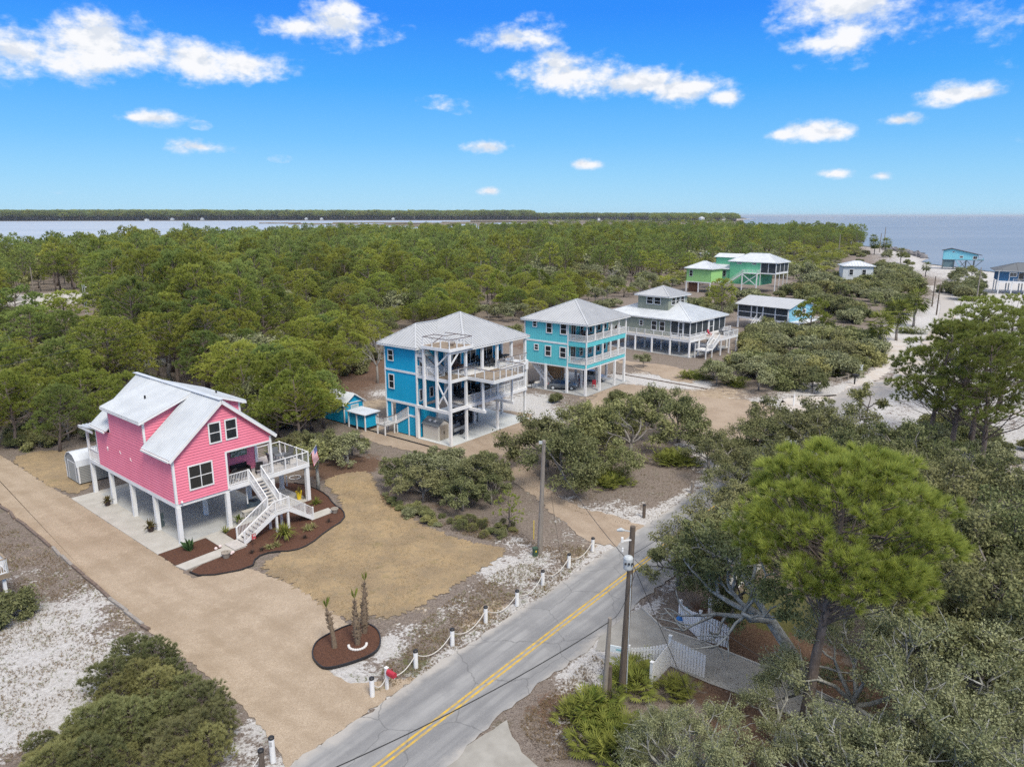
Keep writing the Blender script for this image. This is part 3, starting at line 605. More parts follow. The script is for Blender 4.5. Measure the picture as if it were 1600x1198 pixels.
# ------------- water, marsh, far shore
wm = bpy.data.materials.new('bay_water'); k = nodes(wm)
s1 = k.nt.nodes.new('ShaderNodeMapping'); s1.inputs['Scale'].default_value = (.02, .06, 1); k.nt.links.new(k.tc.outputs['Object'], s1.inputs[0])
big = k.nt.nodes.new('ShaderNodeMapping'); big.inputs['Scale'].default_value = (.0012, .006, 1); k.nt.links.new(k.tc.outputs['Object'], big.inputs[0])
k.set(k.b.inputs['Base Color'], k.mix(k.ramp(k.noise(1, 5, .6, big.outputs[0]), .3, .7), (.195, .205, .20), (.245, .25, .245))); k.b.inputs['Roughness'].default_value = .3; k.b.inputs['Specular IOR Level'].default_value = .16
k.bump(k.noise(6, 5, .6, s1.outputs[0]), .5, .5)
def far_pt(px, py): p = g(px, max(py, HOR + .55)); return (p.x, p.y)
shore = [Vector(far_pt(*q)) for q in [(1158, 339.2), (1160, 343.4), (1165, 352), (1185, 356), (1240, 360), (1300, 371), (1345, 384), (1400, 391), (1442, 396), (1452, 404), (1440, 409), (1460, 414), (1540, 424), (1620, 434), (1800, 455)]]
yv = sorted({round(v.y, 2) for v in shore} | set(np.geomspace(shore[-1].y, 52000, 70)) | set(np.linspace(shore[-1].y, 460, 90))); sy = [v.y for v in shore][::-1]; sx_ = [v.x for v in shore][::-1]
mb = MB(); rsea = np.random.default_rng(2); rows = []
for y in yv:
    x0 = float(np.interp(y, sy, sx_)) if y < sy[-1] else sx_[-1] * y / sy[-1]; x0 += rsea.normal(0, .002) * y * (1 if y < 900 else .2); x1 = max(1.15 * y, x0 + 60) + 60; rows.append([(x0 + (x1 - x0) * k / 6, y, .25) for k in range(7)])
for ra, rb_ in zip(rows, rows[1:]):
    for k in range(6): mb.face([ra[k], ra[k + 1], rb_[k + 1], rb_[k]])
link('sea', mb.mesh('sea', wm), None, 'structure')
bay_poly = [far_pt(*q) for q in [(-500, 420), (-200, 410), (200, 398), (420, 378), (640, 368), (820, 359), (880, 354.5), (842, 351), (800, 349), (830, 347), (1010, 345.4), (800, 344.6), (400, 345), (0, 346), (-500, 347)]]
bm_ = wm.copy(); bm_.name = 'shallow_bay_water'
for n_ in bm_.node_tree.nodes:
    if n_.type == 'MIX': n_.inputs[6].default_value = (.36, .375, .375, 1); n_.inputs[7].default_value = (.44, .45, .445, 1)
sheet('bay', bay_poly, 0.25, bm_)
MARSH = mat('marsh_grass', (.135, .105, .065), 1.0, (.20, .165, .105), .02)
for i, (xa, xb, y, h) in enumerate([(405, 470, 348.9, .7), (450, 560, 350.2, .9), (520, 640, 348.2, .6), (560, 720, 351.6, 1.3), (600, 760, 349.4, .8), (690, 850, 347.4, .9), (640, 700, 353.6, 1.0), (520, 580, 353.2, .7), (745, 840, 352.0, 1.0), (735, 1010, 346.2, 1.2)]):
    h *= 1.5; top = [far_pt(x, y - h * (0.4 + .6 * abs(math.sin(x * .13 + i)))) for x in np.linspace(xa, xb, 9)]; bot = [far_pt(x, y + h * (0.4 + .6 * abs(math.cos(x * .17 + i)))) for x in np.linspace(xb, xa, 9)]
    sheet('marsh', top + bot, 0.8, MARSH)
sheet('far_land', [far_pt(-900, 347), far_pt(0, 345.6), far_pt(400, 344.6), far_pt(830, 343.6), far_pt(1020, 344.2), far_pt(1100, 345.6), far_pt(1160, 343.4), far_pt(1168, 341.6), far_pt(1150, 338.4), far_pt(600, 338.1), far_pt(-900, 338.4)], 0.9, mat('woodland_floor', (.06, .055, .035), 1.0))
sheet('far_beach', [far_pt(1112, 345.0), far_pt(1140, 344.4), far_pt(1184, 342.6), far_pt(1168, 342.4), far_pt(1130, 342.8)], 1.0, WHSAND)
# ================================================================ the pink house
HP = g(283, 851); ANG_P = R(49.85)
def slab_box(name, poly, z0, z1, m, frame=None):
    o = MB().prism(poly, z0, z1).build(name, m, None, 'structure')
    if frame: o.location = frame[0]; o.rotation_euler = (0, 0, frame[1])
    return o
FP = ((HP.x, HP.y, 0), ANG_P)
slab_box('carport_slab', [(-1.95, -.3), (8.75, -.3), (8.75, .0), (11.95, .0), (11.95, 4.7), (8.75, 4.7), (8.75, 16.95), (-1.95, 16.95)], -.1, .05, CONC, FP)
slab_box('carport_floor', [(.2, .05), (8.5, .05), (8.5, 16.0), (.2, 16.0)], .05, .056, CONCG, FP)
slab_box('front_walk', [(1.85, -.3), (3.2, -.3), (3.08, -2.9), (3.08, -4.25), (-1.75, -4.3), (-1.95, -3.15), (1.75, -3.0)], -.1, .045, CONC, FP)
slab_box('side_pad', [(9.3, -3.9), (10.0, -3.9), (11.6, -3.85), (11.75, -2.75), (9.3, -2.75)], -.1, .06, CONC, FP)
bed = [(-1.9, -.32), (1.8, -.32), (1.75, -2.95), (-1.85, -3.1)]
slab_box('mulch_bed', bed, -.06, .035, MULCHM, FP)
bed2 = smooth_poly([(3.25, -.32), (6.0, -.3), (9.0, -.05), (11.9, -.02), (11.96, 4.7), (8.8, 4.75), (8.8, 6.0), (12.3, 6.5), (13.6, 4.2), (13.8, 2.6), (13.55, -.1), (12.55, -2.4), (12.3, -4.2), (11.2, -5.9), (8.7, -6.65), (6.5, -7.7), (5.0, -7.7), (3.9, -6.5), (2.6, -6.4), (1.5, -7.75), (-1.5, -6.3), (-1.78, -4.4), (3.1, -4.32), (3.2, -2.9)], 1)
slab_box('front_mulch_bed', bed2, -.06, .030, MULCHM, FP)
e = MB(); ed = [p for p in bed2]; k0 = [i for i, p in enumerate(ed) if p[0] > 12.9 and p[1] > 3][0]
edge_pts = [p for p in ed[k0:] if not (p[1] > -4.6 and p[0] < 4.5)]
for a, b in zip(edge_pts, edge_pts[1:]):
    if math.hypot(a[0] - b[0], a[1] - b[1]) < 3: e.beam((*a, .04), (*b, .04), .09, .12)
eo = e.build('bed_edging', DARK); eo.location = FP[0]; eo.rotation_euler = (0, 0, ANG_P)
tag(eo, 'black plastic edging curving around the front mulch bed of the pink house', 'edging')

ph = thing('pink_house', 'pink clapboard house on white pilings with white metal gable roof', 'house', HP, ANG_P)
W, D, FZ = 8.35, 14.5, 3.35; RZ, RS = 7.06, .85      # roof top surface at the eave edge (x = -.35) and its slope
rz = lambda x: RZ + RS * (min(x, W - x) + .35)
for y in (0, 3.95, 8.25, 12.55, 16.7):
    for x in (.12, 4.15, 8.25):
        post(ph, x, y + .1, .05, FZ - .3 if y < 16 else FZ - .2, .31, name='piling')
for (x, y) in ((11.72, .12), (11.72, 4.35), (9.9, 4.35)): post(ph, x, y, .05, 3.3, .33, name='piling')
mb = MB(); mb.box(-.05, .2, -.02, 16.9, FZ - .32, FZ + .02); mb.box(W - .2, W + .05, 0, 14.5, FZ - .3, FZ)
mb.box(.2, W - .2, .05, .2, FZ - .28, FZ - .02); mb.box(.2, W - .2, 16.65, 16.9, FZ - .3, FZ); mb.box(.2, W - .2, .2, 16.65, FZ - .1, FZ - .02)
mb.build('floor_frame', WHITE, ph)
def poly_wall(name, poly, plane, w, m, pitch=.225, par=None):
    P, U, N = fr(plane, w); q = MB(); lap_wall(q, poly, P, U, N, pitch, .05); return q.build(name, m, par)
gt = rz(0) - .16
poly_wall('gable_wall', [(0, FZ), (4.22, FZ), (4.22, 6.5), (0, 6.5)], 'y-', 0, PINK, par=ph)
poly_wall('gable_wall', [(0, 6.5), (W, 6.5), (W, gt), (W / 2, rz(W / 2) - .16), (0, gt)], 'y-', 0, PINK, par=ph)
poly_wall('side_wall', [(0, FZ), (D, FZ), (D, 6.85), (0, 6.85)], 'x-', 0, PINK, par=ph)
poly_wall('side_wall', [(2.5, FZ), (D, FZ), (D, 6.85), (2.5, 6.85)], 'x+', W, PINK, par=ph)
poly_wall('back_wall', [(0, FZ), (W, FZ), (W, gt), (W / 2, rz(W / 2) - .16), (0, gt)], 'y+', D, PINK, par=ph)
poly_wall('porch_wall', [(4.22, FZ), (W, FZ), (W, 6.6), (4.22, 6.6)], 'y-', 2.5, PINK, par=ph)
poly_wall('porch_wall', [(.05, FZ), (2.5, FZ), (2.5, 6.6), (.05, 6.6)], 'x+', 4.22, PINK, par=ph)
MB().box(.1, W - .05, .14, 14.4, 6.6, 6.66).build('porch_ceiling', WHITE, ph)
# roof
def roof_side(y0, y1, right, x_hi=None, name='roof'):
    mb = MB(); xe = -.35 if not right else W + .35; xr = W / 2 if x_hi is None else (x_hi if not right else W - x_hi)
    a, b = (xe, y0, RZ), (xe, y1, RZ); c, d = (xr, y1, rz(min(xr, W - xr) if False else xr)), (xr, y0, rz(xr))
    pl = [a, d, c, b] if not right else [a, b, c, d]
    n = (Vector(pl[1]) - Vector(pl[0])).cross(Vector(pl[2]) - Vector(pl[0]))
    if n.z < 0: pl = pl[::-1]
    ribbed(mb, pl, Vector(c) - Vector(b), .29, .05, .06, .1); return mb.build(name, ROOFW, ph)
dy0, dy1 = 4.35, 11.55
for rt in (False, True):
    roof_side(-.35, dy0 + .12, rt); roof_side(dy1 - .12, 14.75, rt)
    xe, xt = (-.42, W / 2 - .1) if not rt else (W + .42, W / 2 + .1); ze, zt = 9.22, rz(W / 2 - .1) + .03
    pl = [(xe, dy0 - .2, ze), (xt, dy0 - .2, zt), (xt, dy1 + .2, zt), (xe, dy1 + .2, ze)]
    if (Vector(pl[1]) - Vector(pl[0])).cross(Vector(pl[2]) - Vector(pl[0])).z < 0: pl = pl[::-1]
    mb = MB(); ribbed(mb, pl, Vector((xt - xe, 0, zt - ze)), .29, .045, .055, .1); dr = mb.build('dormer_roof', ROOFW, ph)
    vb = MB(); xv = 1.9 if not rt else W - 1.2; yv = 8.1 if not rt else 6.2; zv = ze + (zt - ze) * abs(xv - xe) / abs(xt - xe)
    vb.tube([(xv, yv, zv - .1), (xv, yv, zv + .28)], .075, 10); vb.build('roof_vent', DARK, dr)
    x = 0 if not rt else W; pl = 'x-' if not rt else 'x+'
    poly_wall('dormer_wall', [(dy0 + .25, 6.85), (dy1 - .25, 6.85), (dy1 - .25, 9.2), (dy0 + .25, 9.2)], pl, x, PINK, par=ph)
    zf = lambda q: 9.2 + (zt - ze) / abs(xt - xe) * q - .02
    for yy, pn in ((dy0 + .25, 'y-'), (dy1 - .25, 'y+')):
        po = [(0, 6.9), (3.4, rz(3.4) - .1), (3.4, zf(3.4)), (0, 9.2)]
        if rt: po = [(W - u, z) for u, z in po][::-1]
        poly_wall('dormer_cheek', po, pn, yy, PINK, par=ph)
        xc = (-.03, .14) if not rt else (W - .14, W + .03); yc = (yy - .05, yy + .10) if pn == 'y-' else (yy - .10, yy + .05)
        trim(ph, (*xc, *yc, 6.9, 9.16))
    fx = (-.42, -.36) if not rt else (W + .36, W + .42)
    MB().box(*fx, dy0 - .2, dy1 + .2, ze - .26, ze - .09).build('fascia', WHITE, dr)
    sf = MB(); sx = (-.36, 0) if not rt else (W, W + .36); sf.box(*sx, dy0 - .2, dy1 + .2, ze - .2, ze - .16); sf.build('soffit', WHITE, dr)
    for yy in (dy0 - .2, dy1 + .17):
        rb = MB(); rb.beam((xe, yy + .015, ze - .17), (xt, yy + .015, zt - .17), .04, .17); rb.build('rake_board', WHITE, dr)
    gx = -.48 if not rt else W + .48
    for ya, yb, zz in ((-.3, dy0, RZ), (dy1, 14.7, RZ)):
        gb = MB(); xx = -.41 if not rt else W + .41; gb.box(xx - .06, xx + .06, ya, yb, zz - .2, zz - .05); gb.build('gutter', WHITE, ph)
    for yy in (-.37, 14.77):
        rb = MB(); xe2 = -.35 if not rt else W + .35; rb.beam((xe2, yy, RZ - .2), (W / 2, yy, rz(W / 2) - .2), .05, .2); rb.build('rake_board', WHITE, ph)
    dsx = -.03 if not rt else W + .03
rc = MB()
for yy in np.arange(-.35, 14.7, .6): rc.box(W / 2 - .2, W / 2 + .2, yy, yy + .58, rz(W / 2) + .005, rz(W / 2) + .06)
rc.build('ridge_cap', ROOFW, ph)
trim(ph, (-.05, .12, -.05, .12, FZ, gt - .08), (-.05, .1, D - .1, D + .05, FZ, 6.9), (4.2, 4.36, -.06, .1, FZ, 6.55), (8.2, W + .05, -.05, .14, FZ + .25, 6.95), (8.2, W + .05, -.02, .3, .05, FZ - .3))
trim(ph, (4.36, 8.2, -.05, .05, 6.42, 6.56), name='porch_header')
trim(ph, (W - .16, W + .05, 2.4, 2.56, FZ, 6.6), (4.29, 4.39, 2.34, 2.44, FZ, 6.6))
window(ph, 'y-', 0, 3.0, 4.06, 7.45, 9.18); window(ph, 'y-', 0, 4.38, 5.44, 7.45, 9.18); window(ph, 'y-', 0, 1.08, 3.1, 4.15, 6.18, cols=2)
window(ph, 'x+', 4.22, .5, 2.2, FZ + .25, 5.9, sash=0, cols=2, name='sliding_door')
# rear porch: roof, posts, rail
mb = MB(); pl = [(-.3, 14.5, 6.75), (-.3, 17.9, 6.35), (W + .3, 17.9, 6.35), (W + .3, 14.5, 6.75)]
if (Vector(pl[1]) - Vector(pl[0])).cross(Vector(pl[2]) - Vector(pl[0])).z < 0: pl = pl[::-1]
ribbed(mb, pl, (0, 1, -.12), .29, .045, .055, .1); mb.build('porch_roof', ROOFW, ph)
MB().box(-.3, -.22, 14.6, 17.8, 6.2, 6.42).build('fascia', WHITE, ph)
trim(ph, (-.04, .14, 16.72, 16.9, FZ, 6.4), (W - .14, W + .04, 16.72, 16.9, FZ, 6.4), name='porch_post')
MB().box(.05, W, 14.6, 16.85, FZ, FZ + .06).build('porch_floor', GREYDECK, ph)
rail(ph, (.04, 14.6, FZ + .05), (.04, 16.75, FZ + .05), 1.0, posts=1, ends=(False, False)); rail(ph, (.1, 16.8, FZ + .05), (8.2, 16.8, FZ + .05), 1.0, posts=4, ends=(False, False))
# front porch and side deck
def boards(mb, x0, x1, y0, y1, z, along='x', w=.14, gap=.012, th=.035):
    if along == 'x':
        y = y0
        while y < y1 - .02: mb.box(x0, x1, y, min(y + w, y1), z - th, z); y += w + gap
    else:
        x = x0
        while x < x1 - .02: mb.box(x, min(x + w, x1), y0, y1, z - th, z); x += w + gap
mb = MB(); boards(mb, 4.3, 8.35, -.02, 4.2, 3.56, 'x'); boards(mb, 8.36, 11.85, -.02, 4.5, 3.56, 'y'); mb.build('deck_floor', GREYDECK, ph)
mb = MB(); mb.box(4.36, 11.9, -.1, -.03, 3.2, 3.56); mb.box(11.85, 11.93, -.03, 4.55, 3.2, 3.56); mb.box(8.4, 11.85, 4.5, 4.58, 3.2, 3.56); mb.box(8.4, 8.5, 0, 4.5, 3.2, 3.5); mb.build('deck_beam', WHITE, ph)
rail(ph, (4.4, -.03, 3.56), (6.05, -.03, 3.56), .98, posts=1, ends=(False, True)); rail(ph, (7.3, -.03, 3.56), (8.2, -.03, 3.56), .98, posts=1, ends=(True, False))
rail(ph, (8.4, -.04, 3.56), (11.85, -.04, 3.56), 1.06, posts=3, cables=True, ends=(False, True), post_w=.09); rail(ph, (11.88, -.04, 3.56), (11.88, 4.5, 3.56), 1.06, posts=5, cables=True, ends=(False, True), post_w=.09); rail(ph, (8.45, 4.5, 3.56), (11.88, 4.5, 3.56), 1.06, posts=3, cables=True, ends=(True, False), post_w=.09)
# stairs down to a landing, then a flight to each side
LZ = 1.78
stairs(ph, (6.1, -.1, 3.56), (6.1, -2.6, LZ), 1.12, (1, 0, 0), 9, tread_m=GREYDECK)
mb = MB(); boards(mb, 6.05, 7.3, -3.8, -2.62, LZ, 'x'); mb.build('landing', GREYDECK, ph); MB().box(6.05, 7.3, -3.84, -3.8, LZ - .28, LZ).build('landing_beam', WHITE, ph)
for x, y in ((6.15, -3.7), (7.2, -3.7), (7.2, -2.7), (6.15, -2.7)): post(ph, x, y, 0, LZ - .05, .16, name='landing_post')
stairs(ph, (6.05, -3.8, LZ), (3.25, -3.8, .14), 1.15, (0, 1, 0), 9, tread_m=GREYDECK)
stairs(ph, (7.3, -3.8, LZ), (9.5, -3.8, .14), 1.15, (0, 1, 0), 8, tread_m=GREYDECK)
rail(ph, (6.05, -3.78, LZ), (7.3, -3.78, LZ), .95, posts=1)
mb = MB(); boards(mb, 2.15, 3.2, -4.2, -2.6, .12, 'x'); mb.build('foot_landing', GREYDECK, ph)
# downpipe, wall lamp, ornaments, numbers of small things on the house
mb = MB(); mb.tube([(5.4, .9, 3.1), (6.1, .9, 3.05), (6.3, .9, 2.8), (6.3, .9, 1.2)], .06, 8); mb.build('drain_pipe', WHITE, ph)
mb = MB(); mb.box(.3, .45, -.14, -.03, 3.42, 3.55); mb.tube([(.37, -.16, 3.5), (.37, -.24, 3.42)], [.05, .08], 8); mb.build('flood_light', WHITE, ph)
def P2W(x, y, z): a = ANG_P; return (HP.x + x * math.cos(a) - y * math.sin(a), HP.y + x * math.sin(a) + y * math.cos(a), z)
PALEPINK = mat('pale_shell_paint', (.80, .62, .64), .5)
for i, (y, z, lab) in enumerate([(12.15, 5.35, 'round pale shell ornament on the pink side wall, nearest the rear porch'), (9.55, 5.52, 'middle one of three pale ornaments on the pink side wall'), (7.55, 5.32, 'pale winged ornament on the pink side wall below the front dormer edge')]):
    mb = MB()
    if i == 0: mb.tube([(-.03, 0, 0), (-.09, 0, 0)], [.16, .10], 12); mb.tube([(-.03, 0, -.2), (-.07, 0, -.2)], [.09, .06], 10)
    else:
        for s in (-1, 1): mb.face([(-.04, 0, .14), (-.04, s * .22, -.16), (-.07, s * .12, -.10), (-.07, s * .04, .02)]); mb.face([(-.03, 0, .14), (-.03, s * .22, -.16), (-.03, s * .05, -.05)])
        mb.tube([(-.05, 0, .16), (-.05, 0, -.08)], [.045, .03], 8)
    o = mb.build('wall_ornament', PALEPINK); o.location = P2W(0, y, z); o.rotation_euler = (0, 0, ANG_P); tag(o, lab, 'wall ornament', 'ornaments on the pink side wall')

# ================================================================ the bright blue house
HB = g(705, 697.5); ANG_B = R(52); FB = ((HB.x, HB.y, 0), ANG_B)
slab_box('blue_house_slab', [(-.15, -.15), (14.6, -.15), (14.6, 12), (4.3, 12), (4.3, 5.0), (-.15, 5.0)], -.1, .05, CONCW, FB)
bh = thing('blue_house', 'bright blue three level house with grey metal hip roof and stacked decks', 'house', HB, ANG_B)
Z1, Z2, ZT = 4.2, 7.5, 10.45
def batten(name, poly, plane, w, m, sp=.42, par=None, th=.12, rh=.02):
    P, U, N = fr(plane, w); p3 = [P + U * u + Vector((0, 0, z)) for u, z in poly]
    if (p3[1] - p3[0]).cross(p3[2] - p3[0]).dot(N) < 0: p3 = p3[::-1]
    q = MB(); ribbed(q, p3, (0, 0, 1), sp, .04, rh, th); return q.build(name, m, par)
batten('left_wall', [(5.2, 3.95), (10.35, 3.95), (10.35, ZT), (5.2, ZT)], 'x-', .05, BLUE, .6, bh, rh=.008)
batten('inner_wall', [(.05, 3.95), (4.3, 3.95), (4.3, ZT), (.05, ZT)], 'y-', 5.2, BLUE, .6, bh, rh=.008)
batten('rear_wall', [(.05, 3.95), (14.2, 3.95), (14.2, ZT), (.05, ZT)], 'y+', 10.35, BLUE, .6, bh)
batten('porch_wall', [(4.3, 3.95), (13.9, 3.95), (13.9, ZT), (4.3, ZT)], 'y-', 4.1, BLUE, .6, bh, rh=.008)
batten('porch_wall', [(4.1, 3.95), (5.2, 3.95), (5.2, ZT), (4.1, ZT)], 'x-', 4.3, BLUE, .6, bh, rh=.008)
batten('right_wall', [(4.1, 3.95), (10.35, 3.95), (10.35, ZT), (4.1, ZT)], 'x+', 13.9, BLUE, .6, bh)
trim(bh, (-.02, .17, 5.1, 5.26, 3.95, ZT - .02), (-.02, .17, 10.28, 10.42, 3.95, ZT - .02), (4.2, 4.34, 4.02, 4.14, 4.2, ZT), (13.8, 13.96, 4.03, 4.16, 4.2, ZT))
trim(bh, (-.02, .04, 5.26, 10.28, 7.42, 7.66), (-.03, .04, 5.1, 10.4, 3.68, 3.96), name='band_trim')
trim(bh, (-.15, .15, .15, 5.1, 3.66, 3.98), (.2, 14.0, -.05, .2, 3.82, 4.18), (13.85, 14.1, .2, 10.3, 3.82, 4.15), name='beam')
window(bh, 'x-', .02, 8.78, 9.76, 8.58, 9.95); window(bh, 'x-', .02, 8.78, 9.76, 5.28, 7.05); window(bh, 'y-', 5.2, 2.0, 2.7, 4.42, 5.68, sash=0); window(bh, 'y-', 5.2, .35, .9, 4.3, 5.7, sash=0); window(bh, 'y-', 5.2, .5, 1.3, 7.7, 9.6, sash=0, name='door')
for z in (Z1, Z2):
    for u0, u1 in ((4.7, 6.3), (6.9, 9.0), (9.8, 12.2)): window(bh, 'y-', 4.08, u0, u1, z + .08, z + 2.35, sash=0, cols=2, name='sliding_door')
# main hip roof and the lower hip over the left wing
hip_roof(bh, 2.4, 14.5, -.1, 12.2, 10.6, 3.05, ROOFG, .42)
wing = MB(); a0, a1, b0, b1, ze, zr = -.5, 6.6, 4.65, 11.1, 10.6, 12.72; pk = (2.75, 7.88, zr); pe = (6.8, 7.88, zr)
for poly, dr in (([(a0, b0, ze), (a1 - 2.0, b0, ze), pe, pk], (0, 1, .65)), ([pk, pe, (a1 - 2, b1, ze), (a0, b1, ze)], (0, -1, .65)), ([(a0, b1, ze), (a0, b0, ze), pk], (1, 0, .65))): ribbed(wing, poly, dr, .42, thick=.1)
wr = wing.build('wing_roof', ROOFG, bh); rcp = MB(); rcp.beam((a0, b0, ze + .03), (pk[0], pk[1], zr + .03), .2, .06); rcp.beam((a0, b1, ze + .03), (pk[0], pk[1], zr + .03), .2, .06); rcp.beam((pk[0], pk[1], zr + .03), (6.6, 7.88, zr + .03), .22, .07); rcp.build('ridge_cap', ROOFG, wr)
fs = MB(); fs.box(a0, a0 + .08, b0, b1, ze - .2, ze - .07); fs.box(a0 + .08, 2.4, b0, b0 + .08, ze - .2, ze - .07); fs.box(a0 + .08, 3, b1 - .08, b1, ze - .2, ze - .07); fs.box(a0 + .08, 3, b0 + .08, b1 - .08, ze - .13, ze - .11); fs.build('fascia', WHITE, wr)
# porch floors, posts, rails
for z, m in ((Z1, WHITE), (Z2, WHITE)):
    MB().box(2.9, 13.9, .2, 4.1, z - .12, z).build('porch_floor', GREYDECK if z == Z1 else WHITE, bh)
for i, x in enumerate((2.95, 5.8, 8.5, 11.2, 13.95)):
    lo = .05 if i in (0, 2, 4) else Z1
    post(bh, x, .3, lo, ZT + .05, .27, name='porch_post')
post(bh, 13.95, 4.0, .05, ZT, .27, name='porch_post'); post(bh, 8.46, 3.95, .05, 3.9, .27, name='porch_post'); post(bh, 13.9, 8.2, .05, 3.9, .27, name='porch_post'); post(bh, 3.0, 5.0, .05, 3.9, .27, name='porch_post'); post(bh, 5.7, 4.4, .05, 3.9, .27, name='porch_post')
MB().box(13.6, 14.15, -.1, .55, Z2 - 1.0, Z2 + .15).build('bracket_post', WHITE, bh)
for x0, x1 in ((3.1, 5.65), (5.95, 8.35), (8.65, 11.05), (11.35, 13.8)): rail(bh, (x0, .25, Z1), (x1, .25, Z1), 1.0, posts=2, ends=(False, False), post_w=.08)
rail(bh, (13.95, .4, Z1), (13.95, 3.9, Z1), 1.0, posts=2, ends=(False, False))
# brown bump-out deck on the second level
mb = MB(); boards(mb, 2.95, 8.3, -3.75, .2, Z2, 'x'); boards(mb, .3, 2.9, .1, 5.0, Z2, 'x'); boards(mb, 8.35, 13.8, -.02, .2, Z2, 'x'); mb.build('deck_floor', WOOD, bh)
mb = MB(); mb.box(2.9, 8.35, -3.85, -3.76, Z2 - .38, Z2 - .01); mb.box(2.88, 2.95, -3.76, .2, Z2 - .38, Z2 - .01); mb.box(8.3, 8.38, -3.76, .2, Z2 - .38, Z2 - .01); mb.box(.05, 2.88, .02, .1, Z2 - .38, Z2 - .01); mb.box(8.38, 13.9, -.12, -.04, Z2 - .38, Z2 - .01); mb.box(.05, .13, .1, 5.1, Z2 - .38, Z2 - .01); mb.build('deck_beam', WHITE, bh)
CAP = mat('brown_rail_cap', (.115, .08, .065), .7)
for p, q, n in (((2.95, .25), (2.95, -3.78), 3), ((2.95, -3.78), (8.3, -3.78), 5), ((8.3, -3.78), (8.3, .0), 3), ((8.4, -.05), (13.9, -.05), 4), ((.2, .12), (2.85, .12), 2)):
    rail(bh, (*p, Z2), (*q, Z2), 1.02, posts=n, cables=True, cap=CAP, post_w=.09, ends=(True, False))
for x in (3.3, 8.45):
    MB().box(x - .15, x + .15, -2.25, 3.0, 3.5, 3.82).build('cantilever_beam', WHITE, bh); post(bh, x, -1.95, 3.82, Z2 - .38, .2, name='hanging_post')
# corner tower with stairs up to a roof deck
for x, y in ((0, 0), (0, 1.95), (0, 3.9), (3.35, 3.8)): post(bh, x, y, .05 if (x, y) in ((0, 0),) else 3.98, 10.75, .27, name='tower_post')
post(bh, 0, 5.15, .05, 3.7, .36, name='tower_post')
for ya, yb, za, zb in ((.1, 1.9, 4.3, 7.0), (1.9, .1, 4.3, 7.0), (.1, 1.9, 10.5, 8.9), ): MB().beam((0, ya, za), (0, yb, zb), .10, .16).build('cross_brace', WHITE, bh)
MB().beam((.15, 0, 9.1), (1.6, 0, 10.55), .10, .16).build('cross_brace', WHITE, bh); MB().box(.1, 2.9, -.1, .1, 10.35, 10.7).build('header_beam', WHITE, bh)
mb = MB(); boards(mb, -.25, 3.55, -.25, 3.95, 11.0, 'x'); mb.build('roof_deck_floor', WOOD, bh)
mb = MB(); mb.box(-.33, 3.63, -.33, -.25, 10.68, 11.02); mb.box(-.33, -.25, -.25, 4.02, 10.68, 11.02); mb.box(3.55, 3.63, -.25, 3.95, 10.68, 11.02); mb.box(-.25, 3.63, 3.95, 4.03, 10.68, 11.02); mb.box(-.25, 3.55, -.25, 3.95, 10.75, 10.9); mb.build('roof_deck_beam', WHITE, bh)
for x, y in ((-.2, -.2), (1.0, -.2), (2.2, -.2), (3.5, -.2), (-.2, 1.1), (-.2, 2.4), (3.5, 1.5), (3.5, 3.9), (-.2, 3.8)): post(bh, x, y, 11.0, 11.95, .1, name='rail_post')
FRM = mat('brown_metal_frame', (.14, .105, .10), .5)
for a, b in (((-.2, -.2, 12.0), (3.5, -.2, 12.0)), ((-.2, -.2, 12.0), (-.2, 3.8, 12.0)), ((3.5, -.2, 12.0), (3.5, 3.9, 12.0)), ((-.2, 3.8, 12.0), (1.6, 3.8, 12.0)), ((1.5, 3.8, 12.05), (1.5, 1.9, 12.05)), ((.2, 3.0, 11.1), (1.5, 2.4, 12.0)), ((1.5, 1.9, 12.05), (3.5, 1.9, 12.05))): MB().beam(a, b, .07, .07).build('frame_bar', FRM, bh)
stairs(bh, (.45, 5.6, 9.7), (.45, 2.2, Z2 + .02), 1.0, (1, 0, 0), 11, cap=CAP)
mb = MB(); mb.box(.1, 1.5, 4.2, 5.15, 9.55, 9.7); mb.build('stair_landing', WHITE, bh); rail(bh, (.1, 3.9, 9.7), (.1, 5.1, 9.7), .95, posts=1); rail(bh, (.1, 2.1, Z2), (.1, 5.0, Z2), 1.0, posts=2)
# ground floor: slatted skirt, entry stairs and landing
batten('stair_wall', [(5.4, .05), (10.2, .05), (10.2, 3.66), (5.4, 3.66)], 'x-', 1.35, BLUE, .6, bh)
batten('entry_wall', [(9.55, 1.3), (10.3, 1.3), (10.3, 3.66), (9.55, 3.66)], 'x-', .1, BLUE, .6, bh, rh=.008); trim(bh, (.0, .12, 9.35, 9.5, 1.3, 3.68), (.0, .12, 10.25, 10.4, 0.05, 3.68))
batten('panel', [(5.3, 2.55), (6.6, 2.55), (6.6, 3.64), (5.3, 3.64)], 'x-', .1, BLUE, .6, bh, rh=.008); trim(bh, (.02, .13, 5.35, 6.65, 2.35, 2.56), name='band_trim')
sm = MB().box(-.02, .02, 0, 1.0, 0, .145).mesh('slat', BLUE)
for (ya, yb, top) in ((5.4, 6.6, lambda y: 2.3), (6.7, 8.6, None)):
    z = .12
    while z < 2.3:
        y1 = yb if top else min(yb, 6.7 + (2.35 - z) / 1.15 * 2.1)
        if y1 > ya + .25: o = link('slat', sm, bh); o.location = (.08, ya, z); o.scale = (1, y1 - ya, 1)
        z += .175
batten('side_panel', [(.2, .05), (2.9, .05), (2.9, 3.6), (.2, 3.6)], 'y-', 5.15, BLUE, .6, bh)
z = .12
while z < 3.5: o = link('slat', sm, bh); o.location = (.3, 5.02, z); o.rotation_euler = (0, 0, -math.pi / 2); o.scale = (1, 2.5, 1); z += .175
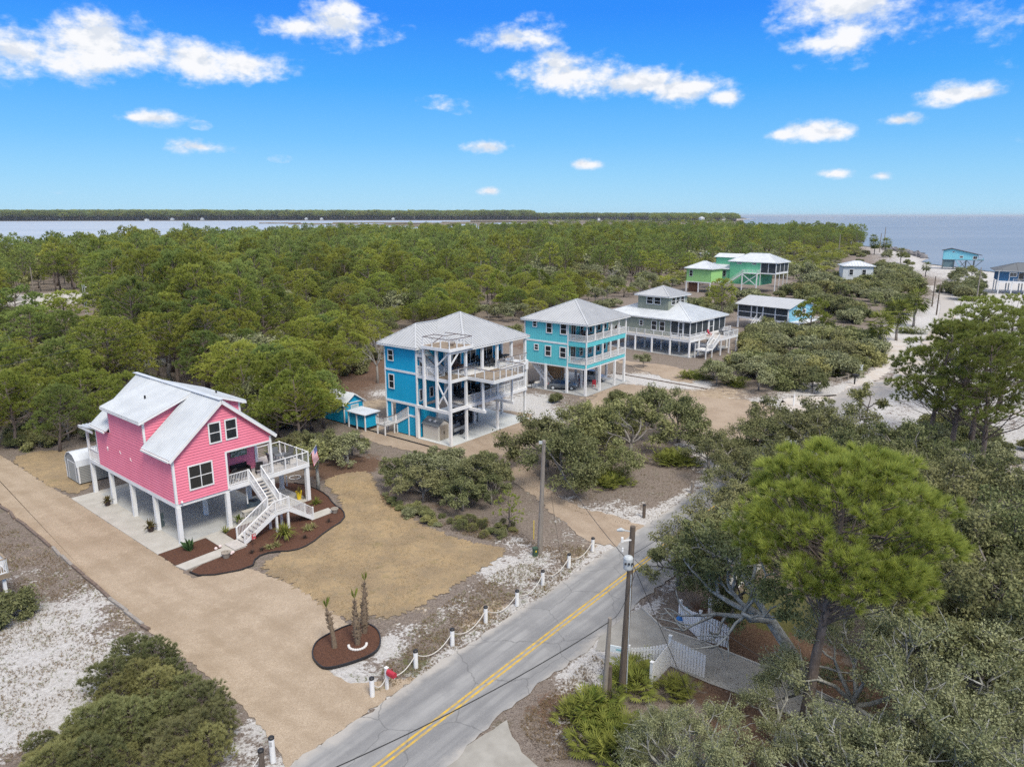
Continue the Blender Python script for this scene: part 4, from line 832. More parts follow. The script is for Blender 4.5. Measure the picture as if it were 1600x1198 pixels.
for y, t in ((8.65, 1.0), (6.66, 2.4)): post(bh, .05, y, .0, t, .13, name='skirt_post')
stairs(bh, (.0, 6.7, 2.5), (.0, 8.7, 1.25), 1.0, (1, 0, 0), 7, cap=CAP)
mb = MB(); mb.box(-1.8, 1.1, 8.75, 10.2, 1.1, 1.22); mb.build('entry_landing', GREYDECK, bh)
for x, y in ((-1.75, 8.8), (-1.75, 10.1), (-.3, 8.8)): post(bh, x, y, 0, 1.1, .12, name='landing_post')
for p, q in (((-1.8, 8.8), (-.05, 8.8)), ((-1.8, 8.8), (-1.8, 10.2))): rail(bh, (*p, 1.22), (*q, 1.22), .95, posts=1, cap=CAP)
def B2W(x, y, z=0): a = ANG_B; return (HB.x + x * math.cos(a) - y * math.sin(a), HB.y + x * math.sin(a) + y * math.cos(a), z)

# ================================================================ the aqua house
HA = g(914.3, 619); ANG_A = R(53); FA = ((HA.x, HA.y, 0), ANG_A)
slab_box('aqua_house_slab', [(-.2, -.25), (12.4, -.25), (12.4, 10.5), (-.2, 10.5)], -.1, .06, CONCG, FA)
ah = thing('aqua_house', 'pale aqua three level house with white trimmed corner porches and hip roof', 'house', HA, ANG_A)
def A2W(x, y, z=0): a = ANG_A; return (HA.x + x * math.cos(a) - y * math.sin(a), HA.y + x * math.sin(a) + y * math.cos(a), z)
XA, YA, PA = 11.5, 10.6, 3.07
batten('left_wall', [(PA, 3.9), (YA, 3.9), (YA, 10.2), (PA, 10.2)], 'x-', 0, AQUA, .4, ah); batten('back_wall', [(0, 3.9), (XA, 3.9), (XA, 10.2), (0, 10.2)], 'y+', YA, AQUA, .4, ah)
batten('right_wall', [(PA, 3.9), (YA, 3.9), (YA, 10.2), (PA, 10.2)], 'x+', XA, AQUA, .4, ah); batten('porch_wall', [(0, 4.0), (XA, 4.0), (XA, 10.2), (0, 10.2)], 'y-', PA, AQUA, .4, ah)
for z0, z1 in ((6.95, 7.75), (3.95, 4.55)):
    batten('porch_skirt', [(0, z0), (XA, z0), (XA, z1), (0, z1)], 'y-', .03, AQUA, .4, ah); batten('porch_skirt', [(.1, z0), (PA, z0), (PA, z1), (.1, z1)], 'x-', .0, AQUA, .4, ah)
    MB().box(.1, XA - .1, .16, PA, z1 - .25, z1 - .15).build('porch_floor', GREYDECK, ah)
    rail(ah, (.15, -.02, z1 - .12), (XA - .1, -.02, z1 - .12), 1.02, posts=1, ends=(False, False)); rail(ah, (-.03, .1, z1 - .12), (-.03, PA - .1, z1 - .12), 1.02, posts=1, ends=(False, False))
    for k in range(6):
        x = .02 + (XA - .1) * k / 5; zt = 10.1 if z0 > 5 else 6.95; post(ah, x + (.03 if k == 0 else 0), .0, z1, zt, .2, name='porch_post')
    window(ah, 'y-', PA, .6, 2.0, z1 + .0, z1 + 2.2, sash=0, cols=2, name='glass_door')
    for u in (3.1, 5.6, 8.0, 9.8): window(ah, 'y-', PA, u, u + 1.0, z1 + .35, z1 + 1.95)
trim(ah, (-.05, .1, -.08, .06, 3.7, 10.1), (-.05, .12, PA - .1, PA + .08, 3.9, 10.15), (-.05, .1, YA - .08, YA + .05, 3.9, 10.15), (XA - .1, XA + .05, -.08, .06, 3.7, 10.1))
trim(ah, (-.05, .0, PA + .08, YA - .08, 7.05, 7.3), name='band_trim')
for u0, u1, z0, z1 in ((8.38, 9.2, 9.12, 10.12), (5.7, 6.8, 8.45, 10.05), (3.2, 4.38, 8.48, 10.08), (8.06, 8.92, 5.72, 6.7), (5.84, 6.96, 5.04, 6.66), (3.26, 4.42, 5.08, 6.72)): window(ah, 'x-', 0, u0, u1, z0, z1, cols=1, tr=.13)
for x in (.05, 4.0, 8.4, 11.4):
    for y in (0.05, 3.15, 6.85, 10.4): post(ah, x, y, .06, 3.92, .30, name='piling')
trim(ah, (.1, XA, .1, .25, 3.7, 3.93), (.0, .14, .25, YA, 3.72, 3.9), (.14, XA, .25, YA, 3.8, 3.9), name='beam')
hip_roof(ah, -.5, 12.0, -.5, YA + .5, 10.25, 2.65, ROOFG, .42)
stairs(ah, (1.0, 10.3, 3.9), (1.0, 6.6, .1), 1.0, (1, 0, 0), 16)

# ================================================================ the sage house with a cupola
HG = g(1076.5, 559); ANG_G = R(46.5); FG = ((HG.x, HG.y, 0), ANG_G)
slab_box('sage_house_slab', [(-.1, -.2), (15.5, -.2), (15.5, 18), (-.1, 18)], -.1, .05, CONCG, FG)
gh = thing('sage_house', 'low sage green house on pilings with a windowed cupola and wide white deck', 'house', HG, ANG_G)
X0, X1, Y0, Y1 = 1.9, 15.2, 1.2, 20.0
poly_wall('left_wall', [(5.2, 3.2), (Y1, 3.2), (Y1, 6.15), (5.2, 6.15)], 'x-', X0, SAGE, .2, gh); poly_wall('right_wall', [(Y0, 3.2), (Y1, 3.2), (Y1, 6.15), (Y0, 6.15)], 'x+', X1, SAGE, .2, gh); poly_wall('porch_wall', [(X0, 3.2), (X1, 3.2), (X1, 6.15), (X0, 6.15)], 'y-', 5.2, SAGE, .2, gh); poly_wall('rear_wall', [(X0, 3.2), (X1, 3.2), (X1, 6.15), (X0, 6.15)], 'y+', Y1, SAGE, .2, gh)
for u0, u1, z0, z1 in ((11.2, 12.1, 4.5, 5.6), (8.2, 9.4, 3.9, 5.75), (6.4, 7.6, 3.9, 5.75)): window(gh, 'x-', X0, u0, u1, z0, z1)
for a, b in ((Y0 + .1, 2.5), (3.6, 5.1)): q = MB(); wbox(q, 'x-', X0, a, b, 3.5, 6.0, -.02, 0); q.build('screen_panel', SCREEN, gh)
window(gh, 'x-', X0, 2.55, 3.55, 3.2, 6.0, sash=1, tr=.14, glass=SCREEN, name='screen_door')
xs_ = np.linspace(X0 + .1, X1 - .1, 7)
for i, (a, b) in enumerate(zip(xs_, xs_[1:])):
    if i == 3: window(gh, 'y-', Y0, a + .1, b - .1, 3.2, 6.0, sash=1, tr=.3, glass=SCREEN, name='screen_door'); continue
    q = MB(); wbox(q, 'y-', Y0, a + .08, b - .08, 3.5, 6.0, -.02, 0); q.build('screen_panel', SCREEN, gh)
for x in xs_: MB().box(x - .08, x + .08, Y0 - .05, Y0 + .08, 3.15, 6.15).build('porch_post', WHITE, gh)
trim(gh, (X0 - .05, X0 + .1, 5.1, 5.25, 3.15, 6.15), (X0 - .05, X0 + .08, 2.42, 2.56, 3.15, 6.15), (X0 - .05, X0 + .08, 3.54, 3.66, 3.15, 6.15))
trim(gh, (X0 + .1, X1, Y0 - .02, Y0 + .03, 3.15, 3.5), (X0 - .02, X0 + .03, Y0 + .08, 5.1, 3.15, 3.5), name='kick_panel')
hip_roof(gh, X0 - .55, X1 + .55, Y0 - .55, Y1 + .5, 6.3, 2.6, ROOFW, .45)
c0, c1, d0, d1 = 4.5, 11.4, 7.6, 14.3
poly_wall('cupola_wall', [(d0, 7.0), (d1, 7.0), (d1, 10.0), (d0, 10.0)], 'x-', c0, SAGE, .2, gh); poly_wall('cupola_wall', [(c0, 7.0), (c1, 7.0), (c1, 10.0), (c0, 10.0)], 'y-', d0, SAGE, .2, gh); poly_wall('cupola_wall', [(d0, 7.0), (d1, 7.0), (d1, 10.0), (d0, 10.0)], 'x+', c1, SAGE, .2, gh); poly_wall('cupola_wall', [(c0, 7.0), (c1, 7.0), (c1, 10.0), (c0, 10.0)], 'y+', d1, SAGE, .2, gh)
hip_roof(gh, c0 - .6, c1 + .6, d0 - .6, d1 + .6, 10.1, 1.6, ROOFG, .45, name='cupola_roof')
for u in (10.85, 9.15): window(gh, 'x-', c0, u, u + 1.5, 8.4, 9.85, cols=1)
for u in (5.6, 7.25, 8.9): window(gh, 'y-', d0, u, u + 1.4, 8.35, 9.85)
mb = MB(); boards(mb, .05, X0, .0, 20, 3.12, 'y', .2); boards(mb, X0, 15.2, .0, Y0, 3.12, 'x', .2); boards(mb, 5.6, 12.2, -3, -.02, 3.12, 'x', .2); mb.build('deck_floor', GREYDECK, gh)
mb = MB(); mb.box(-.03, .04, -.05, 20, 2.75, 3.1); mb.box(.04, 5.6, -.06, 0, 2.75, 3.1); mb.box(5.5, 5.6, -3.1, -.06, 2.75, 3.1); mb.box(5.6, 12.3, -3.1, -3.02, 2.75, 3.1); mb.box(12.2, 12.3, -3.02, 0, 2.75, 3.1); mb.box(12.3, 15.3, -.06, 0, 2.75, 3.1); mb.box(.05, 15.2, .0, 18, 2.9, 3.0); mb.build('deck_beam', CREAM if False else WHITE, gh)
for p, q in (((.02, .1), (.02, 19)), ((.1, -.02), (5.5, -.02)), ((6.9, -3.05), (12.2, -3.05)), ((12.25, -3), (12.25, 0)), ((12.3, -.03), (15.2, -.03))): rail(gh, (*p, 3.12), (*q, 3.12), 1.08, post_w=.12, bal=.2)
for x in (.1, 3.45, 7.0, 10.6, 14.2):
    for y in (.1, 4.1, 8.0, 11.7, 15.5):
        if x > 8 and y > 9: continue
        MB().tube([(x, y, .05), (x, y, 2.95)], .2, 10).build('piling', WHITE, gh)
for x in (6.0, 9.2, 12.1): post(gh, x, -2.95, 0, 2.8, .2, name='deck_post')
stairs(gh, (5.5, -2.9, 3.1), (3.2, -2.9, 1.6), 1.2, (0, 1, 0), 8); MB().box(.7, 3.2, -2.95, -.6, 1.4, 1.55).build('landing', WHITE, gh)
for p, q in (((.75, -2.9), (3.1, -2.9)), ((.75, -2.9), (.75, -.7))): rail(gh, (*p, 1.55), (*q, 1.55), 1.0, posts=1, bal=.2)
for x, y in ((.8, -2.85), (3.0, -2.85), (.8, -.7)): post(gh, x, y, 0, 1.4, .16, name='landing_post')

# ================================================================ houses farther along the road
def frame_at(px, py, ang): p = g(px, py); return (p.x, p.y, 0), R(ang)
def simple_block(par, x0, x1, y0, y1, z0, z1, m, plane_walls=('x-', 'y-', 'x+', 'y+'), sp=.5):
    for pl in plane_walls:
        w = {'x-': x0, 'x+': x1, 'y-': y0, 'y+': y1}[pl]; a, b = (y0, y1) if pl[0] == 'x' else (x0, x1)
        batten('wall', [(a, z0), (b, z0), (b, z1), (a, z1)], pl, w, m, sp, par)
# mint green compound
o, a = frame_at(1209.5, 459, 47); mh = thing('mint_house', 'mint green two level house with white hip roof and long outside stair', 'house', o, a)
simple_block(mh, 0, 9.5, 5.2, 16.2, 2.4, 9.9, MINT); hip_roof(mh, -.6, 10.2, -.6, 16.8, 10.0, 2.7, ROOFW, .6)
TARP = mat('blue_tarp', (.03, .13, .40), .5)
mb = MB(); mb.face([(9.0, 2.0, 10.55), (10.2, 2.2, 10.25), (10.2, 14, 10.25), (5.0, 10.8, 12.75), (5.0, 5.2, 12.75)]); mb.build('roof_tarp', TARP, mh)
for u in (6.8, 12.0): window(mh, 'x-', 0, u, u + 1.6, 9.1, 9.6, sash=0)
MB().box(0, 9.5, 0, 5.2, 6.3, 6.55).build('porch_floor', WHITE, mh)
for a0_, b0_ in ((.15, 2.5), (2.7, 5.1)): q = MB(); wbox(q, 'x-', 0, a0_, b0_, 7.2, 9.9, -.03, 0); q.build('screen_panel', SCREEN, mh); q = MB(); wbox(q, 'x-', 0, a0_, b0_, 6.55, 7.2, -.03, 0); q.build('kick_panel', SCREEN, mh)
for a0_, b0_ in ((.2, 3.0), (3.2, 6.2), (6.4, 9.4)): q = MB(); wbox(q, 'y-', 0, a0_, b0_, 6.9, 9.9, -.03, 0); q.build('screen_panel', SCREEN, mh)
trim(mh, (-.08, .14, -.08, .14, 0, 10), (-.08, .1, 2.5, 2.7, 6.4, 10), (-.08, .1, 5.1, 5.3, 2.4, 10), (3.0, 3.2, -.08, .1, 0, 10), (6.2, 6.4, -.08, .1, 0, 10), (9.3, 9.6, -.08, .1, 0, 10), name='porch_post')
trim(mh, (-.1, 9.7, -.1, .0, 6.25, 6.85), (-.1, 0, 0, 5.2, 6.2, 6.6), name='band_trim')
simple_block(mh, .3, 9, 16.2, 24, 2.4, 7.3, MINT, ('x-', 'y+')); simple_block(mh, 3, 10, 14.5, 23, 7, 11, MINT)
for u in (17.5, 20.5): window(mh, 'x-', .3, u, u + 1.3, 4.6, 6.8)
mb = MB(); ribbed(mb, [(-.5, 24.4, 7.2), (-.5, 16.2, 7.2), (4, 16.2, 9.0), (4, 24.4, 9.0)], (1, 0, .4), .6); mb.build('link_roof', ROOFW, mh)
mb = MB(); ribbed(mb, [(2.4, 23.5, 11.0), (2.4, 14, 11.0), (6, 14, 12.2), (6, 23.5, 12.2)], (1, 0, .33), .6); ribbed(mb, [(10, 14, 11), (10, 23.5, 11), (6, 23.5, 12.2), (6, 14, 12.2)], (-1, 0, .33), .6); mb.build('upper_roof', ROOFW, mh)
MB().box(-2.4, 0, 5.2, 10.5, 6.2, 6.4).build('stair_deck', WHITE, mh); rail(mh, (-2.4, 5.2, 6.4), (-2.4, 10.5, 6.4), 1.1, posts=3, bal=.25); rail(mh, (-2.4, 5.2, 6.4), (0, 5.2, 6.4), 1.1, posts=1, bal=.25)
for y in (5.3, 10.4): post(mh, -2.3, y, 0, 6.3, .3, name='deck_post')
MB().beam((-2.3, 5.4, 2.5), (-2.3, 10.3, 5.9), .15, .2).build('cross_brace', WHITE, mh); MB().beam((-2.3, 10.3, 2.5), (-2.3, 5.4, 5.9), .15, .2).build('cross_brace', WHITE, mh)
stairs(mh, (-2.4, 10.5, 6.3), (-2.4, 18, 1.0), 1.4, (1, 0, 0), 18, bal=.35)
o2, a2 = frame_at(1109, 458, 47); lh = thing('lime_house', 'small lime green cottage on posts with a white hip roof beside the mint house', 'house', o2, a2)
simple_block(lh, 0, 8, 0, 9, 3.3, 7.8, LIME); hip_roof(lh, -.7, 8.7, -.7, 9.7, 7.9, 2.3, ROOFW, .6); window(lh, 'x-', 0, 6.6, 7.9, 5.2, 7.2)
trim(lh, (-.06, .0, 0, 9, 3.2, 3.5), (0, 8, -.06, 0, 3.2, 3.5), name='band_trim')
for y in (.1, 4.4, 8.9): post(lh, .1, y, 0, 3.3, .3)
q = MB(); wbox(q, 'x-', 1.2, 4.6, 8.7, 0, 3.2, 0, .05); q.build('cedar_panel', mat('cedar_boards', (.20, .09, .045), .8, (.15, .07, .035), 4), lh)
# screened cottage
o, a = frame_at(1229.5, 521, 40); sh = thing('screened_cottage', 'low pale blue cottage with grey ribbed roof and long white framed screen porch', 'house', o, a)
LW = 12.5
mb = MB(); ribbed(mb, [(-.6, LW + .6, 5.4), (-.6, -.6, 5.4), (5.2, -.6, 7.0), (5.2, LW + .6, 7.0)], (1, 0, .28), .75, .07, .06); mb.build('roof', ROOFG, sh)
mb = MB(); ribbed(mb, [(11, -.6, 5.4), (11, LW + .6, 5.4), (5.2, LW + .6, 7.0), (5.2, -.6, 7.0)], (-1, 0, .28), .75, .07, .06); mb.build('roof', ROOFG, sh)
us = (.1, 3.1, 6.1, 7.6, 9.0, LW - .1)
for u0, u1 in zip(us, us[1:]):
    for z0, z1 in ((2.6, 3.7), (3.85, 5.2)): q = MB(); wbox(q, 'x-', 0, u0 + .12, u1 - .12, z0, z1, -.05, 0); q.build('screen_panel', SCREEN, sh)
for u in us: MB().box(-.08, .1, u - .12, u + .12, 2.4, 5.35).build('porch_post', WHITE, sh)
trim(sh, (-.06, .05, 0, LW, 3.7, 3.85), (-.08, .05, 0, LW, 2.2, 2.6), (-.06, .06, 0, LW, 5.2, 5.4), name='band_trim')
batten('end_wall', [(0, 2.4), (10.4, 2.4), (10.4, 5.4), (5.2, 6.8), (0, 5.4)], 'y-', 0, SKYB, .5, sh); batten('rear_wall', [(0, 2.4), (LW, 2.4), (LW, 5.4), (0, 5.4)], 'x+', 10.4, SKYB, .5, sh); batten('end_wall', [(0, 2.4), (10.4, 2.4), (10.4, 5.4), (5.2, 6.8), (0, 5.4)], 'y+', LW, SKYB, .5, sh)
for u in (3.0, 5.6): window(sh, 'y-', 0, u, u + 1.6, 3.2, 4.9, tr=.2)
MB().box(0, 10.4, -2.6, 0, 2.3, 2.45).build('deck_floor', WHITE, sh); MB().box(.05, 10.3, .05, LW, 2.25, 2.4).build('floor_frame', WHITE, sh); rail(sh, (0, -2.6, 2.45), (10.4, -2.6, 2.45), .9, posts=5, bal=.3); rail(sh, (0, -2.6, 2.45), (0, -.2, 2.45), .9, posts=1, bal=.3)
for x, y in ((.1, .1), (.1, 6), (.1, 12.3), (.1, -2.5), (5, -2.5), (10.3, -2.5), (5, .1), (5, 6)): post(sh, x, y, 0, 2.3, .3)
stairs(sh, (-.1, 6.4, 2.4), (-2.6, 6.4, .1), 1.2, (0, 1, 0), 10, bal=.35)
# weathered beach house on braced stilts at the water's edge
o, a = frame_at(1498, 421, -30); sb = thing('stilt_beach_house', 'weathered turquoise house with a slanting roof on braced stilts at the shore', 'house', o, a)
sb.scale = (.72, .72, .72)
POLEG = mat('weathered_piling', (.10, .12, .125), .9, (.16, .18, .18), 3)
q = MB(); b = [(-10, 6.3), (10, 6.3), (10, 9.6), (-5.5, 13.2), (-10, 12.2)]; P, U, N = fr('y-', 0); ribbed(q, [P + U * u + Vector((0, 0, z)) for u, z in b], (0, 0, 1), 1.2, .05, .03, .15); q.build('wall', WEATHERED_BLUE, sb)
q = MB(); P, U, N = fr('y-', 9); ribbed(q, [P + U * u + Vector((0, 0, z)) for u, z in b][::-1], (0, 0, 1), 1.2, .05, .03, .15); q.build('wall', WEATHERED_BLUE, sb)
batten('wall', [(0, 6.3), (9, 6.3), (9, 12.2), (0, 12.2)], 'x-', -10, WEATHERED_BLUE, 1.2, sb); batten('wall', [(0, 6.3), (9, 6.3), (9, 9.6), (0, 9.6)], 'x+', 10, WEATHERED_BLUE, 1.2, sb)
mb = MB(); ribbed(mb, [(-5.5, -.8, 13.5), (12.2, -.8, 9.3), (12.2, 9.8, 9.3), (-5.5, 9.8, 13.5)], (1, 0, -.24), 1.2); ribbed(mb, [(-11, -.8, 12.1), (-5.5, -.8, 13.5), (-5.5, 9.8, 13.5), (-11, 9.8, 12.1)], (1, 0, .24), 1.2); mb.build('roof', ROOFD, sb)
window(sb, 'y-', -.02, -.4, 1.5, 7.4, 9.0, sash=0, cols=2, tr=.2); window(sb, 'y-', -.02, -4.8, -3.6, 11.0, 11.7, sash=0); window(sb, 'y-', -.02, 7.0, 9.6, 6.7, 8.9, sash=0, cols=2, tr=.25)
batten('lower_wall', [(-9.8, 1.2), (-3.5, 1.2), (-3.5, 6.2), (-9.8, 6.2)], 'y-', .4, mat('grey_blue_planks', (.10, .165, .185), .9, (.14, .21, .23), 2), .8, sb); batten('lower_wall', [(.4, 1.2), (8.6, 1.2), (8.6, 6.2), (.4, 6.2)], 'x-', -9.8, MATS['grey_blue_planks'], .8, sb)
MB().box(-10.2, 13.2, -.2, 9.2, 6.0, 6.3).build('floor_frame', POLEG, sb); rail(sb, (10.2, -.1, 6.3), (13.1, -.1, 6.3), 1.1, posts=2, bal=.4, m=WEATHERED_BLUE); rail(sb, (13.1, -.1, 6.3), (13.1, 9, 6.3), 1.1, posts=3, bal=.4, m=WEATHERED_BLUE)
for x in (-9.6, -3.2, 3.6, 8.2):
    for y in (.3, 4.5, 8.7): post(sb, x, y, -1.5, 6.0, .55, POLEG)
for p, q_ in (((3.6, .3, 5.8), (-.6, .3, .5)), ((3.6, .3, .8), (0, .3, 5.6)), ((4, .3, 5.8), (8, .3, 1.2)), ((8.3, .3, 1.4), (12.4, .3, 5.9))): MB().beam(p, q_, .3, .4).build('brace', POLEG, sb)
stairs(sb, (-2.6, -.2, 6.1), (1.2, -2.0, .5), 1.3, (0, -1, 0), 14, m=WEATHERED_BLUE, bal=.5)
# navy house on tall white pilings, cut by the frame
o, a = frame_at(1578, 459.5, -27); nh = thing('navy_house', 'dark blue house with a grey shingle roof on tall white pilings', 'house', o, a)
nh.scale = (.85, .85, .82)
simple_block(nh, -4.4, 16, 1.5, 14, 5.0, 9.0, NAVY); hip_roof(nh, -6, 17.6, -.2, 15.4, 9.1, 2.9, ROOFD, 5.0, name='roof'); mb = MB()
simple_block(nh, 4.4, 14, -.5, 1.4, 5.0, 8.9, NAVY, ('x-', 'y-'))
q = MB(); ribbed(q, [(3.6, -1.2, 8.9), (9.2, -1.2, 10.2), (9.2, 6, 10.2), (3.6, 6, 8.9)], (1, 0, .2), 5); ribbed(q, [(9.2, -1.2, 10.2), (14.8, -1.2, 8.9), (14.8, 6, 8.9), (9.2, 6, 10.2)], (1, 0, -.2), 5); q.build('porch_roof', ROOFD, nh)
window(nh, 'y-', 1.5, -1.0, 1.6, 6.7, 8.4, cols=2, tr=.25); window(nh, 'y-', 1.5, 2.0, 3.8, 5.3, 8.4, sash=0, name='door')
trim(nh, (-4.5, -4.2, 1.35, 1.6, 4.8, 9), (4.25, 4.55, -.65, -.35, 4.8, 8.9), (-.95, -.7, 1.3, 1.45, 5.0, 6.6), name='corner_trim'); trim(nh, (-4.5, 16, -1.4, -1.2, 4.5, 5.0), (-4.5, 16, -1.2, 1.5, 4.7, 4.9), name='deck_beam')
rail(nh, (.2, -1.3, 5.0), (4.2, -1.3, 5.0), 1.1, posts=2, bal=.35)
for x in (-4.2, 0, 4.3, 9.3, 14.2):
    for y in (-1.2, 6.5, 13.5): post(nh, x, y, 0, 4.7, .4, name='piling')
for i, (px, py, w, dd, h, rise, m, lab) in enumerate([(1338, 449, 10, 8, 7.6, 1.6, mat('white_siding', (.6, .62, .62), .7), 'white cottage with pale hip roof standing among scrub before the shore road'), (1210, 396, 12, 10, 7, 2, MATS['white_siding'], 'white roofed house half hidden in the pines above the mint house'),
                                                      (1098, 347.0, 18, 14, 16, 5, MATS['white_siding'], 'large white house on the far point among trees, left one of the pair'), (1131, 346.2, 22, 15, 15, 5, MATS['white_siding'], 'large white house on the far point, the right one nearest the sea'), (1113, 415, 6, 6, 6, 1.5, MATS['white_siding'], 'small white building glimpsed in the trees above the lime cottage')]):
    o, a = frame_at(px, py, 30 if px < 1200 else -15); h_ = thing('cottage', lab, 'house', o, a); simple_block(h_, -w / 2, w / 2, 0, dd, h * .35, h, m, sp=2.0); hip_roof(h_, -w / 2 - .6, w / 2 + .6, -.6, dd + .6, h, rise, ROOFW, 1.0)
    for u in (-w * .3, w * .12): window(h_, 'y-', 0, u, u + w * .16, h * .55, h * .85, tr=.2)
    for x in (-w / 2 + .3, 0, w / 2 - .3): post(h_, x, .3, 0, h * .36, .4)
FARW = [(92, 344.0, 'leftmost pale house on the wooded far shore'), (228, 345.2, 'pale house at the waterline of the far shore, second from the left'), (268, 343.8, 'pale house on the far shore, third from the left'), (315, 343.6, 'small pale house on the far shore, fourth from the left'), (478, 343.2, 'white house on the far shore left of the middle of the bay'), (502, 343.4, 'white house on the far shore just right of another white house'), (614, 343.2, 'pale house on the far shore above the marsh islands'), (936, 344.0, 'pale house on the far shore beyond the marsh, rightmost')]
for px, py, lab in FARW:
    p = g(px, py + .9); d_ = p.y; mb = MB(); s = d_ / 1125 * .62; mb.box(-3 * s, 3 * s, 0, 20, 2, 3.2 * s + 3); ob = mb.build('far_house', MATS['white_siding']); ob.location = (p.x, p.y, 0); tag(ob, lab, 'house', 'houses on the far shore')
    mb = MB(); mb.face([(-3.4 * s, -1, 3 + 3.2 * s), (3.4 * s, -1, 3 + 3.2 * s), (0, 9, 3 + 4.6 * s)]); mb.face([(-3.4 * s, -1, 3 + 3.2 * s), (0, 9, 3 + 4.6 * s), (-3.4 * s, 21, 3 + 3.2 * s)]); mb.face([(3.4 * s, -1, 3 + 3.2 * s), (3.4 * s, 21, 3 + 3.2 * s), (0, 9, 3 + 4.6 * s)]); mb.build('roof', ROOFW, ob)
# ================================================================ vegetation
def foliage(name, dark, light, alt, alt_amt=.55, trans=.38, vary=.5):
    m = bpy.data.materials.new(name); m.use_nodes = True; nt = m.node_tree; nt.nodes.clear()
    out = nt.nodes.new('ShaderNodeOutputMaterial'); at = nt.nodes.new('ShaderNodeAttribute'); at.attribute_name = 'tint'; oi = nt.nodes.new('ShaderNodeObjectInfo')
    def mix(f, a, b):
        n = nt.nodes.new('ShaderNodeMix'); n.data_type = 'RGBA'
        for s, v in ((n.inputs[0], f), (n.inputs[6], a), (n.inputs[7], b)):
            if isinstance(v, tuple): s.default_value = (*v, 1)
            elif isinstance(v, float): s.default_value = v
            else: nt.links.new(v, s)
        return n.outputs[2]
    def mm(op, a, b):
        n = nt.nodes.new('ShaderNodeMath'); n.operation = op
        for s, v in ((n.inputs[0], a), (n.inputs[1], b)):
            if isinstance(v, float): s.default_value = v
            else: nt.links.new(v, s)
        return n.outputs[0]
    c = mix(at.outputs['Fac'], dark, light); c = mix(mm('MULTIPLY', oi.outputs['Random'], alt_amt), c, alt)
    h = nt.nodes.new('ShaderNodeHueSaturation'); nt.links.new(c, h.inputs['Color'])
    r2_ = mm('FRACT', mm('MULTIPLY', oi.outputs['Random'], 7.31), 0.0); nt.links.new(mm('ADD', mm('MULTIPLY', r2_, vary), 1.0 - vary * .5), h.inputs['Value'])
    d = nt.nodes.new('ShaderNodeBsdfDiffuse'); t = nt.nodes.new('ShaderNodeBsdfTranslucent'); ms = nt.nodes.new('ShaderNodeMixShader'); ms.inputs[0].default_value = trans
    nt.links.new(h.outputs[0], d.inputs['Color']); nt.links.new(h.outputs[0], t.inputs['Color']); nt.links.new(d.outputs[0], ms.inputs[1]); nt.links.new(t.outputs[0], ms.inputs[2]); nt.links.new(ms.outputs[0], out.inputs['Surface'])
    return m
PINEF = foliage('pine_needles', (.155, .205, .045), (.415, .470, .105), (.46, .42, .09), .5)
HEROF = foliage('bright_pine_needles', (.190, .240, .050), (.480, .530, .125), (.42, .46, .10), .2, vary=.05)
PINEG = foliage('deep_green_needles', (.125, .180, .055), (.320, .400, .120), (.38, .41, .12), .5, vary=.4)
DARKPF = foliage('dark_pine_needles', (.130, .175, .045), (.340, .385, .105), (.34, .35, .09), .5)
OAKG = foliage('grey_oak_leaves', (.120, .138, .065), (.370, .380, .215), (.29, .30, .16), .5, .2, .25)
OAKD = foliage('dark_oak_leaves', (.085, .108, .046), (.255, .270, .125), (.24, .215, .11), .5, .2, .3)
SHRUBF = foliage('scrub_leaves', (.115, .140, .058), (.310, .330, .150), (.33, .30, .12), .6, .2, .35)
PALMF = foliage('palmetto_fronds', (.060, .095, .020), (.230, .260, .060), (.25, .23, .06), .4, .2, .25)
DRYF = foliage('dry_fronds', (.16, .11, .06), (.28, .21, .12), (.2, .15, .08), .3, .1)
BARE = mat('bare_twigs', (.20, .185, .165), .95, (.30, .285, .26), 4.0)

def np_mesh(name, V, k, mats, tint=None, extra=None):
    """mesh of n separate k-gons; extra = an MB whose faces (material 1) are joined in"""
    V = np.asarray(V, np.float32).reshape(-1, 3); nf = len(V) // k
    me = bpy.data.meshes.new(name); ev = np.array(extra.v, np.float32).reshape(-1, 3) if extra and extra.v else np.zeros((0, 3), np.float32)
    ef = extra.f if extra else []; el = np.array([len(V) + i for f in ef for i in f], np.int32); es = np.array([len(f) for f in ef], np.int32)
    allv = np.concatenate([V, ev]); me.vertices.add(len(allv)); me.vertices.foreach_set('co', allv.ravel())
    loops = np.concatenate([np.arange(len(V), dtype=np.int32), el]); me.loops.add(len(loops)); me.loops.foreach_set('vertex_index', loops)
    sizes = np.concatenate([np.full(nf, k, np.int32), es]); starts = np.concatenate([[0], np.cumsum(sizes)[:-1]]).astype(np.int32)
    me.polygons.add(len(sizes)); me.polygons.foreach_set('loop_start', starts)
    for m in mats: me.materials.append(m)
    if len(es): me.polygons.foreach_set('material_index', np.concatenate([np.zeros(nf, np.int32), np.ones(len(es), np.int32)]))
    me.update(calc_edges=True)
    t = np.zeros(len(allv), np.float32)
    if tint is not None: t[:len(V)] = np.repeat(tint, k)
    a = me.attributes.new('tint', 'FLOAT', 'POINT'); a.data.foreach_set('value', t); return me
def unit(a): return a / (np.linalg.norm(a, axis=-1, keepdims=True) + 1e-9)
def rand_unit(r, n): return unit(r.normal(size=(n, 3)))
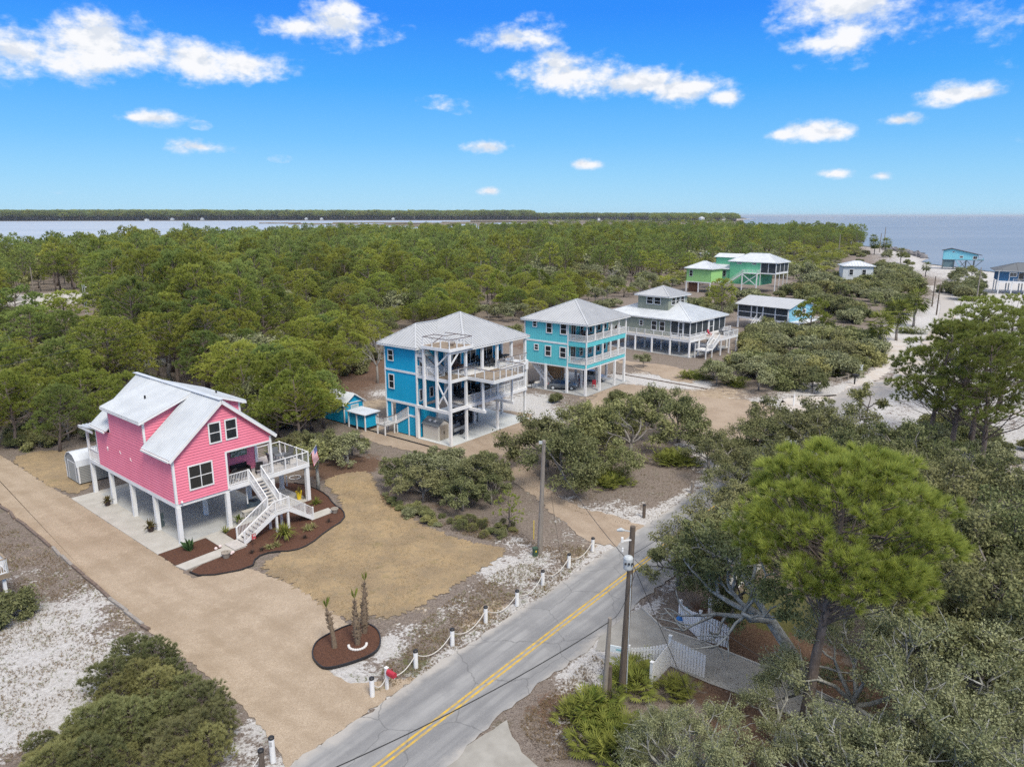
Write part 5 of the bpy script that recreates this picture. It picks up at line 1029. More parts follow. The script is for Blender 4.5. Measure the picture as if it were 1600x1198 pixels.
def needles(r, C, D, n, length, width, spread=.8):
    """n needles fanning from each tuft centre C about direction D"""
    m = len(C); c = np.repeat(C, n, 0); d = unit(np.repeat(D, n, 0) + rand_unit(r, m * n) * spread * r.uniform(.4, 1, (m * n, 1)))
    L = length * r.uniform(.65, 1.1, (m * n, 1)); s = unit(np.cross(d, rand_unit(r, m * n))) * (width / 2)
    b = c + d * L * .12; V = np.stack([b - s, b + s, c + d * L], 1)
    tint = np.clip(np.repeat(r.uniform(.15, .85, m), n) + r.normal(0, .22, m * n), 0, 1); return V.reshape(-1, 3), tint
def leaves(r, C, n, rad, size, up=.5, flat=.75):
    m = len(C); o = rand_unit(r, m * n) * (r.uniform(0, 1, (m * n, 1)) ** .45) * np.repeat(np.broadcast_to(np.asarray(rad, float).reshape(-1, 1), (m, 1)), n, 0); o[:, 2] *= flat
    c = np.repeat(C, n, 0) + o; nr = unit(rand_unit(r, m * n) + np.array([0, 0, up]) + unit(o) * .5); a = unit(np.cross(nr, rand_unit(r, m * n))); b = np.cross(nr, a)
    s = size * r.uniform(.45, 1.45, (m * n, 1)); V = np.stack([c - a * s, c - b * s * .45, c + a * s, c + b * s * .45], 1)
    tint = np.clip(np.repeat(r.uniform(.05, .95, m), n) + r.normal(0, .22, m * n), 0, 1); return V.reshape(-1, 3), tint

def pine(seed, h, rad, cb, npad, tufts, nn, nl, nw, bark, leafm, dome=1.0, padr=.9, lean=.05, sides=7, joined=False, limb_dn=.9, wide_top=False, tilt=None):
    """tapered trunk, limbs rising to needle-covered pads laid out in an uneven dome"""
    r = np.random.default_rng(seed); tr = MB(); tv = [Vector((0, 0, 0))]; lx, ly = r.normal(0, lean, 2)
    if tilt: lx, ly = tilt
    K = 6; pts = [Vector((lx * h * (i / K) ** 1.4 + r.normal(0, .05), ly * h * (i / K) ** 1.4 + r.normal(0, .05), h * .93 * i / K)) for i in range(K + 1)]
    r0 = .018 * h + .05; tr.tube(pts, [r0 * (1.25 if i == 0 else 1) * (1 - .82 * i / K) for i in range(K + 1)], sides)
    at = lambda z: pts[min(K - 1, int(z / (h * .93) * K))].lerp(pts[min(K, int(z / (h * .93) * K) + 1)], (z / (h * .93) * K) % 1 if z < h * .93 else 0)
    C, D = [], []; zb = h * cb; Rz = (h - zb) * .62; zc_ = zb + (h - zb) * .40
    for i in range(npad):
        t = (i + r.uniform(0, .8)) / npad; a = i * 2.39996 + r.normal(0, .45); inner = r.uniform() < .16
        if wide_top: v = t * 1.25 - .25
        else: v = t * 1.42 - .42
        v = min(v, .98); prof = rad * math.sqrt(max(0.02, 1 - v * v)) * (r.uniform(.35, .7) if inner else r.uniform(.78, 1.06)) * (1 if v > -.05 else .85); z = zc_ + (Rz if v > 0 else (zc_ - zb)) * v * (.93 if inner else 1) + r.normal(0, .02 * h)
        z = min(z, h); pr = padr * r.uniform(.7, 1.25) * (1 - .22 * max(0, v)); q = at(min(max(z - prof * r.uniform(.25, limb_dn), h * (cb * .78 + r.uniform(0, .16))), h * .88)); tx = at(min(z, h * .92)); c = Vector((tx.x + math.cos(a) * prof, tx.y + math.sin(a) * prof, z))
        mid = q.lerp(c, .55) + Vector((0, 0, -.08 * prof)) + Vector(r.normal(0, .10, 3)); lr = (.0052 * h * (1 - .6 * max(0, v)) + .012) * (1 if i % 4 == 0 or npad < 70 else .42)
        tr.tube([q, mid, c], [lr, lr * .7, lr * .3], 5, cap=False)
        nt_ = max(3, int(tufts / npad * r.uniform(.7, 1.3)))
        o = rand_unit(r, nt_) * r.uniform(.3, 1, (nt_, 1)) ** .5; o[:, 2] = np.abs(o[:, 2]) * r.choice([1, 1, 1, -.6], nt_); o = o * np.array([pr, pr, pr * .62])
        for k in range(3):
            e = Vector(o[min(k, nt_ - 1)]) * .8; tr.tube([mid.lerp(c, .6), c + e], [lr * .4, lr * .15], 3, cap=False)
        C.append(np.array(c) + o); D.append(unit(o / np.array([pr, pr, pr * .62]) * .8 + np.array([math.cos(a) * .45, math.sin(a) * .45, .55 + .3 * v])))
    C = np.concatenate(C); D = np.concatenate(D); V, tint = needles(r, C, D, nn, nl, nw)
    if joined: return np_mesh('pine', V, 3, [leafm, bark], tint, tr)
    return tr.mesh('trunk', bark, True), np_mesh('crown', V, 3, [leafm], tint)

def oak(seed, h, rad, nlimb, leaf_n, size, bark, leafm, depth=3, crad=.55, trunk=.18, up=.35, joined=False, base_split=.25, twigs=True, lean=(0, 0), flat=.7, zmin=0.0, twig_r=.013):
    """spreading oak: limbs divide again and again, leaf clusters ride on the outer twigs"""
    r = np.random.default_rng(seed); tr = MB(); ends = []
    def grow(p, d, L, rr, dep):
        pts = [p]; q = p; dd = d.copy()
        for k in range(3):
            dd = (dd + Vector(r.normal(0, .20, 3)) + Vector((0, 0, up * .12))).normalized(); q = q + dd * (L / 3); pts.append(q)
        tr.tube(pts, [rr, rr * .86, rr * .72, rr * .55], 6 if dep == 0 else (5 if dep == 1 else 3), cap=False)
        if dep >= depth: ends.append(np.array(q)); ends.append(np.array(pts[2])); return
        n = int(r.integers(3, 5))
        for k in range(n):
            ax = Vector(r.normal(0, 1, 3)); ax = (ax - dd * ax.dot(dd)).normalized(); s = r.uniform(.45, .95)
            nd = (dd * (1 - s * .45) + ax * s); nd.z = nd.z * .75 + up * .25; nd.normalize(); pt = pts[3] if k < 2 else pts[2].lerp(pts[3], r.uniform(0, .8))
            grow(pt, nd, L * r.uniform(.58, .80), rr * .55, dep + 1)
    L0 = rad * .52
    b = Vector((lean[0] * h * .2, lean[1] * h * .2, h * base_split)); tr.tube([Vector((0, 0, -.1)), b * .5 + Vector((r.normal(0, .06), r.normal(0, .06), 0)), b], [trunk * 1.3, trunk, trunk * .9], 8)
    for i in range(nlimb):
        a = 6.283 * i / nlimb + r.normal(0, .3); e = r.uniform(.25, 1.1) if i else 1.2; d = Vector((math.cos(a) * math.cos(e) + lean[0], math.sin(a) * math.cos(e) + lean[1], math.sin(e))).normalized(); grow(b, d, L0 * r.uniform(.8, 1.15), trunk * .6, 1 if depth > 2 else 0)
    E = np.array(ends); z = E[:, 2]; top = z.max(); sc = np.array([1, 1, 1.0]); hx = np.hypot(E[:, 0] - lean[0] * rad * .6, E[:, 1] - lean[1] * rad * .6); fr_ = rad / max(np.percentile(hx, 94), .1); fz = (h - crad * flat) / top
    S = np.array([fr_, fr_, fz]); E = E * S; tr.v = [(v[0] * fr_, v[1] * fr_, v[2] * fz) for v in tr.v]
    if leafm is None: return tr.mesh('trunk', bark, True), None
    if twigs:
        for q in E[::(2 if twig_r > .015 else 3)]:
            d_ = Vector(r.normal(0, 1, 3)) + Vector((q[0] / rad, q[1] / rad, .8)); d_.normalize(); tr.tube([q, Vector(q) + d_ * crad * r.uniform(.7, 1.6) * .5 + Vector(r.normal(0, .08, 3)), Vector(q) + d_ * crad * r.uniform(.8, 1.6)], [twig_r, twig_r * .7, twig_r * .35], 3, cap=False)
    E = E[(r.uniform(0, 1, len(E)) > .14) & (E[:, 2] > zmin * h)]
    V, tint = leaves(r, E, leaf_n, r.uniform(.45, 1.3, len(E)) * crad, size, flat=flat)
    if joined: return np_mesh('oak', V, 4, [leafm, bark], tint, tr)
    return tr.mesh('trunk', bark, True), np_mesh('crown', V, 4, [leafm], tint)

def palmetto(seed, n, rad, h, m):
    """clump of fan fronds: each a folded half disc of blades on a stalk"""
    r = np.random.default_rng(seed); V = []; T = []; st = MB()
    for i in range(n):
        a = r.uniform(0, 6.283); e = r.uniform(.25, 1.35); L = rad * r.uniform(.55, 1.0); b = Vector((r.normal(0, rad * .22), r.normal(0, rad * .22), 0)); d = Vector((math.cos(a) * math.cos(e), math.sin(a) * math.cos(e), math.sin(e) * h / rad)); tip = b + d * L
        st.tube([b, tip], [.016, .010], 3, cap=False); dn = d.normalized(); s = dn.cross(Vector((0, 0, 1))).normalized(); f = (dn * .8 + Vector((0, 0, -.15))).normalized(); tt = r.uniform(.15, .9); fl = r.uniform(.38, .6)
        for k in range(9):
            q = (k - 4) / 4 * 1.45; bd = (f * math.cos(q) + s * math.sin(q) + Vector((0, 0, -.12 * abs(q)))).normalized(); w = bd.cross(Vector((0, 0, 1))).normalized() * .028; t = tip + bd * fl * (1 - .12 * abs(q)); md = tip.lerp(t, .5)
            V += [tip, md - w, t, md + w]; T.append(min(1, max(0, tt + r.normal(0, .15))))
    return np_mesh('fronds', np.array([tuple(v) for v in V]), 4, [m], np.array(T)), st.mesh('stalks', m)
def cabbage_palm(seed, h, rad, m):
    r = np.random.default_rng(seed); tr = MB(); pts = [Vector((r.normal(0, .06) * i, r.normal(0, .06) * i, h * i / 5)) for i in range(6)]; tr.tube(pts, [.24, .20, .19, .20, .22, .16], 9); top = pts[-1]; V = []; T = []
    for i in range(64):
        a = i * 2.39996; e = 1.35 - 2.3 * (i / 64) ** .9 + r.normal(0, .1); d = Vector((math.cos(a) * math.cos(e), math.sin(a) * math.cos(e), math.sin(e))); L = rad * r.uniform(.5, .62); tip = top + d * L + Vector((0, 0, -.10 * L)); s = d.cross(Vector((0, 0, 1)))
        s = s.normalized() if s.length > .05 else Vector((1, 0, 0)); w0 = s * .02; V += [top - w0, top + w0, tip + w0, tip - w0]; T.append(.3); f = (d + Vector((0, 0, -.35))).normalized(); tt = r.uniform(.1, .9) * (1 -   .5 * i / 64); fl = rad * .55
        for k in range(9):
            q = (k - 4) / 4 * 1.3; bd = (f * math.cos(q) + s * math.sin(q) + Vector((0, 0, -.22 * abs(q)))).normalized(); w = bd.cross(Vector((.1, .2, 1))).normalized() * .085; t = tip + bd * fl * (1 - .15 * abs(q)); md = tip.lerp(t, .5); V += [tip, md - w, t, md + w]; T.append(min(1, max(0, tt + r.normal(0, .12))))
    return tr.mesh('trunk', POLE, True), np_mesh('crown', np.array([tuple(v) for v in V]), 4, [m], np.array(T))

def tree_thing(name, label, cat, parts, loc, rz, sc=1.0, group=None, names=('trunk', 'crown')):
    t = thing(name, label, cat, loc, rz, group); t.scale = sc if hasattr(sc, '__len__') else (sc,) * 3
    for n, me in zip(names, parts):
        if me is not None: link(n, me, t)
    return t
vr = np.random.default_rng(77); ROT = lambda: float(vr.uniform(0, 6.28))
def at_px(px, py, z=0.0): p = g(px, py, z); return (p.x, p.y, 0.0)

# ---- prototypes (each a pair of meshes shared by its copies)
PINES_TALL = [pine(100 + i, 14.0, 3.5 + .3 * (i % 3), [.30, .42, .36, .48][i], [46, 34, 60, 40][i], 1050, 22, .50, .062, BARK, [PINEF, PINEG, PINEF, PINEG][i], padr=1.15, lean=.03) for i in range(4)]
PINES_SAND = [pine(200 + i, 8.2, 3.2 + .3 * (i % 2), [.12, .22, .16, .28][i], [40, 30, 50, 44][i], 1000, 22, .42, .052, BARK, [PINEF, PINEF, PINEG, PINEF][i], padr=1.0, lean=.06, wide_top=True) for i in range(4)]
OAKS_MID = [oak(300 + i, 6.0, 3.5, 6, 42, .20, OAKBARK, [SHRUBF, OAKG, OAKD, OAKG][i], depth=3, crad=.95, trunk=.16) for i in range(4)]
BARE_TREE = oak(340, 6.5, 3.0, 5, 0, .2, BARE, None, depth=3, trunk=.15)
SHRUBS = [oak(360 + i, 2.2, 1.7, 7, 60, .12, OAKBARK, [SHRUBF, OAKD, OAKG, SHRUBF][i], depth=2, crad=.55, trunk=.06, base_split=.08, up=.5) for i in range(4)]
FAR_PINE = [pine(400 + i, 14.0, 3.6, .32, 30, 260, 9, .95, .20, BARK, [PINEF, PINEG, PINEG][i], padr=1.2, sides=4, joined=True) for i in range(3)] + [pine(420, 9.0, 3.5, .28, 26, 230, 9, .85, .18, BARK, PINEF, padr=1.1, sides=4, joined=True, wide_top=True)]
FAR_OAK = [oak(440 + i, 7.0, 3.6, 4, 9, .42, OAKBARK, [OAKG, SHRUBF][i], depth=2, crad=1.15, trunk=.15, joined=True) for i in range(2)]

CEDAR = [pine(380 + i, 2.3, 1.5, .04, 60, 800, 26, .27, .022, BARK, [SHRUBF, SHRUBF, OAKD][i], padr=.42, lean=.05, sides=5) for i in range(3)]
THKT = [oak(390 + i, 4.0, 2.3, 6, 62, .095, [LICHEN, OAKBARK, OAKBARK][i], [OAKG, OAKD, OAKD][i], depth=3, crad=.46, trunk=.12, base_split=.2) for i in range(3)]
# ---- the wood behind the houses
front = [(-260, 760), (-60, 708), (20, 700), (70, 690), (130, 690), (160, 640), (300, 600), (380, 640), (430, 690), (470, 700), (500, 665), (505, 615), (545, 592), (575, 545), (640, 520), (760, 505), (830, 505), (905, 480), (985, 462), (1065, 455), (1075, 448), (1140, 440), (1225, 436), (1262, 440), (1300, 420), (1318, 406), (1342, 392)]
back = [(1345, 384), (1300, 372), (1244, 361.5), (1190, 357), (1150, 357), (1000, 361), (900, 366), (700, 374), (450, 383), (250, 398), (100, 412), (-60, 424), (-300, 430)]
wood = np.array(G(*front) + G(*back)); HOLES = [np.array(G(*h)) for h in [[(-20, 560), (-10, 482), (50, 458), (130, 454), (175, 468), (165, 510), (150, 560), (90, 580)], [(545, 625), (540, 590), (560, 560), (610, 552), (680, 560), (640, 640)], [(480, 690), (540, 690), (600, 690), (640, 660), (620, 600), (560, 610), (505, 630)],
          [(195, 585), (255, 580), (250, 562), (205, 560)], [(815, 545), (900, 545), (905, 505), (830, 510)]]]
def inside(x, y, poly):
    c = False; n = len(poly)
    for i in range(n):
        a, b = poly[i], poly[(i + 1) % n]
        if ((a[1] <= y) != (b[1] <= y)) and x < a[0] + (y - a[1]) / (b[1] - a[1]) * (b[0] - a[0]): c = not c
    return c
HOUSES = [(HP, ANG_P, (-3, 13.5), (-5, 25)), (HB, ANG_B, (-3.5, 16), (-5, 14)), (HA, ANG_A, (-2, 14), (-2, 13)), (HG, ANG_G, (-2, 18), (-4, 23))]
def in_house(x, y, pad=0.0):
    for o, a, (x0, x1), (y0, y1) in HOUSES:
        dx, dy = x - o.x, y - o.y; u = dx * math.cos(a) + dy * math.sin(a); v = -dx * math.sin(a) + dy * math.cos(a)
        if x0 - pad < u < x1 + pad and y0 - pad < v < y1 + pad: return True
    for o, a, w, d in ((g(1209.5, 459), R(47), 12, 26), (g(1109, 458), R(47), 10, 11), (g(1229.5, 521), R(40), 12, 15)):
        dx, dy = x - o.x, y - o.y; u = dx * math.cos(a) + dy * math.sin(a); v = -dx * math.sin(a) + dy * math.cos(a)
        if -4 - pad < u < w + pad and -4 - pad < v < d + pad: return True
    return False
from mathutils import noise as mnoise
cand = []; tries = 0; x_lo, y_lo = wood.min(0); x_hi, y_hi = wood.max(0); cells = {}
fr_r = np.random.default_rng(31)
N_TRY = 60000; ux = fr_r.uniform(0, 1, N_TRY); uy = fr_r.uniform(0, 1, N_TRY)
for i in range(N_TRY):
    y = y_lo * (1 - uy[i]) + 900 * uy[i] if i % 3 else y_lo + (240 - y_lo) * uy[i]
    hw = .82 * y + 12; x = -hw + 2 * hw * ux[i]
    sp = 3.7 if y < 130 else (4.4 if y < 220 else 5.6)
    key = (int(x // 6), int(y // 6)); ok = True
    for a in (-1, 0, 1):
        for b in (-1, 0, 1):
            for (qx, qy) in cells.get((key[0] + a, key[1] + b), ()):
                if (qx - x) ** 2 + (qy - y) ** 2 < sp * sp: ok = False; break
            if not ok: break
        if not ok: break
    if not ok or not inside(x, y, wood) or any(inside(x, y, h) for h in HOLES) or in_house(x, y, 1.0): continue
    if mnoise.noise(Vector((x * .05, y * .05, 21.7))) < -.40 and y < 320: continue
    cells.setdefault(key, []).append((x, y)); cand.append((x, y))
front_pts = np.array(G(*front)); fa, fb = front_pts[:-1], front_pts[1:]
def into(x, y):
    e = fb - fa; t = np.clip(((x - fa[:, 0]) * e[:, 0] + (y - fa[:, 1]) * e[:, 1]) / (e ** 2).sum(1), 0, 1); return float(np.hypot(x - fa[:, 0] - t * e[:, 0], y - fa[:, 1] - t * e[:, 1]).min())
cand.sort(key=lambda c: math.hypot(c[0], c[1]))
n_pine = n_oak = n_bare = 0; FARPTS = []
from mathutils import noise as mnoise
for x, y in cand:
    dist = math.hypot(x, y); px, py = to_px((x, y, 0)); grove = mnoise.noise(Vector((x * .018, y * .018, 3.3))); r1 = vr.uniform()
    greyzone = (px > 760 and px < 1300 and py > 400 and grove > -.25) or (px < 260 and py > 520 and r1 < .45)
    is_oak = r1 < (.62 if greyzone else (.20 if grove < .15 else .34)); tall = float(np.clip((into(x, y) - 6) / 48, 0, 1))
    if px < 420: tall = max(tall, float(np.clip((dist - 100) / 40, 0, 1)))
    h = (6.6 * (1 - tall) + 15.2 * tall) * vr.uniform(.66, 1.2) * (1 + .22 * mnoise.noise(Vector((x * .03, y * .03, 9.1))))
    if dist > 260: h *= .95
    side = next(w for lim, w in ((110, 'at the far left'), (230, 'left of the pink house roof'), (400, 'above the pink house roof'), (560, 'between pink and blue houses'), (720, 'above the blue house roof'), (830, 'between blue and aqua houses'), (980, 'above the aqua house'), (1070, 'above the sage house cupola'), (9999, 'round the mint house')) if px < lim)
    side += next(w for lim, w in ((95, ', front rank'), (135, ', second rank'), (190, ', middle depth'), (9999, ', toward the bay')) if dist < lim)
    if 745 < px < 752: continue
    if dist < 330 and -70 < px < 1670 and ((is_oak and n_oak < 130) or (not is_oak and n_pine < 262)):
        if (is_oak and r1 < .10 and n_bare < 46):
            n_bare += 1; tree_thing('bare_tree', 'leafless pale grey tree among the pines ' + side, 'tree', BARE_TREE, (x, y, 0), ROT(), h / 9.0, 'bare trees ' + side, ('trunk',)); continue
        if is_oak:
            n_oak += 1; tone, pi = [('olive', 0), ('grey green', 1), ('dark', 2), ('grey green', 3)][int(vr.integers(0, 4))]
            tree_thing('oak_tree', f'{tone} scrub oak in the wood {side}', 'tree', OAKS_MID[pi], (x, y, 0), ROT(), min(1.35, max(.7, h / 8.2)), f'{tone} oaks in the wood {side}')
        else:
            n_pine += 1
            if h > 10.5: tree_thing('pine_tree', f'tall round crowned pine in the wood {side}', 'tree', PINES_TALL[int(vr.integers(0, 4))], (x, y, -.1), ROT(), (vr.uniform(.85, 1.15), vr.uniform(.85, 1.15), h / 14.0), f'tall pines {side}')
            else: tree_thing('pine_tree', f'low spreading sand pine in the wood {side}', 'tree', PINES_SAND[int(vr.integers(0, 4))], (x, y, -.1), ROT(), (vr.uniform(.85, 1.15), vr.uniform(.85, 1.15), h / 8.2), f'low sand pines {side}')
    else: FARPTS.append((x, y, ROT(), h / 14.0 if not is_oak else h / 11, (4 + int(vr.integers(0, 2))) if is_oak else (3 if h < 10 else int(vr.integers(0, 3))), vr.uniform(.85, 1.2)))
print('wood', len(cand), n_pine, n_oak, len(FARPTS))
def scatter(name, pts, protos, label, cat):
    """one object: points that carry trees by geometry nodes, for woods past counting"""
    col = bpy.data.collections.new(name + '_kinds')
    for i, me in enumerate(protos): o = bpy.data.objects.new(f'kind_{i:02d}', me); col.objects.link(o)
    A = np.array(pts, np.float32); me = bpy.data.meshes.new(name); me.vertices.add(len(A)); co = np.zeros((len(A), 3), np.float32); co[:, :2] = A[:, :2]; me.vertices.foreach_set('co', co.ravel())
    for nm, ty, vals in (('rot', 'FLOAT', A[:, 2]), ('sz', 'FLOAT', A[:, 3]), ('wd', 'FLOAT', A[:, 5])): at = me.attributes.new(nm, ty, 'POINT'); at.data.foreach_set('value', vals)
    at = me.attributes.new('pid', 'INT', 'POINT'); at.data.foreach_set('value', A[:, 4].astype(np.int32)); o = link(name, me, None, 'stuff')
    ng = bpy.data.node_groups.new(name, 'GeometryNodeTree'); ng.interface.new_socket('Geometry', in_out='INPUT', socket_type='NodeSocketGeometry'); ng.interface.new_socket('Geometry', in_out='OUTPUT', socket_type='NodeSocketGeometry')
    N = ng.nodes.new; gi, go = N('NodeGroupInput'), N('NodeGroupOutput'); ip = N('GeometryNodeInstanceOnPoints'); ci = N('GeometryNodeCollectionInfo'); ci.inputs['Collection'].default_value = col; ci.inputs['Separate Children'].default_value = True; ci.inputs['Reset Children'].default_value = True
    ip.inputs['Pick Instance'].default_value = True
    def na(nm, ty): n = N('GeometryNodeInputNamedAttribute'); n.data_type = ty; n.inputs['Name'].default_value = nm; return n.outputs['Attribute']
    cr = N('ShaderNodeCombineXYZ'); cs = N('ShaderNodeCombineXYZ'); L = ng.links.new; L(na('rot', 'FLOAT'), cr.inputs[2]); L(na('wd', 'FLOAT'), cs.inputs[0]); L(na('wd', 'FLOAT'), cs.inputs[1]); L(na('sz', 'FLOAT'), cs.inputs[2])
    L(gi.outputs[0], ip.inputs['Points']); L(ci.outputs[0], ip.inputs['Instance']); L(na('pid', 'INT'), ip.inputs['Instance Index']); L(cr.outputs[0], ip.inputs['Rotation']); L(cs.outputs[0], ip.inputs['Scale']); L(ip.outputs[0], go.inputs[0])
    md = o.modifiers.new('trees', 'NODES'); md.node_group = ng; return o
FP_ = FAR_PINE + FAR_OAK
scatter('distant_woods', FARPTS, FP_, '', '')
# far shore and the point beyond
sh_pts = []; fr2 = np.random.default_rng(8)
for i in range(5200):
    px = fr2.uniform(-60, 1150); yb = (345.4 - px * .0035 if px < 400 else 344.0) if px < 1020 else 344.6
    py = yb - abs(fr2.normal(0, 1.2)) - .1 if px < 1020 else fr2.uniform(343.4, 346.5)
    if py < 338.6: continue
    x, y = far_pt(px, py); s = (2.5 + 1.1 * fr2.uniform()) * (min(y, 4200) / 3500) * (1 if px < 830 else .72); sh_pts.append((x, y, fr2.uniform(0, 6.28), s * .95, int(fr2.integers(0, 3)), s * 2.2))
for i in range(260): px = fr2.uniform(835, 1160); py = fr2.uniform(346.5, 356); x, y = far_pt(px, py); sh_pts.append((x, y, fr2.uniform(0, 6.28), fr2.uniform(.7, 1.1), int(fr2.integers(0, 6)), fr2.uniform(1.2, 2.0)))
scatter('far_shore_woods', sh_pts, FP_, '', '')

# ---- scrub: low oaks and bushes one by one in the open ground
def scrub(poly_px, n, protos, lo, hi, label, group, name='shrub', cat='shrub', mind=1.1, seed=1, avoid=True):
    P = np.array(G(*poly_px)); r = np.random.default_rng(seed); a, b = P.min(0), P.max(0); got = []
    for _ in range(n * 60):
        x, y = r.uniform(a[0], b[0]), r.uniform(a[1], b[1])
        if not inside(x, y, P) or any((x - q[0]) ** 2 + (y - q[1]) ** 2 < mind ** 2 for q in got) or (avoid and in_house(x, y, -1)): continue
        qx_ = 'left' if x < a[0] + (b[0] - a[0]) / 3 else ('right' if x > b[0] - (b[0] - a[0]) / 3 else 'middle'); qy_ = 'front' if y < (a[1] + b[1]) / 2 else 'back'
        got.append((x, y)); i = int(r.integers(0, len(protos))); s = r.uniform(lo, hi); tree_thing(name, (label + f', {qy_} {qx_}') if n > 5 else label, cat, protos[i], (x, y, -.05), r.uniform(0, 6.28), (s * r.uniform(.9, 1.2), s * r.uniform(.9, 1.2), s), (group + f', {qy_} {qx_}') if n > 5 else group)
        if len(got) >= n: break
SH = SHRUBS
scrub([(1150, 560), (1180, 520), (1240, 500), (1260, 515), (1300, 530), (1360, 535), (1372, 545), (1350, 575), (1290, 600), (1230, 612), (1180, 600), (1140, 590)], 54, SH, 1.1, 1.9, 'dense olive bush before the screened cottage', 'bushes before the screened cottage', seed=2, mind=2.0)
scrub([(1090, 590), (1130, 565), (1200, 570), (1270, 590), (1285, 612), (1220, 615), (1130, 608)], 13, [OAKS_MID[1], OAKS_MID[3], OAKS_MID[2]], .5, .72, 'low oak before the sage house deck', 'low oaks before the sage house', 'oak_tree', 'tree', seed=3, mind=2.6)
scrub([(1240, 470), (1300, 440), (1380, 420), (1420, 428), (1428, 455), (1412, 492), (1370, 512), (1300, 505), (1250, 495)], 66, SH, 1.5, 2.5, 'olive bush in the thicket by the shore road', 'bushes in the thicket by the shore road', seed=4, mind=3.0)
scrub([(1240, 470), (1300, 440), (1340, 425), (1385, 425), (1405, 450), (1375, 495), (1320, 500)], 26, OAKS_MID, .65, 1.0, 'grey windswept oak by the shore road', 'windswept oaks by the shore road', 'oak_tree', 'tree', seed=5, mind=4.5)
scrub([(1075, 478), (1140, 472), (1230, 480), (1180, 495), (1140, 505), (1085, 490)], 14, SH, .9, 1.6, 'olive bush below the mint and lime houses', 'bushes below the mint house', seed=6, mind=2.5)
scrub([(1486, 440), (1540, 420), (1565, 430), (1552, 455), (1500, 470), (1484, 460)], 9, OAKS_MID, .6, 1.0, 'dark wind bent oak on the sand beside the navy house', 'oaks beside the navy house', 'oak_tree', 'tree', seed=7, mind=4)
scrub([(1485, 456), (1535, 452), (1545, 468), (1500, 474)], 8, [SH[1]], 1.3, 2.0, 'dark green bush at the road bend by the navy house', 'bushes at the road bend', seed=8, mind=3)
scrub([(1330, 395), (1370, 388), (1420, 402), (1435, 418), (1390, 425), (1340, 415)], 12, SH, .9, 1.6, 'dark bush on the sandy point by the shore road', 'bushes on the sandy point', seed=9, mind=5)
scrub([(615, 760), (660, 745), (730, 745), (770, 765), (775, 795), (740, 800), (690, 795), (640, 785)], 13, THKT, .72, 1.05, 'scrub oak between lawn and sandy drive', 'scrub oaks between lawn and sandy drive', 'oak_tree', 'tree', seed=10, mind=2.0)
scrub([(592, 765), (650, 800), (740, 815), (790, 815), (820, 830), (760, 842), (680, 822), (610, 790)], 34, SH + CEDAR, .14, .42, 'knee high green bush along the lawn side of the thicket', 'low bushes along the lawn edge', seed=11, mind=.9)
scrub([(60, 1225), (160, 1130), (185, 1050), (215, 1030), (255, 1050), (300, 1095), (338, 1150), (345, 1190), (320, 1225)], 36, CEDAR, .5, .88, 'thick green bush beside the gravel drive', 'bushes beside the gravel drive', seed=12, mind=1.15)
scrub([(60, 1185), (110, 1165), (160, 1170), (150, 1215), (60, 1215)], 6, CEDAR, .42, .6, 'lower green bush spilling over white sand at the corner', 'bushes spilling over the white sand', seed=13, mind=1.2)
scrub([(430, 714), (500, 702), (545, 706), (572, 716), (540, 726), (470, 736)], 8, THKT, .62, .95, 'dark green oak beyond the pink house deck', 'oaks beyond the pink house deck', 'oak_tree', 'tree', seed=14, mind=2.3)
scrub([(0, 700), (60, 660), (130, 660), (150, 690), (60, 700)], 10, SH, .6, 1.0, 'olive bush under the trees at the top of the gravel drive', 'bushes at the top of the gravel drive', seed=15, mind=1.8)
scrub([(540, 560), (570, 548), (590, 565), (560, 590), (535, 590)], 4, [SH[1]], 1.2, 1.7, 'dark rounded bush left of the bright blue house', 'dark bushes left of the blue house', seed=16, mind=2)
scrub([(-60, 640), (30, 560), (120, 590), (200, 600), (280, 585), (230, 620), (130, 650), (40, 690), (-60, 720)], 26, SH + [OAKS_MID[1], OAKS_MID[3]], .7, 1.1, 'grey olive undergrowth bush beneath the pines left of the pink house', 'undergrowth left of the pink house', seed=17, mind=2.2)
scrub([(400, 660), (480, 620), (560, 560), (640, 530), (760, 520), (830, 520), (900, 490), (980, 470), (900, 500), (760, 540), (540, 560), (500, 640), (440, 690)], 30, SH, .7, 1.3, 'undergrowth bush at the edge of the wood behind the houses', 'undergrowth at the edge of the wood', seed=18, mind=2.5)
for px, py, s, lab in [(1005, 574, .42, 'small rounded oak in the sandy yard between the aqua and sage houses'), (868, 628, .25, 'low dark green bush on the sand before the aqua house'), (962, 628, .33, 'grey green bush by the near right corner of the aqua house'), (20, 965, .35, 'yellow green tussock below the deck corner at the left edge')]:
    tree_thing('shrub', lab, 'shrub', OAKS_MID[1] if s > .4 else SHRUBS[1], at_px(px, py), ROT(), s if s > .4 else s * 2.4)

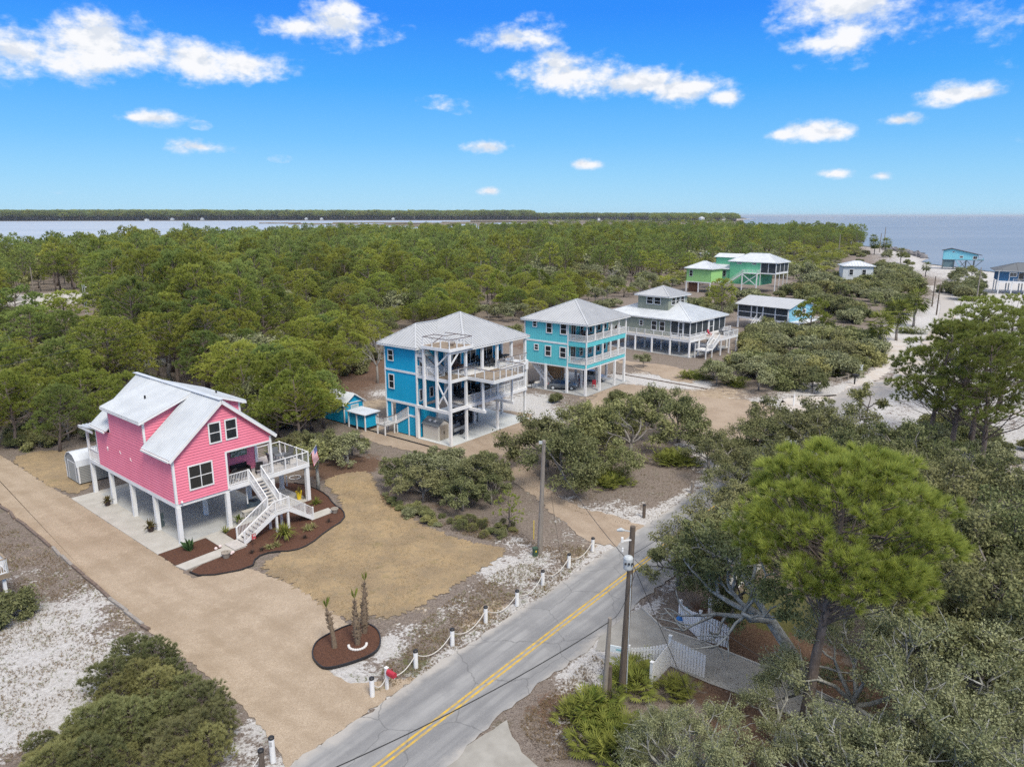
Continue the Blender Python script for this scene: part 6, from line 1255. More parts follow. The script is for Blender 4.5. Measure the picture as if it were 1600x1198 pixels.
# ---- the island of oaks beside the sandy drive
ISL = [oak(500, 6.0, 4.4, 6, 95, .125, OAKBARK, OAKD, depth=3, crad=.85, trunk=.2), oak(501, 5.8, 4.8, 6, 95, .125, OAKBARK, SHRUBF, depth=3, crad=.9, trunk=.18)]
for px, py, i, s, lab in [(880, 760, 0, .92, 'dark oak at the near left of the island beside the sandy drive'), (985, 712, 1, 1.0, 'broad olive oak in the middle of the island beside the sandy drive'), (855, 728, 0, .85, 'dark oak at the far left end of the oak island'), (1060, 690, 0, .85, 'dark oak at the right end of the island beside the sandy drive'), (935, 690, 1, .75, 'olive oak at the back of the island facing the aqua house'), (905, 705, 1, .8, 'olive oak left of middle in the oak island'), (1020, 668, 0, .8, 'dark oak at the back right of the oak island'), (945, 742, 1, .62, 'small yellowish oak at the front of the island behind palmettos')]:
    tree_thing('oak_tree', lab, 'tree', ISL[i], at_px(px, py), ROT(), s * 1.18)

# ---- big trees in front, on the right
HERO = pine(600, 14.3, 4.45, .50, 190, 2700, 62, .50, .022, BARK, HEROF, padr=.70, lean=.02, sides=12, limb_dn=1.2, tilt=(.07, .02))
hp = at_px(1257, 1150); tree_thing('pine_tree', 'great rounded bright green pine towering over the gate on the right', 'tree', HERO, hp, 0.0, (1, 1, 1))
TALLR = [pine(610, 15.5, 5.6, .30, 84, 1900, 30, .46, .034, BARK, DARKPF, padr=.85, lean=.03, sides=9, limb_dn=1.0), pine(611, 14.5, 5.4, .28, 84, 1900, 30, .46, .034, BARK, DARKPF, padr=.85, lean=.05, sides=9, limb_dn=1.0)]
for px, py, i, s, lab in [(1447, 716, 0, .92, 'tall dark trunked pine at the left of the beachside clump'), (1482, 722, 1, 1.0, 'tall leaning pine second from the left in the beachside clump'), (1514, 700, 0, .98, 'tall pine behind the others in the beachside clump'), (1532, 742, 1, .95, 'thick trunked pine nearest the camera in the beachside clump'), (1560, 640, 0, .95, 'pine on the far right of the beachside clump'), (1505, 640, 1, 1.0, 'pine at the back of the beachside clump against the white sand')]:
    tree_thing('pine_tree', lab, 'tree', TALLR[i], at_px(px, py), ROT(), s)
LICH = [oak(620, 7.2, 4.6, 7, 190, .062, LICHEN, OAKG, depth=3, crad=.64, trunk=.24, twig_r=.024), oak(621, 6.4, 4.3, 7, 190, .062, LICHEN, OAKG, depth=3, crad=.62, trunk=.22, twig_r=.024), oak(622, 6.8, 4.5, 7, 180, .062, LICHEN, OAKG, depth=3, crad=.62, trunk=.22, twig_r=.024)]
DKOAK = [oak(630, 7.0, 4.4, 6, 120, .10, OAKBARK, OAKD, depth=3, crad=.72, trunk=.24), oak(631, 7.4, 5.2, 7, 115, .11, OAKBARK, OAKD, depth=3, crad=.80, trunk=.24)]
def crown_at(px, py, z): p = g(px, py, z); return (p.x, p.y, 0)
for px, py, zc, pr, s, lab in [(1110, 1150, 3.0, LICH[1], .72, 'pale lichened oak at the bottom beside the palmettos'), (1345, 1010, 5.0, LICH[0], .92, 'lichened grey oak under the bright pine, left of two'), (1490, 1000, 5.6, LICH[2], 1.08, 'broad grey green oak right of the lichened oak under the bright pine'),
                               (1400, 1170, 4.6, LICH[1], .95, 'pale limbed oak at the bottom edge left of the corner'), (1560, 1150, 5.0, LICH[0], .95, 'grey oak filling the bottom right corner'), (1620, 1010, 5.5, LICH[1], 1.0, 'grey oak cut by the right edge of the picture'),
                               (1185, 672, 4.0, DKOAK[0], .85, 'dark oak behind the bright pine beside the far road'), (1265, 672, 4.6, DKOAK[1], .9, 'olive oak behind the bright pine crown'), (1350, 700, 5.0, DKOAK[0], 1.05, 'dark oak in the canopy right of the road, third along'), (1440, 755, 5.2, DKOAK[1], 1.05, 'olive brown oak below the beachside pines'), (1530, 790, 5.4, DKOAK[0], 1.15, 'dark oak in the canopy right of the bright pine'),
                               (1470, 845, 5.2, DKOAK[1], .95, 'olive oak just right of the bright pine crown'), (1590, 760, 5.2, DKOAK[1], 1.05, 'olive oak by the right edge below the beachside pines'), (1575, 880, 5.6, DKOAK[0], 1.15, 'dark oak by the right edge above the lichened oaks'), (1400, 820, 5, DKOAK[1], .9, 'olive oak half hidden behind the bright pine')] + [
                               (1110, 670, 4.2, ISL[0], .72, 'dark oak over the verge at the start of the right hand canopy'), (1150, 700, 4.2, DKOAK[0], .8, 'dark oak overhanging the road above the sign board'), (1175, 745, 4.0, DKOAK[1], .72, 'olive oak shading the road bend left of the bright pine top'), (1215, 655, 4.4, DKOAK[0], .95, 'dark oak in the far row of the canopy, left part'), (1295, 660, 4.6, DKOAK[1], 1.0, 'olive oak in the far row of the canopy, middle part'), (1375, 685, 4.8, DKOAK[0], 1.0, 'dark oak in the far row of the canopy, right part'), (1120, 790, 4.6, ISL[0], .8, 'dark oak leaning across the road left of the bright pine'), (1065, 830, 4.0, DKOAK[0], .62, 'dark oak branch nearest the yellow line of the road'), (1150, 860, 4.6, DKOAK[1], .75, 'dark oak under the left edge of the bright pine crown'), (1420, 700, 4.6, DKOAK[1], .95, 'olive oak right below the leftmost beachside pine'),
                               (1225, 1045, 4.2, LICH[1], .58, 'pale twiggy oak half hiding the trunk of the bright pine'), (1225, 720, 4.2, DKOAK[1], .8, 'olive oak close behind the left shoulder of the bright pine'), (1300, 760, 5, DKOAK[0], 1.0, 'dark oak directly behind the bright pine crown'), (1390, 730, 5, DKOAK[0], 1.0, 'dark oak between the bright pine top and the beachside pines'), (1500, 735, 4.6, DKOAK[1], .9, 'olive oak at the feet of the beachside pines'), (1550, 820, 5.6, DKOAK[1], 1.05, 'olive brown oak in the canopy midway up the right edge'),
                               (1610, 840, 5.6, DKOAK[0], 1.1, 'dark oak touching the right edge midway up'), (1510, 915, 5.6, DKOAK[1], 1.0, 'olive oak above the broad grey green oak'), (1430, 905, 5, LICH[1], .9, 'grey oak tucked below the right side of the bright pine'), (1600, 945, 5.6, DKOAK[1], 1.0, 'olive oak at the right edge above the corner'), (1480, 1100, 5, LICH[0], 1.0, 'grey oak between the pine trunk and the corner'), (1060, 1190, 2.2, LICH[2], .6, 'grey oak at the bottom edge by the palmettos'), (1330, 1200, 4, LICH[0], .8, 'pale oak at the bottom edge right of the pine trunk'), (1490, 1200, 4.6, LICH[2], .95, 'grey oak along the bottom edge near the corner'), (1590, 1090, 5.4, LICH[2], 1.0, 'grey green oak on the right edge above the corner oak'), (1050, 1165, 2.0, LICH[1], .5, 'low pale bushy oak in front of the white gate')]:
    tree_thing('oak_tree', lab, 'tree', pr, crown_at(px, py, zc), ROT(), s)
LEAN = oak(640, 8.6, 5.0, 6, 120, .105, LICHEN, OAKD, depth=3, crad=.72, trunk=.27, lean=(-.85, .45), base_split=.30, zmin=.50)
tree_thing('oak_tree', 'dark oak with long grey limbs leaning out over the gate and road', 'tree', LEAN, at_px(1262, 1062), 0)
for t_, o_, s_, lab in ((15, -5.2, .82, 'dark oak by the roadside between the pole and the far road'), (21, -5.6, .9, 'dark oak by the roadside behind another, before the road vanishes')):
    q_ = rp(t_, o_); tree_thing('oak_tree', lab, 'tree', DKOAK[0], (q_[0], q_[1], 0), ROT(), s_)
scrub([(1380, 695), (1450, 712), (1560, 745), (1640, 730), (1600, 690), (1450, 668)], 12, SH, .7, 1.3, 'olive bush at the feet of the beachside pines', 'bushes under the beachside pines', seed=31, mind=2.5)
SAP = oak(650, 5.6, 2.1, 4, 26, .13, BARK, SHRUBF, depth=3, crad=.5, trunk=.09, base_split=.3)
tree_thing('oak_tree', 'thin sparse young tree standing between the far road and the pines', 'tree', SAP, at_px(1352, 668), 0.4)
LIMB = MB(); r_ = np.random.default_rng(4)
YP = pine(660, 3.1, .95, .12, 16, 130, 30, .26, .022, BARK, HEROF, padr=.42, lean=.02)
tree_thing('pine_tree', 'young bright green pine standing alone by the thicket near the pole', 'tree', YP, at_px(796, 826), 0)
tree_thing('pine_tree', 'yellow green pine shading the deck end of the screened cottage', 'tree', PINES_SAND[1], at_px(1264, 528), 1.0, (.95, .95, .95)); tree_thing('pine_tree', 'thin pine in front of the mint house wall', 'tree', PINES_TALL[2], at_px(1128, 508), 1.0, (.75, .75, .75))
tree_thing('oak_tree', 'pale barked slim oak at the lawn corner beside the flag', 'tree', oak(670, 5.2, 1.9, 4, 34, .13, LICHEN, SHRUBF, depth=3, crad=.5, trunk=.12, base_split=.3), at_px(497, 764), 0)
for px, py, s, lab in [(506, 668, .78, 'sand pine leaning over the blue garden shed'), (470, 700, 1.0, 'sand pine with dark bare trunk beyond the pink house deck'), (455, 668, 1.05, 'spreading sand pine between the pink house and the garden shed'), (392, 668, 1.0, 'sand pine rising behind the pink house dormer'), (203, 690, .9, 'dark trunked pine by the white shed'), (28, 700, 1.0, 'leaning pine at the left edge by the top of the drive'), (60, 680, .95, 'pine by the left edge behind another leaning pine'), (95, 705, .85, 'pine in front of the wood left of the white shed')]:
    tree_thing('pine_tree', lab, 'tree', PINES_SAND[int(vr.integers(0, 4))], at_px(px, py), ROT(), s)
tree_thing('bare_tree', 'dead grey pine snag left of the bright blue house', 'tree', BARE_TREE, at_px(590, 598), .4, (.9, .9, 1.35), names=('trunk',))

# ---- palms and palmettos
PT = [palmetto(700 + i, 34, 1.0, .8, PALMF) for i in range(3)]
for px, py, n, rad, lab, grp in [(930, 1120, 5, 1.3, 'bright palmetto clump by the bottom of the utility poles', 'palmettos by the utility poles'), (960, 1165, 5, 1.2, 'palmetto clump at the bottom edge below the poles', 'palmettos at the bottom edge'), (985, 1065, 4, .9, 'palmetto clump behind the dark utility pole', 'palmettos behind the dark pole'), (1062, 1085, 2, .6, 'dark palmetto under the white gate', 'palmettos under the white gate'),
                                 (955, 752, 8, 1.7, 'green palmetto at the front of the oak island', 'palmettos before the oak island'), (1055, 722, 7, 1.7, 'green palmetto at the right end of the oak island', 'palmettos right of the oak island'), (1085, 590, 6, 2.0, 'palmetto on the sandy lot edge before the sage house', 'palmettos before the sage house'), (1150, 602, 4, 1.6, 'palmetto right of the others before the sage house', 'palmettos right of the sage house lot'), (1420, 520, 6, 2.2, 'yellow green palmetto by the shore road under the cabbage palms', 'palmettos under the cabbage palms'),
                                 (1100, 480, 5, 2.2, 'yellow green palmetto below the lime cottage', 'palmettos below the lime cottage'), (1300, 585, 4, 1.6, 'dark palmetto at the corner of the thicket by the far road', 'palmettos by the far road')]:
    c = g(px, py)
    for k in range(n):
        a = k * 2.4; rr = rad * math.sqrt(k / n) * 1.15; sc = vr.uniform(.85, 1.25) * (1.0 if c.y < 70 else 1.25)
        tree_thing('palmetto', lab, 'palmetto', PT[k % 3], (c.x + math.cos(a) * rr, c.y + math.sin(a) * rr, 0), ROT(), sc, grp, ('fronds', 'stalks'))
CP = cabbage_palm(720, 4.8, 2.6, PALMF)
for px, py, s, lab in [(1373, 548, 1.1, 'cabbage palm nearest the camera at the end of the sand track'), (1400, 532, 1.25, 'tallest cabbage palm by the sand track'), (1427, 510, 1.3, 'cabbage palm behind the tall one by the sand track'), (1290, 528, .75, 'short cabbage palm beside the screened cottage drive'), (1366, 398, 1.5, 'far cabbage palm on the sandy point, left one'), (1383, 398, 1.6, 'far cabbage palm on the sandy point, middle one'), (1407, 411, 1.2, 'far cabbage palm by the curve of the shore'), (1364, 386, 1.5, 'thin cabbage palm against the sea'), (1446, 432, .9, 'small palm on the white sand beside the shore road')]:
    tree_thing('cabbage_palm', lab, 'palm', CP, at_px(px, py), ROT(), s)

scrub([(1130, 452), (1180, 462), (1260, 470), (1300, 450), (1270, 440), (1215, 462), (1160, 470), (1110, 465)], 20, SH + [OAKS_MID[1]], 1.1, 1.8, 'scrub bush around the feet of the mint house', 'bushes at the feet of the mint house', seed=21, mind=3)
scrub([(0, 575), (20, 500), (90, 495), (150, 510), (140, 575), (60, 585)], 16, SH, .8, 1.4, 'olive bush below the sandy clearing on the left', 'bushes below the sandy clearing', seed=22, mind=3)
# ================================================================ things in the yards and along the road
# bollards and rope along the road
def bollard(label, loc, m=WHITE, h=1.05, number=False):
    t = thing('bollard', label, 'bollard', loc, 0, 'white bollards along the road'); MB().tube([(0, 0, 0), (0, 0, h)], .13, 14).build('post', m, t)
    mb = MB(); mb.lathe([(.145, h - .02), (.145, h + .06), (.10, h + .10), (.03, h + .12)], 14); mb.build('cap', DARK, t); return t
BP = [(582, 1087), (650, 1043), (707, 1008), (759, 972), (808, 946), (848, 914), (889, 887), (926, 861)]
BLAB = ['white black capped bollard at the gravel drive mouth, left of the red mailbox', 'white bollard just right of the red mailbox', 'white bollard third from the gravel drive along the road', 'white bollard fourth from the gravel drive along the road', 'white bollard fifth from the gravel drive along the road', 'white bollard below the pale utility pole', 'white bollard next to last before the sandy drive', 'white bollard last in the row at the sandy drive']
bl = [bollard(l, (*g(*p)[:2], 0)) for l, p in zip(BLAB, BP)]
mbx = g(605, 1076)
t = thing('mailbox', 'red mailbox on a white post beside the roped bollards', 'mailbox', (mbx.x, mbx.y, 0), math.atan2(RD.y, RD.x))
MB().box(-.07, .07, -.07, .07, 0, 1.3).build('post', WHITE, t); mb = MB(); mb.box(-.1, .1, -.1, .1, 1.3, 1.33); mb.face([(-.1, -.1, 1.33), (.1, -.1, 1.33), (0, 0, 1.42)]); mb.face([(.1, -.1, 1.33), (.1, .1, 1.33), (0, 0, 1.42)]); mb.face([(.1, .1, 1.33), (-.1, .1, 1.33), (0, 0, 1.42)]); mb.face([(-.1, .1, 1.33), (-.1, -.1, 1.33), (0, 0, 1.42)]); mb.build('post_cap', WHITE, t)
MB().box(-.05, .05, -.65, -.07, .92, .98).build('arm', WHITE, t)
mb = MB(); pr = [(-.13, 0), (.13, 0)] + [(.13 * math.cos(a), .16 + .13 * math.sin(a)) for a in np.linspace(0, math.pi, 9)]; n = len(pr); i = len(mb.v)
mb.v += [(x, -.68, .98 + z) for x, z in pr] + [(x, -.12, .98 + z) for x, z in pr]; mb.f += [tuple(range(n)), tuple(range(2 * n - 1, n - 1, -1))] + [(k, (k + 1) % n, n + (k + 1) % n, n + k) for k in range(n)]; mb.m += [0] * (n + 2); mb.build('box', RED, t)
mb = MB(); mb.box(.132, .14, -.35, -.31, 1.05, 1.3); mb.box(.132, .14, -.35, -.22, 1.24, 1.3); mb.build('flag', RED, t)
ROPE = mat('pale_rope', (.62, .60, .55), .9, (.5, .47, .42), 30)
pts = [Vector((*g(*p)[:2], 0)) for p in BP]; seq = [pts[0], Vector((mbx.x, mbx.y, 0))] + pts[1:]
rl = ['short rope from the first bollard to the red mailbox', 'rope sagging from the red mailbox to the next bollard'] + [f'white rope sagging between bollards, span {w} from the mailbox' for w in ('second', 'third', 'fourth', 'fifth', 'sixth')] + ['white rope sagging to the last bollard at the sandy drive']
for i, (a, b) in enumerate(zip(seq, seq[1:])):
    mb = MB(); N = 12; sag = .62 if i > 1 else .5; h0, h1 = (.85, .85)
    mb.tube([a.lerp(b, k / N) + Vector((0, 0, h0 - sag * (1 - (2 * k / N - 1) ** 2))) for k in range(N + 1)], .028, 6); o = mb.build('rope', ROPE); tag(o, rl[i], 'rope', 'rope spans between bollards')
p = g(427, 1190); b2 = bollard('white numbered bollard at the near side of the gravel drive mouth', (p.x, p.y, 0), h=1.3)
mb = MB(); mb.box(-.055, .055, -.142, -.128, .95, 1.2); mb.build('number_plate', mat('plate_grey', (.42, .42, .42), .6), b2)
p = g(411, 1212); bollard('dark wooden bollard with black cap at the bottom edge by the drive', (p.x, p.y, 0), POLED, h=1.35)
p0 = g(411, 1212) + Vector((0, 0, 1.2)); mb = MB(); q0 = g(360, 1250) + Vector((0, 0, 1.0)); mb.tube([p0.lerp(q0, k / 8) + Vector((0, 0, -.4 * (1 - (k / 4 - 1) ** 2))) for k in range(9)], .025, 6); tag(mb.build('rope', ROPE), 'rope running off the bottom edge from the dark bollard', 'rope')
p = g(1006, 808); mb = MB(); t = thing('stub_post', 'short brown wooden post on sandy ground by the sandy drive', 'post', (p.x, p.y, 0)); mb.tube([(0, 0, 0), (0, 0, 1.1)], .14, 10); mb.build('post', POLED, t); mb = MB(); mb.lathe([(.15, 1.1), (.15, 1.16), (.04, 1.2)], 10); mb.build('cap', DARK, t)
p = g(1081, 770); mb = MB(); t = thing('stub_post', 'grey leaning post with a fallen rope near the oak island', 'post', (p.x, p.y, 0)); mb.tube([(0, 0, 0), (.05, 0, 1.1)], .13, 10); mb.build('post', POLE, t)
p = g(1118, 738); t = thing('sandwich_sign', 'white folding sign board by the oaks beside the far road', 'sign', (p.x, p.y, 0), .8); MB().beam((0, -.35, 0), (0, 0, 1.2), .8, .04).build('panel', WHITE, t); MB().beam((0, .35, 0), (0, 0, 1.2), .8, .04).build('panel', WHITE, t)

# utility poles
def upole(label, px, py, h, r, m, lean=(0, 0)):
    p = g(px, py); t = thing('utility_pole', label, 'utility pole', (p.x, p.y, 0)); mb = MB(); mb.tube([(0, 0, -.2), (lean[0] * .5, lean[1] * .5, h / 2), (lean[0], lean[1], h)], [r * 1.25, r, r * .78], 12); mb.build('pole', m, t, smooth=False); return t, Vector((p.x + lean[0], p.y + lean[1], h))
t1, top1 = upole('pale grey utility pole standing by the scrub thicket and green box', 843, 865, 9.0, .17, POLE, (.25, 0))
mb = MB(); mb.box(-.12, .2, -.06, .06, 8.75, 8.95); mb.build('bracket', GALV, t1)
t2, top2 = upole('dark utility pole carrying a grey transformer beside the road', 972, 1080, 9.6, .18, POLED, (.22, 0))
mb = MB(); mb.lathe([(.05, 7.42), (.23, 7.46), (.25, 7.54), (.25, 8.06), (.20, 8.14), (.08, 8.18)], 16, c=(-.02, -.42)); tr_ = mb.build('transformer', GALV, t2, smooth=False)
for x in (-.2, -.02, .16): mb = MB(); mb.tube([(x, -.66, 7.9), (x, -.70, 7.8)], [.05, .06], 8); mb.build('bushing', DARK, tr_)
mb = MB(); mb.lathe([(.03, 8.3), (.05, 8.34), (.03, 8.38), (.05, 8.42), (.03, 8.46), (.05, 8.5), (.03, 8.54)], 10, c=(-.3, -.25)); mb.build('insulator', WHITE, t2); mb = MB(); mb.beam((.15, -.1, 8.9), (-.35, -.25, 8.9), .06, .06); mb.box(-.40, -.28, -.31, -.19, 8.85, 9.1); mb.build('cutout_switch', WHITE, t2)
mb = MB(); mb.beam((.2, 0, 9.3), (-.24, -.05, 9.40), .05, .05); mb.build('lamp_arm', GALV, t2); mb = MB(); mb.tube([(-.22, -.05, 9.40), (-.38, -.05, 9.44), (-.6, -.05, 9.40)], [.05, .11, .05], 10); mb.build('street_lamp', GALV, t2)
mb = MB(); mb.tube([(.2, -.16, 0), (.2, -.16, 7)], .03, 6); mb.build('conduit', GALV, t2)
t3, top3 = upole('short weathered pole leaning beside the dark utility pole', 944, 1092, 4.8, .13, POLE, (.16, 0))
t4, top4 = upole('dark stub of a pole beside the short weathered pole', 951, 1092, 2.0, .13, POLED, (.03, 0))
farp = [(760, 455, 8.5, .14, POLE, 'grey pole rising out of the wood behind the bright blue house', 752, 452), (57, 0, 0, 0, 0, 0, 0, 0)]
for px, py, h, lab in [(752, 470, 12, 'grey pole rising out of the wood behind the bright blue house'), (56, 478, 11, 'thin pole by the sandy clearing in the wood on the left'), (60, 535, 9.5, 'pole below the sandy clearing, cut by treetops'), (1456, 479, 8.5, 'dark pole left of the shore road bend'), (1463, 492, 8.0, 'dark pole on the verge nearer the camera than the road bend'), (1525, 475, 10.5, 'pale utility pole on the sand in front of the navy house'), (1500, 484, 2.2, 'short post at the road bend'), (1380, 392, 17, 'far pole on the sandy point, the taller one'), (1374, 394, 13, 'far pole on the sandy point beside a taller one'), (1310, 398, 13, 'far pole at the edge of the pines by the shore')]:
    upole(lab, px, py, h, .15 if py > 430 else .28, POLE if 'dark' not in lab else POLED)
tl = thing('lattice_mast', 'narrow grey metal mast standing among the pines on the left', 'mast', at_px(143, 540), 0)
for x, y in ((-.25, -.15), (.25, -.15), (0, .25)): MB().beam((x, y, 0), (x * .8, y * .8, 12), .07, .07).build('leg', GALV, tl)
mb = MB()
for k in range(12): mb.beam((-.25, -.15, k), (.25, -.15, k + 1), .04, .04); mb.beam((.25, -.15, k), (0, .25, k + 1), .04, .04)
mb.build('lattice', GALV, tl); mb = MB()
for z in (9, 10.2, 11.4): mb.lathe([(.06, z), (.12, z + .1), (.06, z + .2)], 8, c=(.45, 0))
mb.build('insulator', WHITE, tl)
def wire(a, b, sag, label, r=.014):
    a, b = Vector(a), Vector(b); N = 24; mb = MB(); mb.tube([a.lerp(b, k / N) + Vector((0, 0, -sag * (1 - (2 * k / N - 1) ** 2))) for k in range(N + 1)], r, 5); return tag(mb.build('power_line', WIRE), label, 'power line')
T2 = top2 - Vector((.1, .3, 1.9)); wire(top1 - Vector((0, 0, .15)), T2, .5, 'wire from the pale pole to the transformer pole', .016)
wire(top3 - Vector((0, 0, .12)), T2 + Vector((.3, 0, -.3)), .7, 'wire from the short pole up toward the transformer pole'); wire(top3 - Vector((0, 0, .2)), (-9, 21, 5.2), .5, 'cable from the short pole running off along the road', .025)
wire(T2 + Vector((.2, 0, .2)), g(1300, 1090, 4.6), .5, 'wire from the transformer pole over the gate to the right'); wire(top2 - Vector((0, 0, 1.6)), (15.5, 46, 8.6), .5, 'wire from the transformer pole into the dark oaks')
wire(T2 + Vector((.1, .1, 0)), g(1085, 1105, .3), .0, 'guy wire slanting from the transformer pole to the ground by the gate', .016)
wire(top1 - Vector((0, 0, .4)), (top1.x + 1.3, top1.y - 2.2, .1), .0, 'guy wire of the pale pole', .012); mb = MB(); 
p = g(834, 842); mb.tube([(p.x, p.y, 0), (p.x, p.y, 1.6)], .03, 6); tag(mb.build('marker_post', YELLOW), 'thin yellow marker post beside the pale pole', 'post')
for k, (pa, pb) in enumerate([((-60, 560), (420, 452)), ((-60, 585), (420, 462)), ((-60, 545), (420, 444))]):
    wire(g(*pa, 9.5), g(*pb, 11.5), .6, f'{("lower", "lowest", "upper")[k]} of three power lines crossing the wood at the left', .03)
p = g(836, 868); t = thing('utility_box', 'small green utility box at the foot of the pale pole', 'utility box', (p.x, p.y, 0), .5); GREEN = mat('dark_green_paint', (.045, .085, .055), .6); mb = MB(); mb.box(-.16, .16, -.14, .14, 0, .62); mb.build('cabinet', GREEN, t); mb = MB(); mb.prism([(-.19, -.17), (.19, -.17), (.19, .17), (-.19, .17)], .62, .68); mb.build('lid', GREEN, t); mb = MB(); mb.box(-.05, .05, -.15, -.142, .35, .48); mb.build('notice', YELLOW, t)

# the round bed with two trimmed palms
MP = smooth_poly(G((487, 1026), (492, 1006), (510, 994), (545, 978), (570, 974), (590, 984), (596, 1002), (590, 1020), (560, 1034), (510, 1048), (496, 1040)), 2)
slab_box('palm_bed', MP, -.05, .10, MULCHM); mb = MB()
for a, b in zip(MP, MP[1:] + MP[:1]): mb.beam((*a, .09), (*b, .09), .07, .16)
tag(mb.build('bed_edging', DARK), 'black edging ringing the round palm bed by the gravel drive', 'edging')
BOOT = mat('palm_boots', (.24, .185, .125), .95, (.14, .10, .07), 14, .8, 20)
def trimmed_palm(label, px, py, h, lean, boots, grp=None):
    p = g(px, py); t = thing('young_palm', label, 'palm', (p.x, p.y, .08)); K = 8; pts_ = [Vector((lean * (k / K) ** 1.5, 0, h * k / K)) for k in range(K + 1)]; rad = [.17, .15, .13, .13, .13, .13, .12, .09, .05] if not boots else [.16, .19, .21, .21, .18, .14, .10, .07, .04]
    mb = MB(); mb.tube(pts_, rad, 11); mb.build('trunk', BOOT, t, smooth=False); mb = MB(); r = np.random.default_rng(px)
    for k in range(90 if boots else 36):
        q = r.uniform(.1 if boots else .45, .95); a = r.uniform(0, 6.28); c = pts_[int(q * K)].lerp(pts_[min(K, int(q * K) + 1)], (q * K) % 1); rr = np.interp(q, np.linspace(0, 1, K + 1), rad); d = Vector((math.cos(a), math.sin(a), .9)).normalized(); s = Vector((-math.sin(a), math.cos(a), 0)) * .04; b_ = c + Vector((math.cos(a), math.sin(a), 0)) * rr * .9
        mb.hexa([b_ - s, b_ + s, b_ + s + Vector((0, 0, .05)), b_ - s + Vector((0, 0, .05)), b_ - s * .6 + d * .17, b_ + s * .6 + d * .17, b_ + s * .6 + d * .17 + Vector((0, 0, .02)), b_ - s * .6 + d * .17 + Vector((0, 0, .02))])
    mb.build('leaf_stubs', BOOT, t, 'stuff'); V = []; T = []
    for k in range(14):
        a = r.uniform(0, 6.28); d = Vector((math.cos(a) * .35, math.sin(a) * .35, 1)).normalized(); tp = pts_[-1]; L = r.uniform(.4, .75); s = d.cross(Vector((math.sin(a), -math.cos(a), .2))).normalized() * .05; V += [tp, tp + d * L * .6 - s, tp + d * L, tp + d * L * .6 + s]; T.append(r.uniform(.2, .9))
    link('fronds', np_mesh('fronds', np.array([tuple(v) for v in V]), 4, [PALMF], np.array(T)), t); return t
trimmed_palm('trimmed palm with bare crooked trunk at the left of the round bed', 523, 1013, 2.6, -.35, False); trimmed_palm('stout trimmed palm with leaf stubs and a collar of white stones', 559, 1008, 3.0, -.05, True); trimmed_palm('tallest trimmed palm behind the stout one in the round bed', 570, 990, 3.5, .15, True)
SHELL = mat('white_stone', (.62, .60, .57), .8); q_ = g(559, 1010); rs = np.random.default_rng(3)
stone = None
for k in range(13):
    a = 3.3 + k * .27; mb = MB()
    if stone is None: mb.lathe([(.04, 0), (.09, .03), (.08, .09), (.02, .12)], 7); stone = mb.build('edging_stone', SHELL); o = stone
    else: o = stone.copy(); COL.objects.link(o)
    o.location = (q_.x + .52 * math.cos(a), q_.y + .52 * math.sin(a), .09); o.rotation_euler = (0, 0, a); tag(o, 'white stone in the curved row at the foot of the stout palm', 'stone', 'white stones round the stout palm')

# timber edging down the left side of the gravel drive
TIMB = mat('old_timber', (.115, .075, .055), .95, (.21, .17, .145), 3.0, .5, 12, stretch=(1.5, 6, 6)); TIMG = mat('grey_timber', (.34, .32, .29), .95, (.22, .19, .165), 3.0, .5, 12, stretch=(1.5, 6, 6))
te = thing('timber_edging', 'row of old landscape timbers edging the gravel drive on the left', 'edging', (0, 0, 0)); line = [Vector((*q, .05)) for q in G((-40, 770), (0, 790), (40, 822), (80, 855), (150, 916), (222, 977), (232, 985))]; segs = []
for a, b in zip(line, line[1:]):
    n = max(1, int(round((b - a).length / 2.4)))
    for k in range(n): segs.append((a.lerp(b, (k + .03) / n), a.lerp(b, (k + .97) / n)))
for i, (a, b) in enumerate(segs):
    mb = MB(); j = Vector((rs.normal(0, .05), rs.normal(0, .05), rs.normal(0, .012))); mb.beam(a + j, b - j, .2, .18); mb.build('timber', TIMG if i in (7, 8, 12, 13) else TIMB, te)

# white picket fence and gates on the right
pk = MB(); pk.box(-.065, .065, -.012, .012, 0, 1.0); PKM = pk.mesh('picket', WHITE)
def picket_panel(name, label, cat, a, b, h0, h1, dip=0.0, brace=False, end_post=True, grp=None, gap=.165):
    a, b = Vector((*a, 0)), Vector((*b, 0)); L = (b - a).length; ang = math.atan2(b.y - a.y, b.x - a.x); t = thing(name, label, cat, a, ang, grp); n = int(L / gap)
    for k in range(n):
        u = (k + .5) / n; o = link('picket', PKM, t); hh = h0 + (h1 - h0) * u - dip * math.sin(u * math.pi); o.location = (L * u, 0, .06); o.scale = (1, 1, hh - .06)
    for f in (.22, .72): 
        mb = MB(); mb.beam((.02, .035, .06 + h0 * f), (L - .02, .035, .06 + h1 * f - dip * .3), .045, .10); mb.build('rail', WHITE, t)
    if brace: mb = MB(); mb.beam((.1, .065, h0 * .85), (L - .1, .065, .2), .03, .10); mb.build('brace', WHITE, t)
    if end_post:
        for x, hh in ((-.07, h0), ): mb = MB(); mb.box(x - .08, x + .08, -.08, .08, 0, hh + .18); mb.box(x - .1, x + .1, -.1, .1, hh + .18, hh + .22); mb.build('gate_post', WHITE, t)
    return t
A1, A2, A3 = G((1063, 972), (1094, 1000), (1138, 1013)); picket_panel('picket_fence', 'white picket fence wing dipping down from the road to the open gate', 'fence', A1, A2, 1.3, 1.75, .12); picket_panel('picket_gate', 'open white picket gate leaf beside the lawn under the oak limb', 'gate', A2, A3, 1.75, 1.45, -.05)
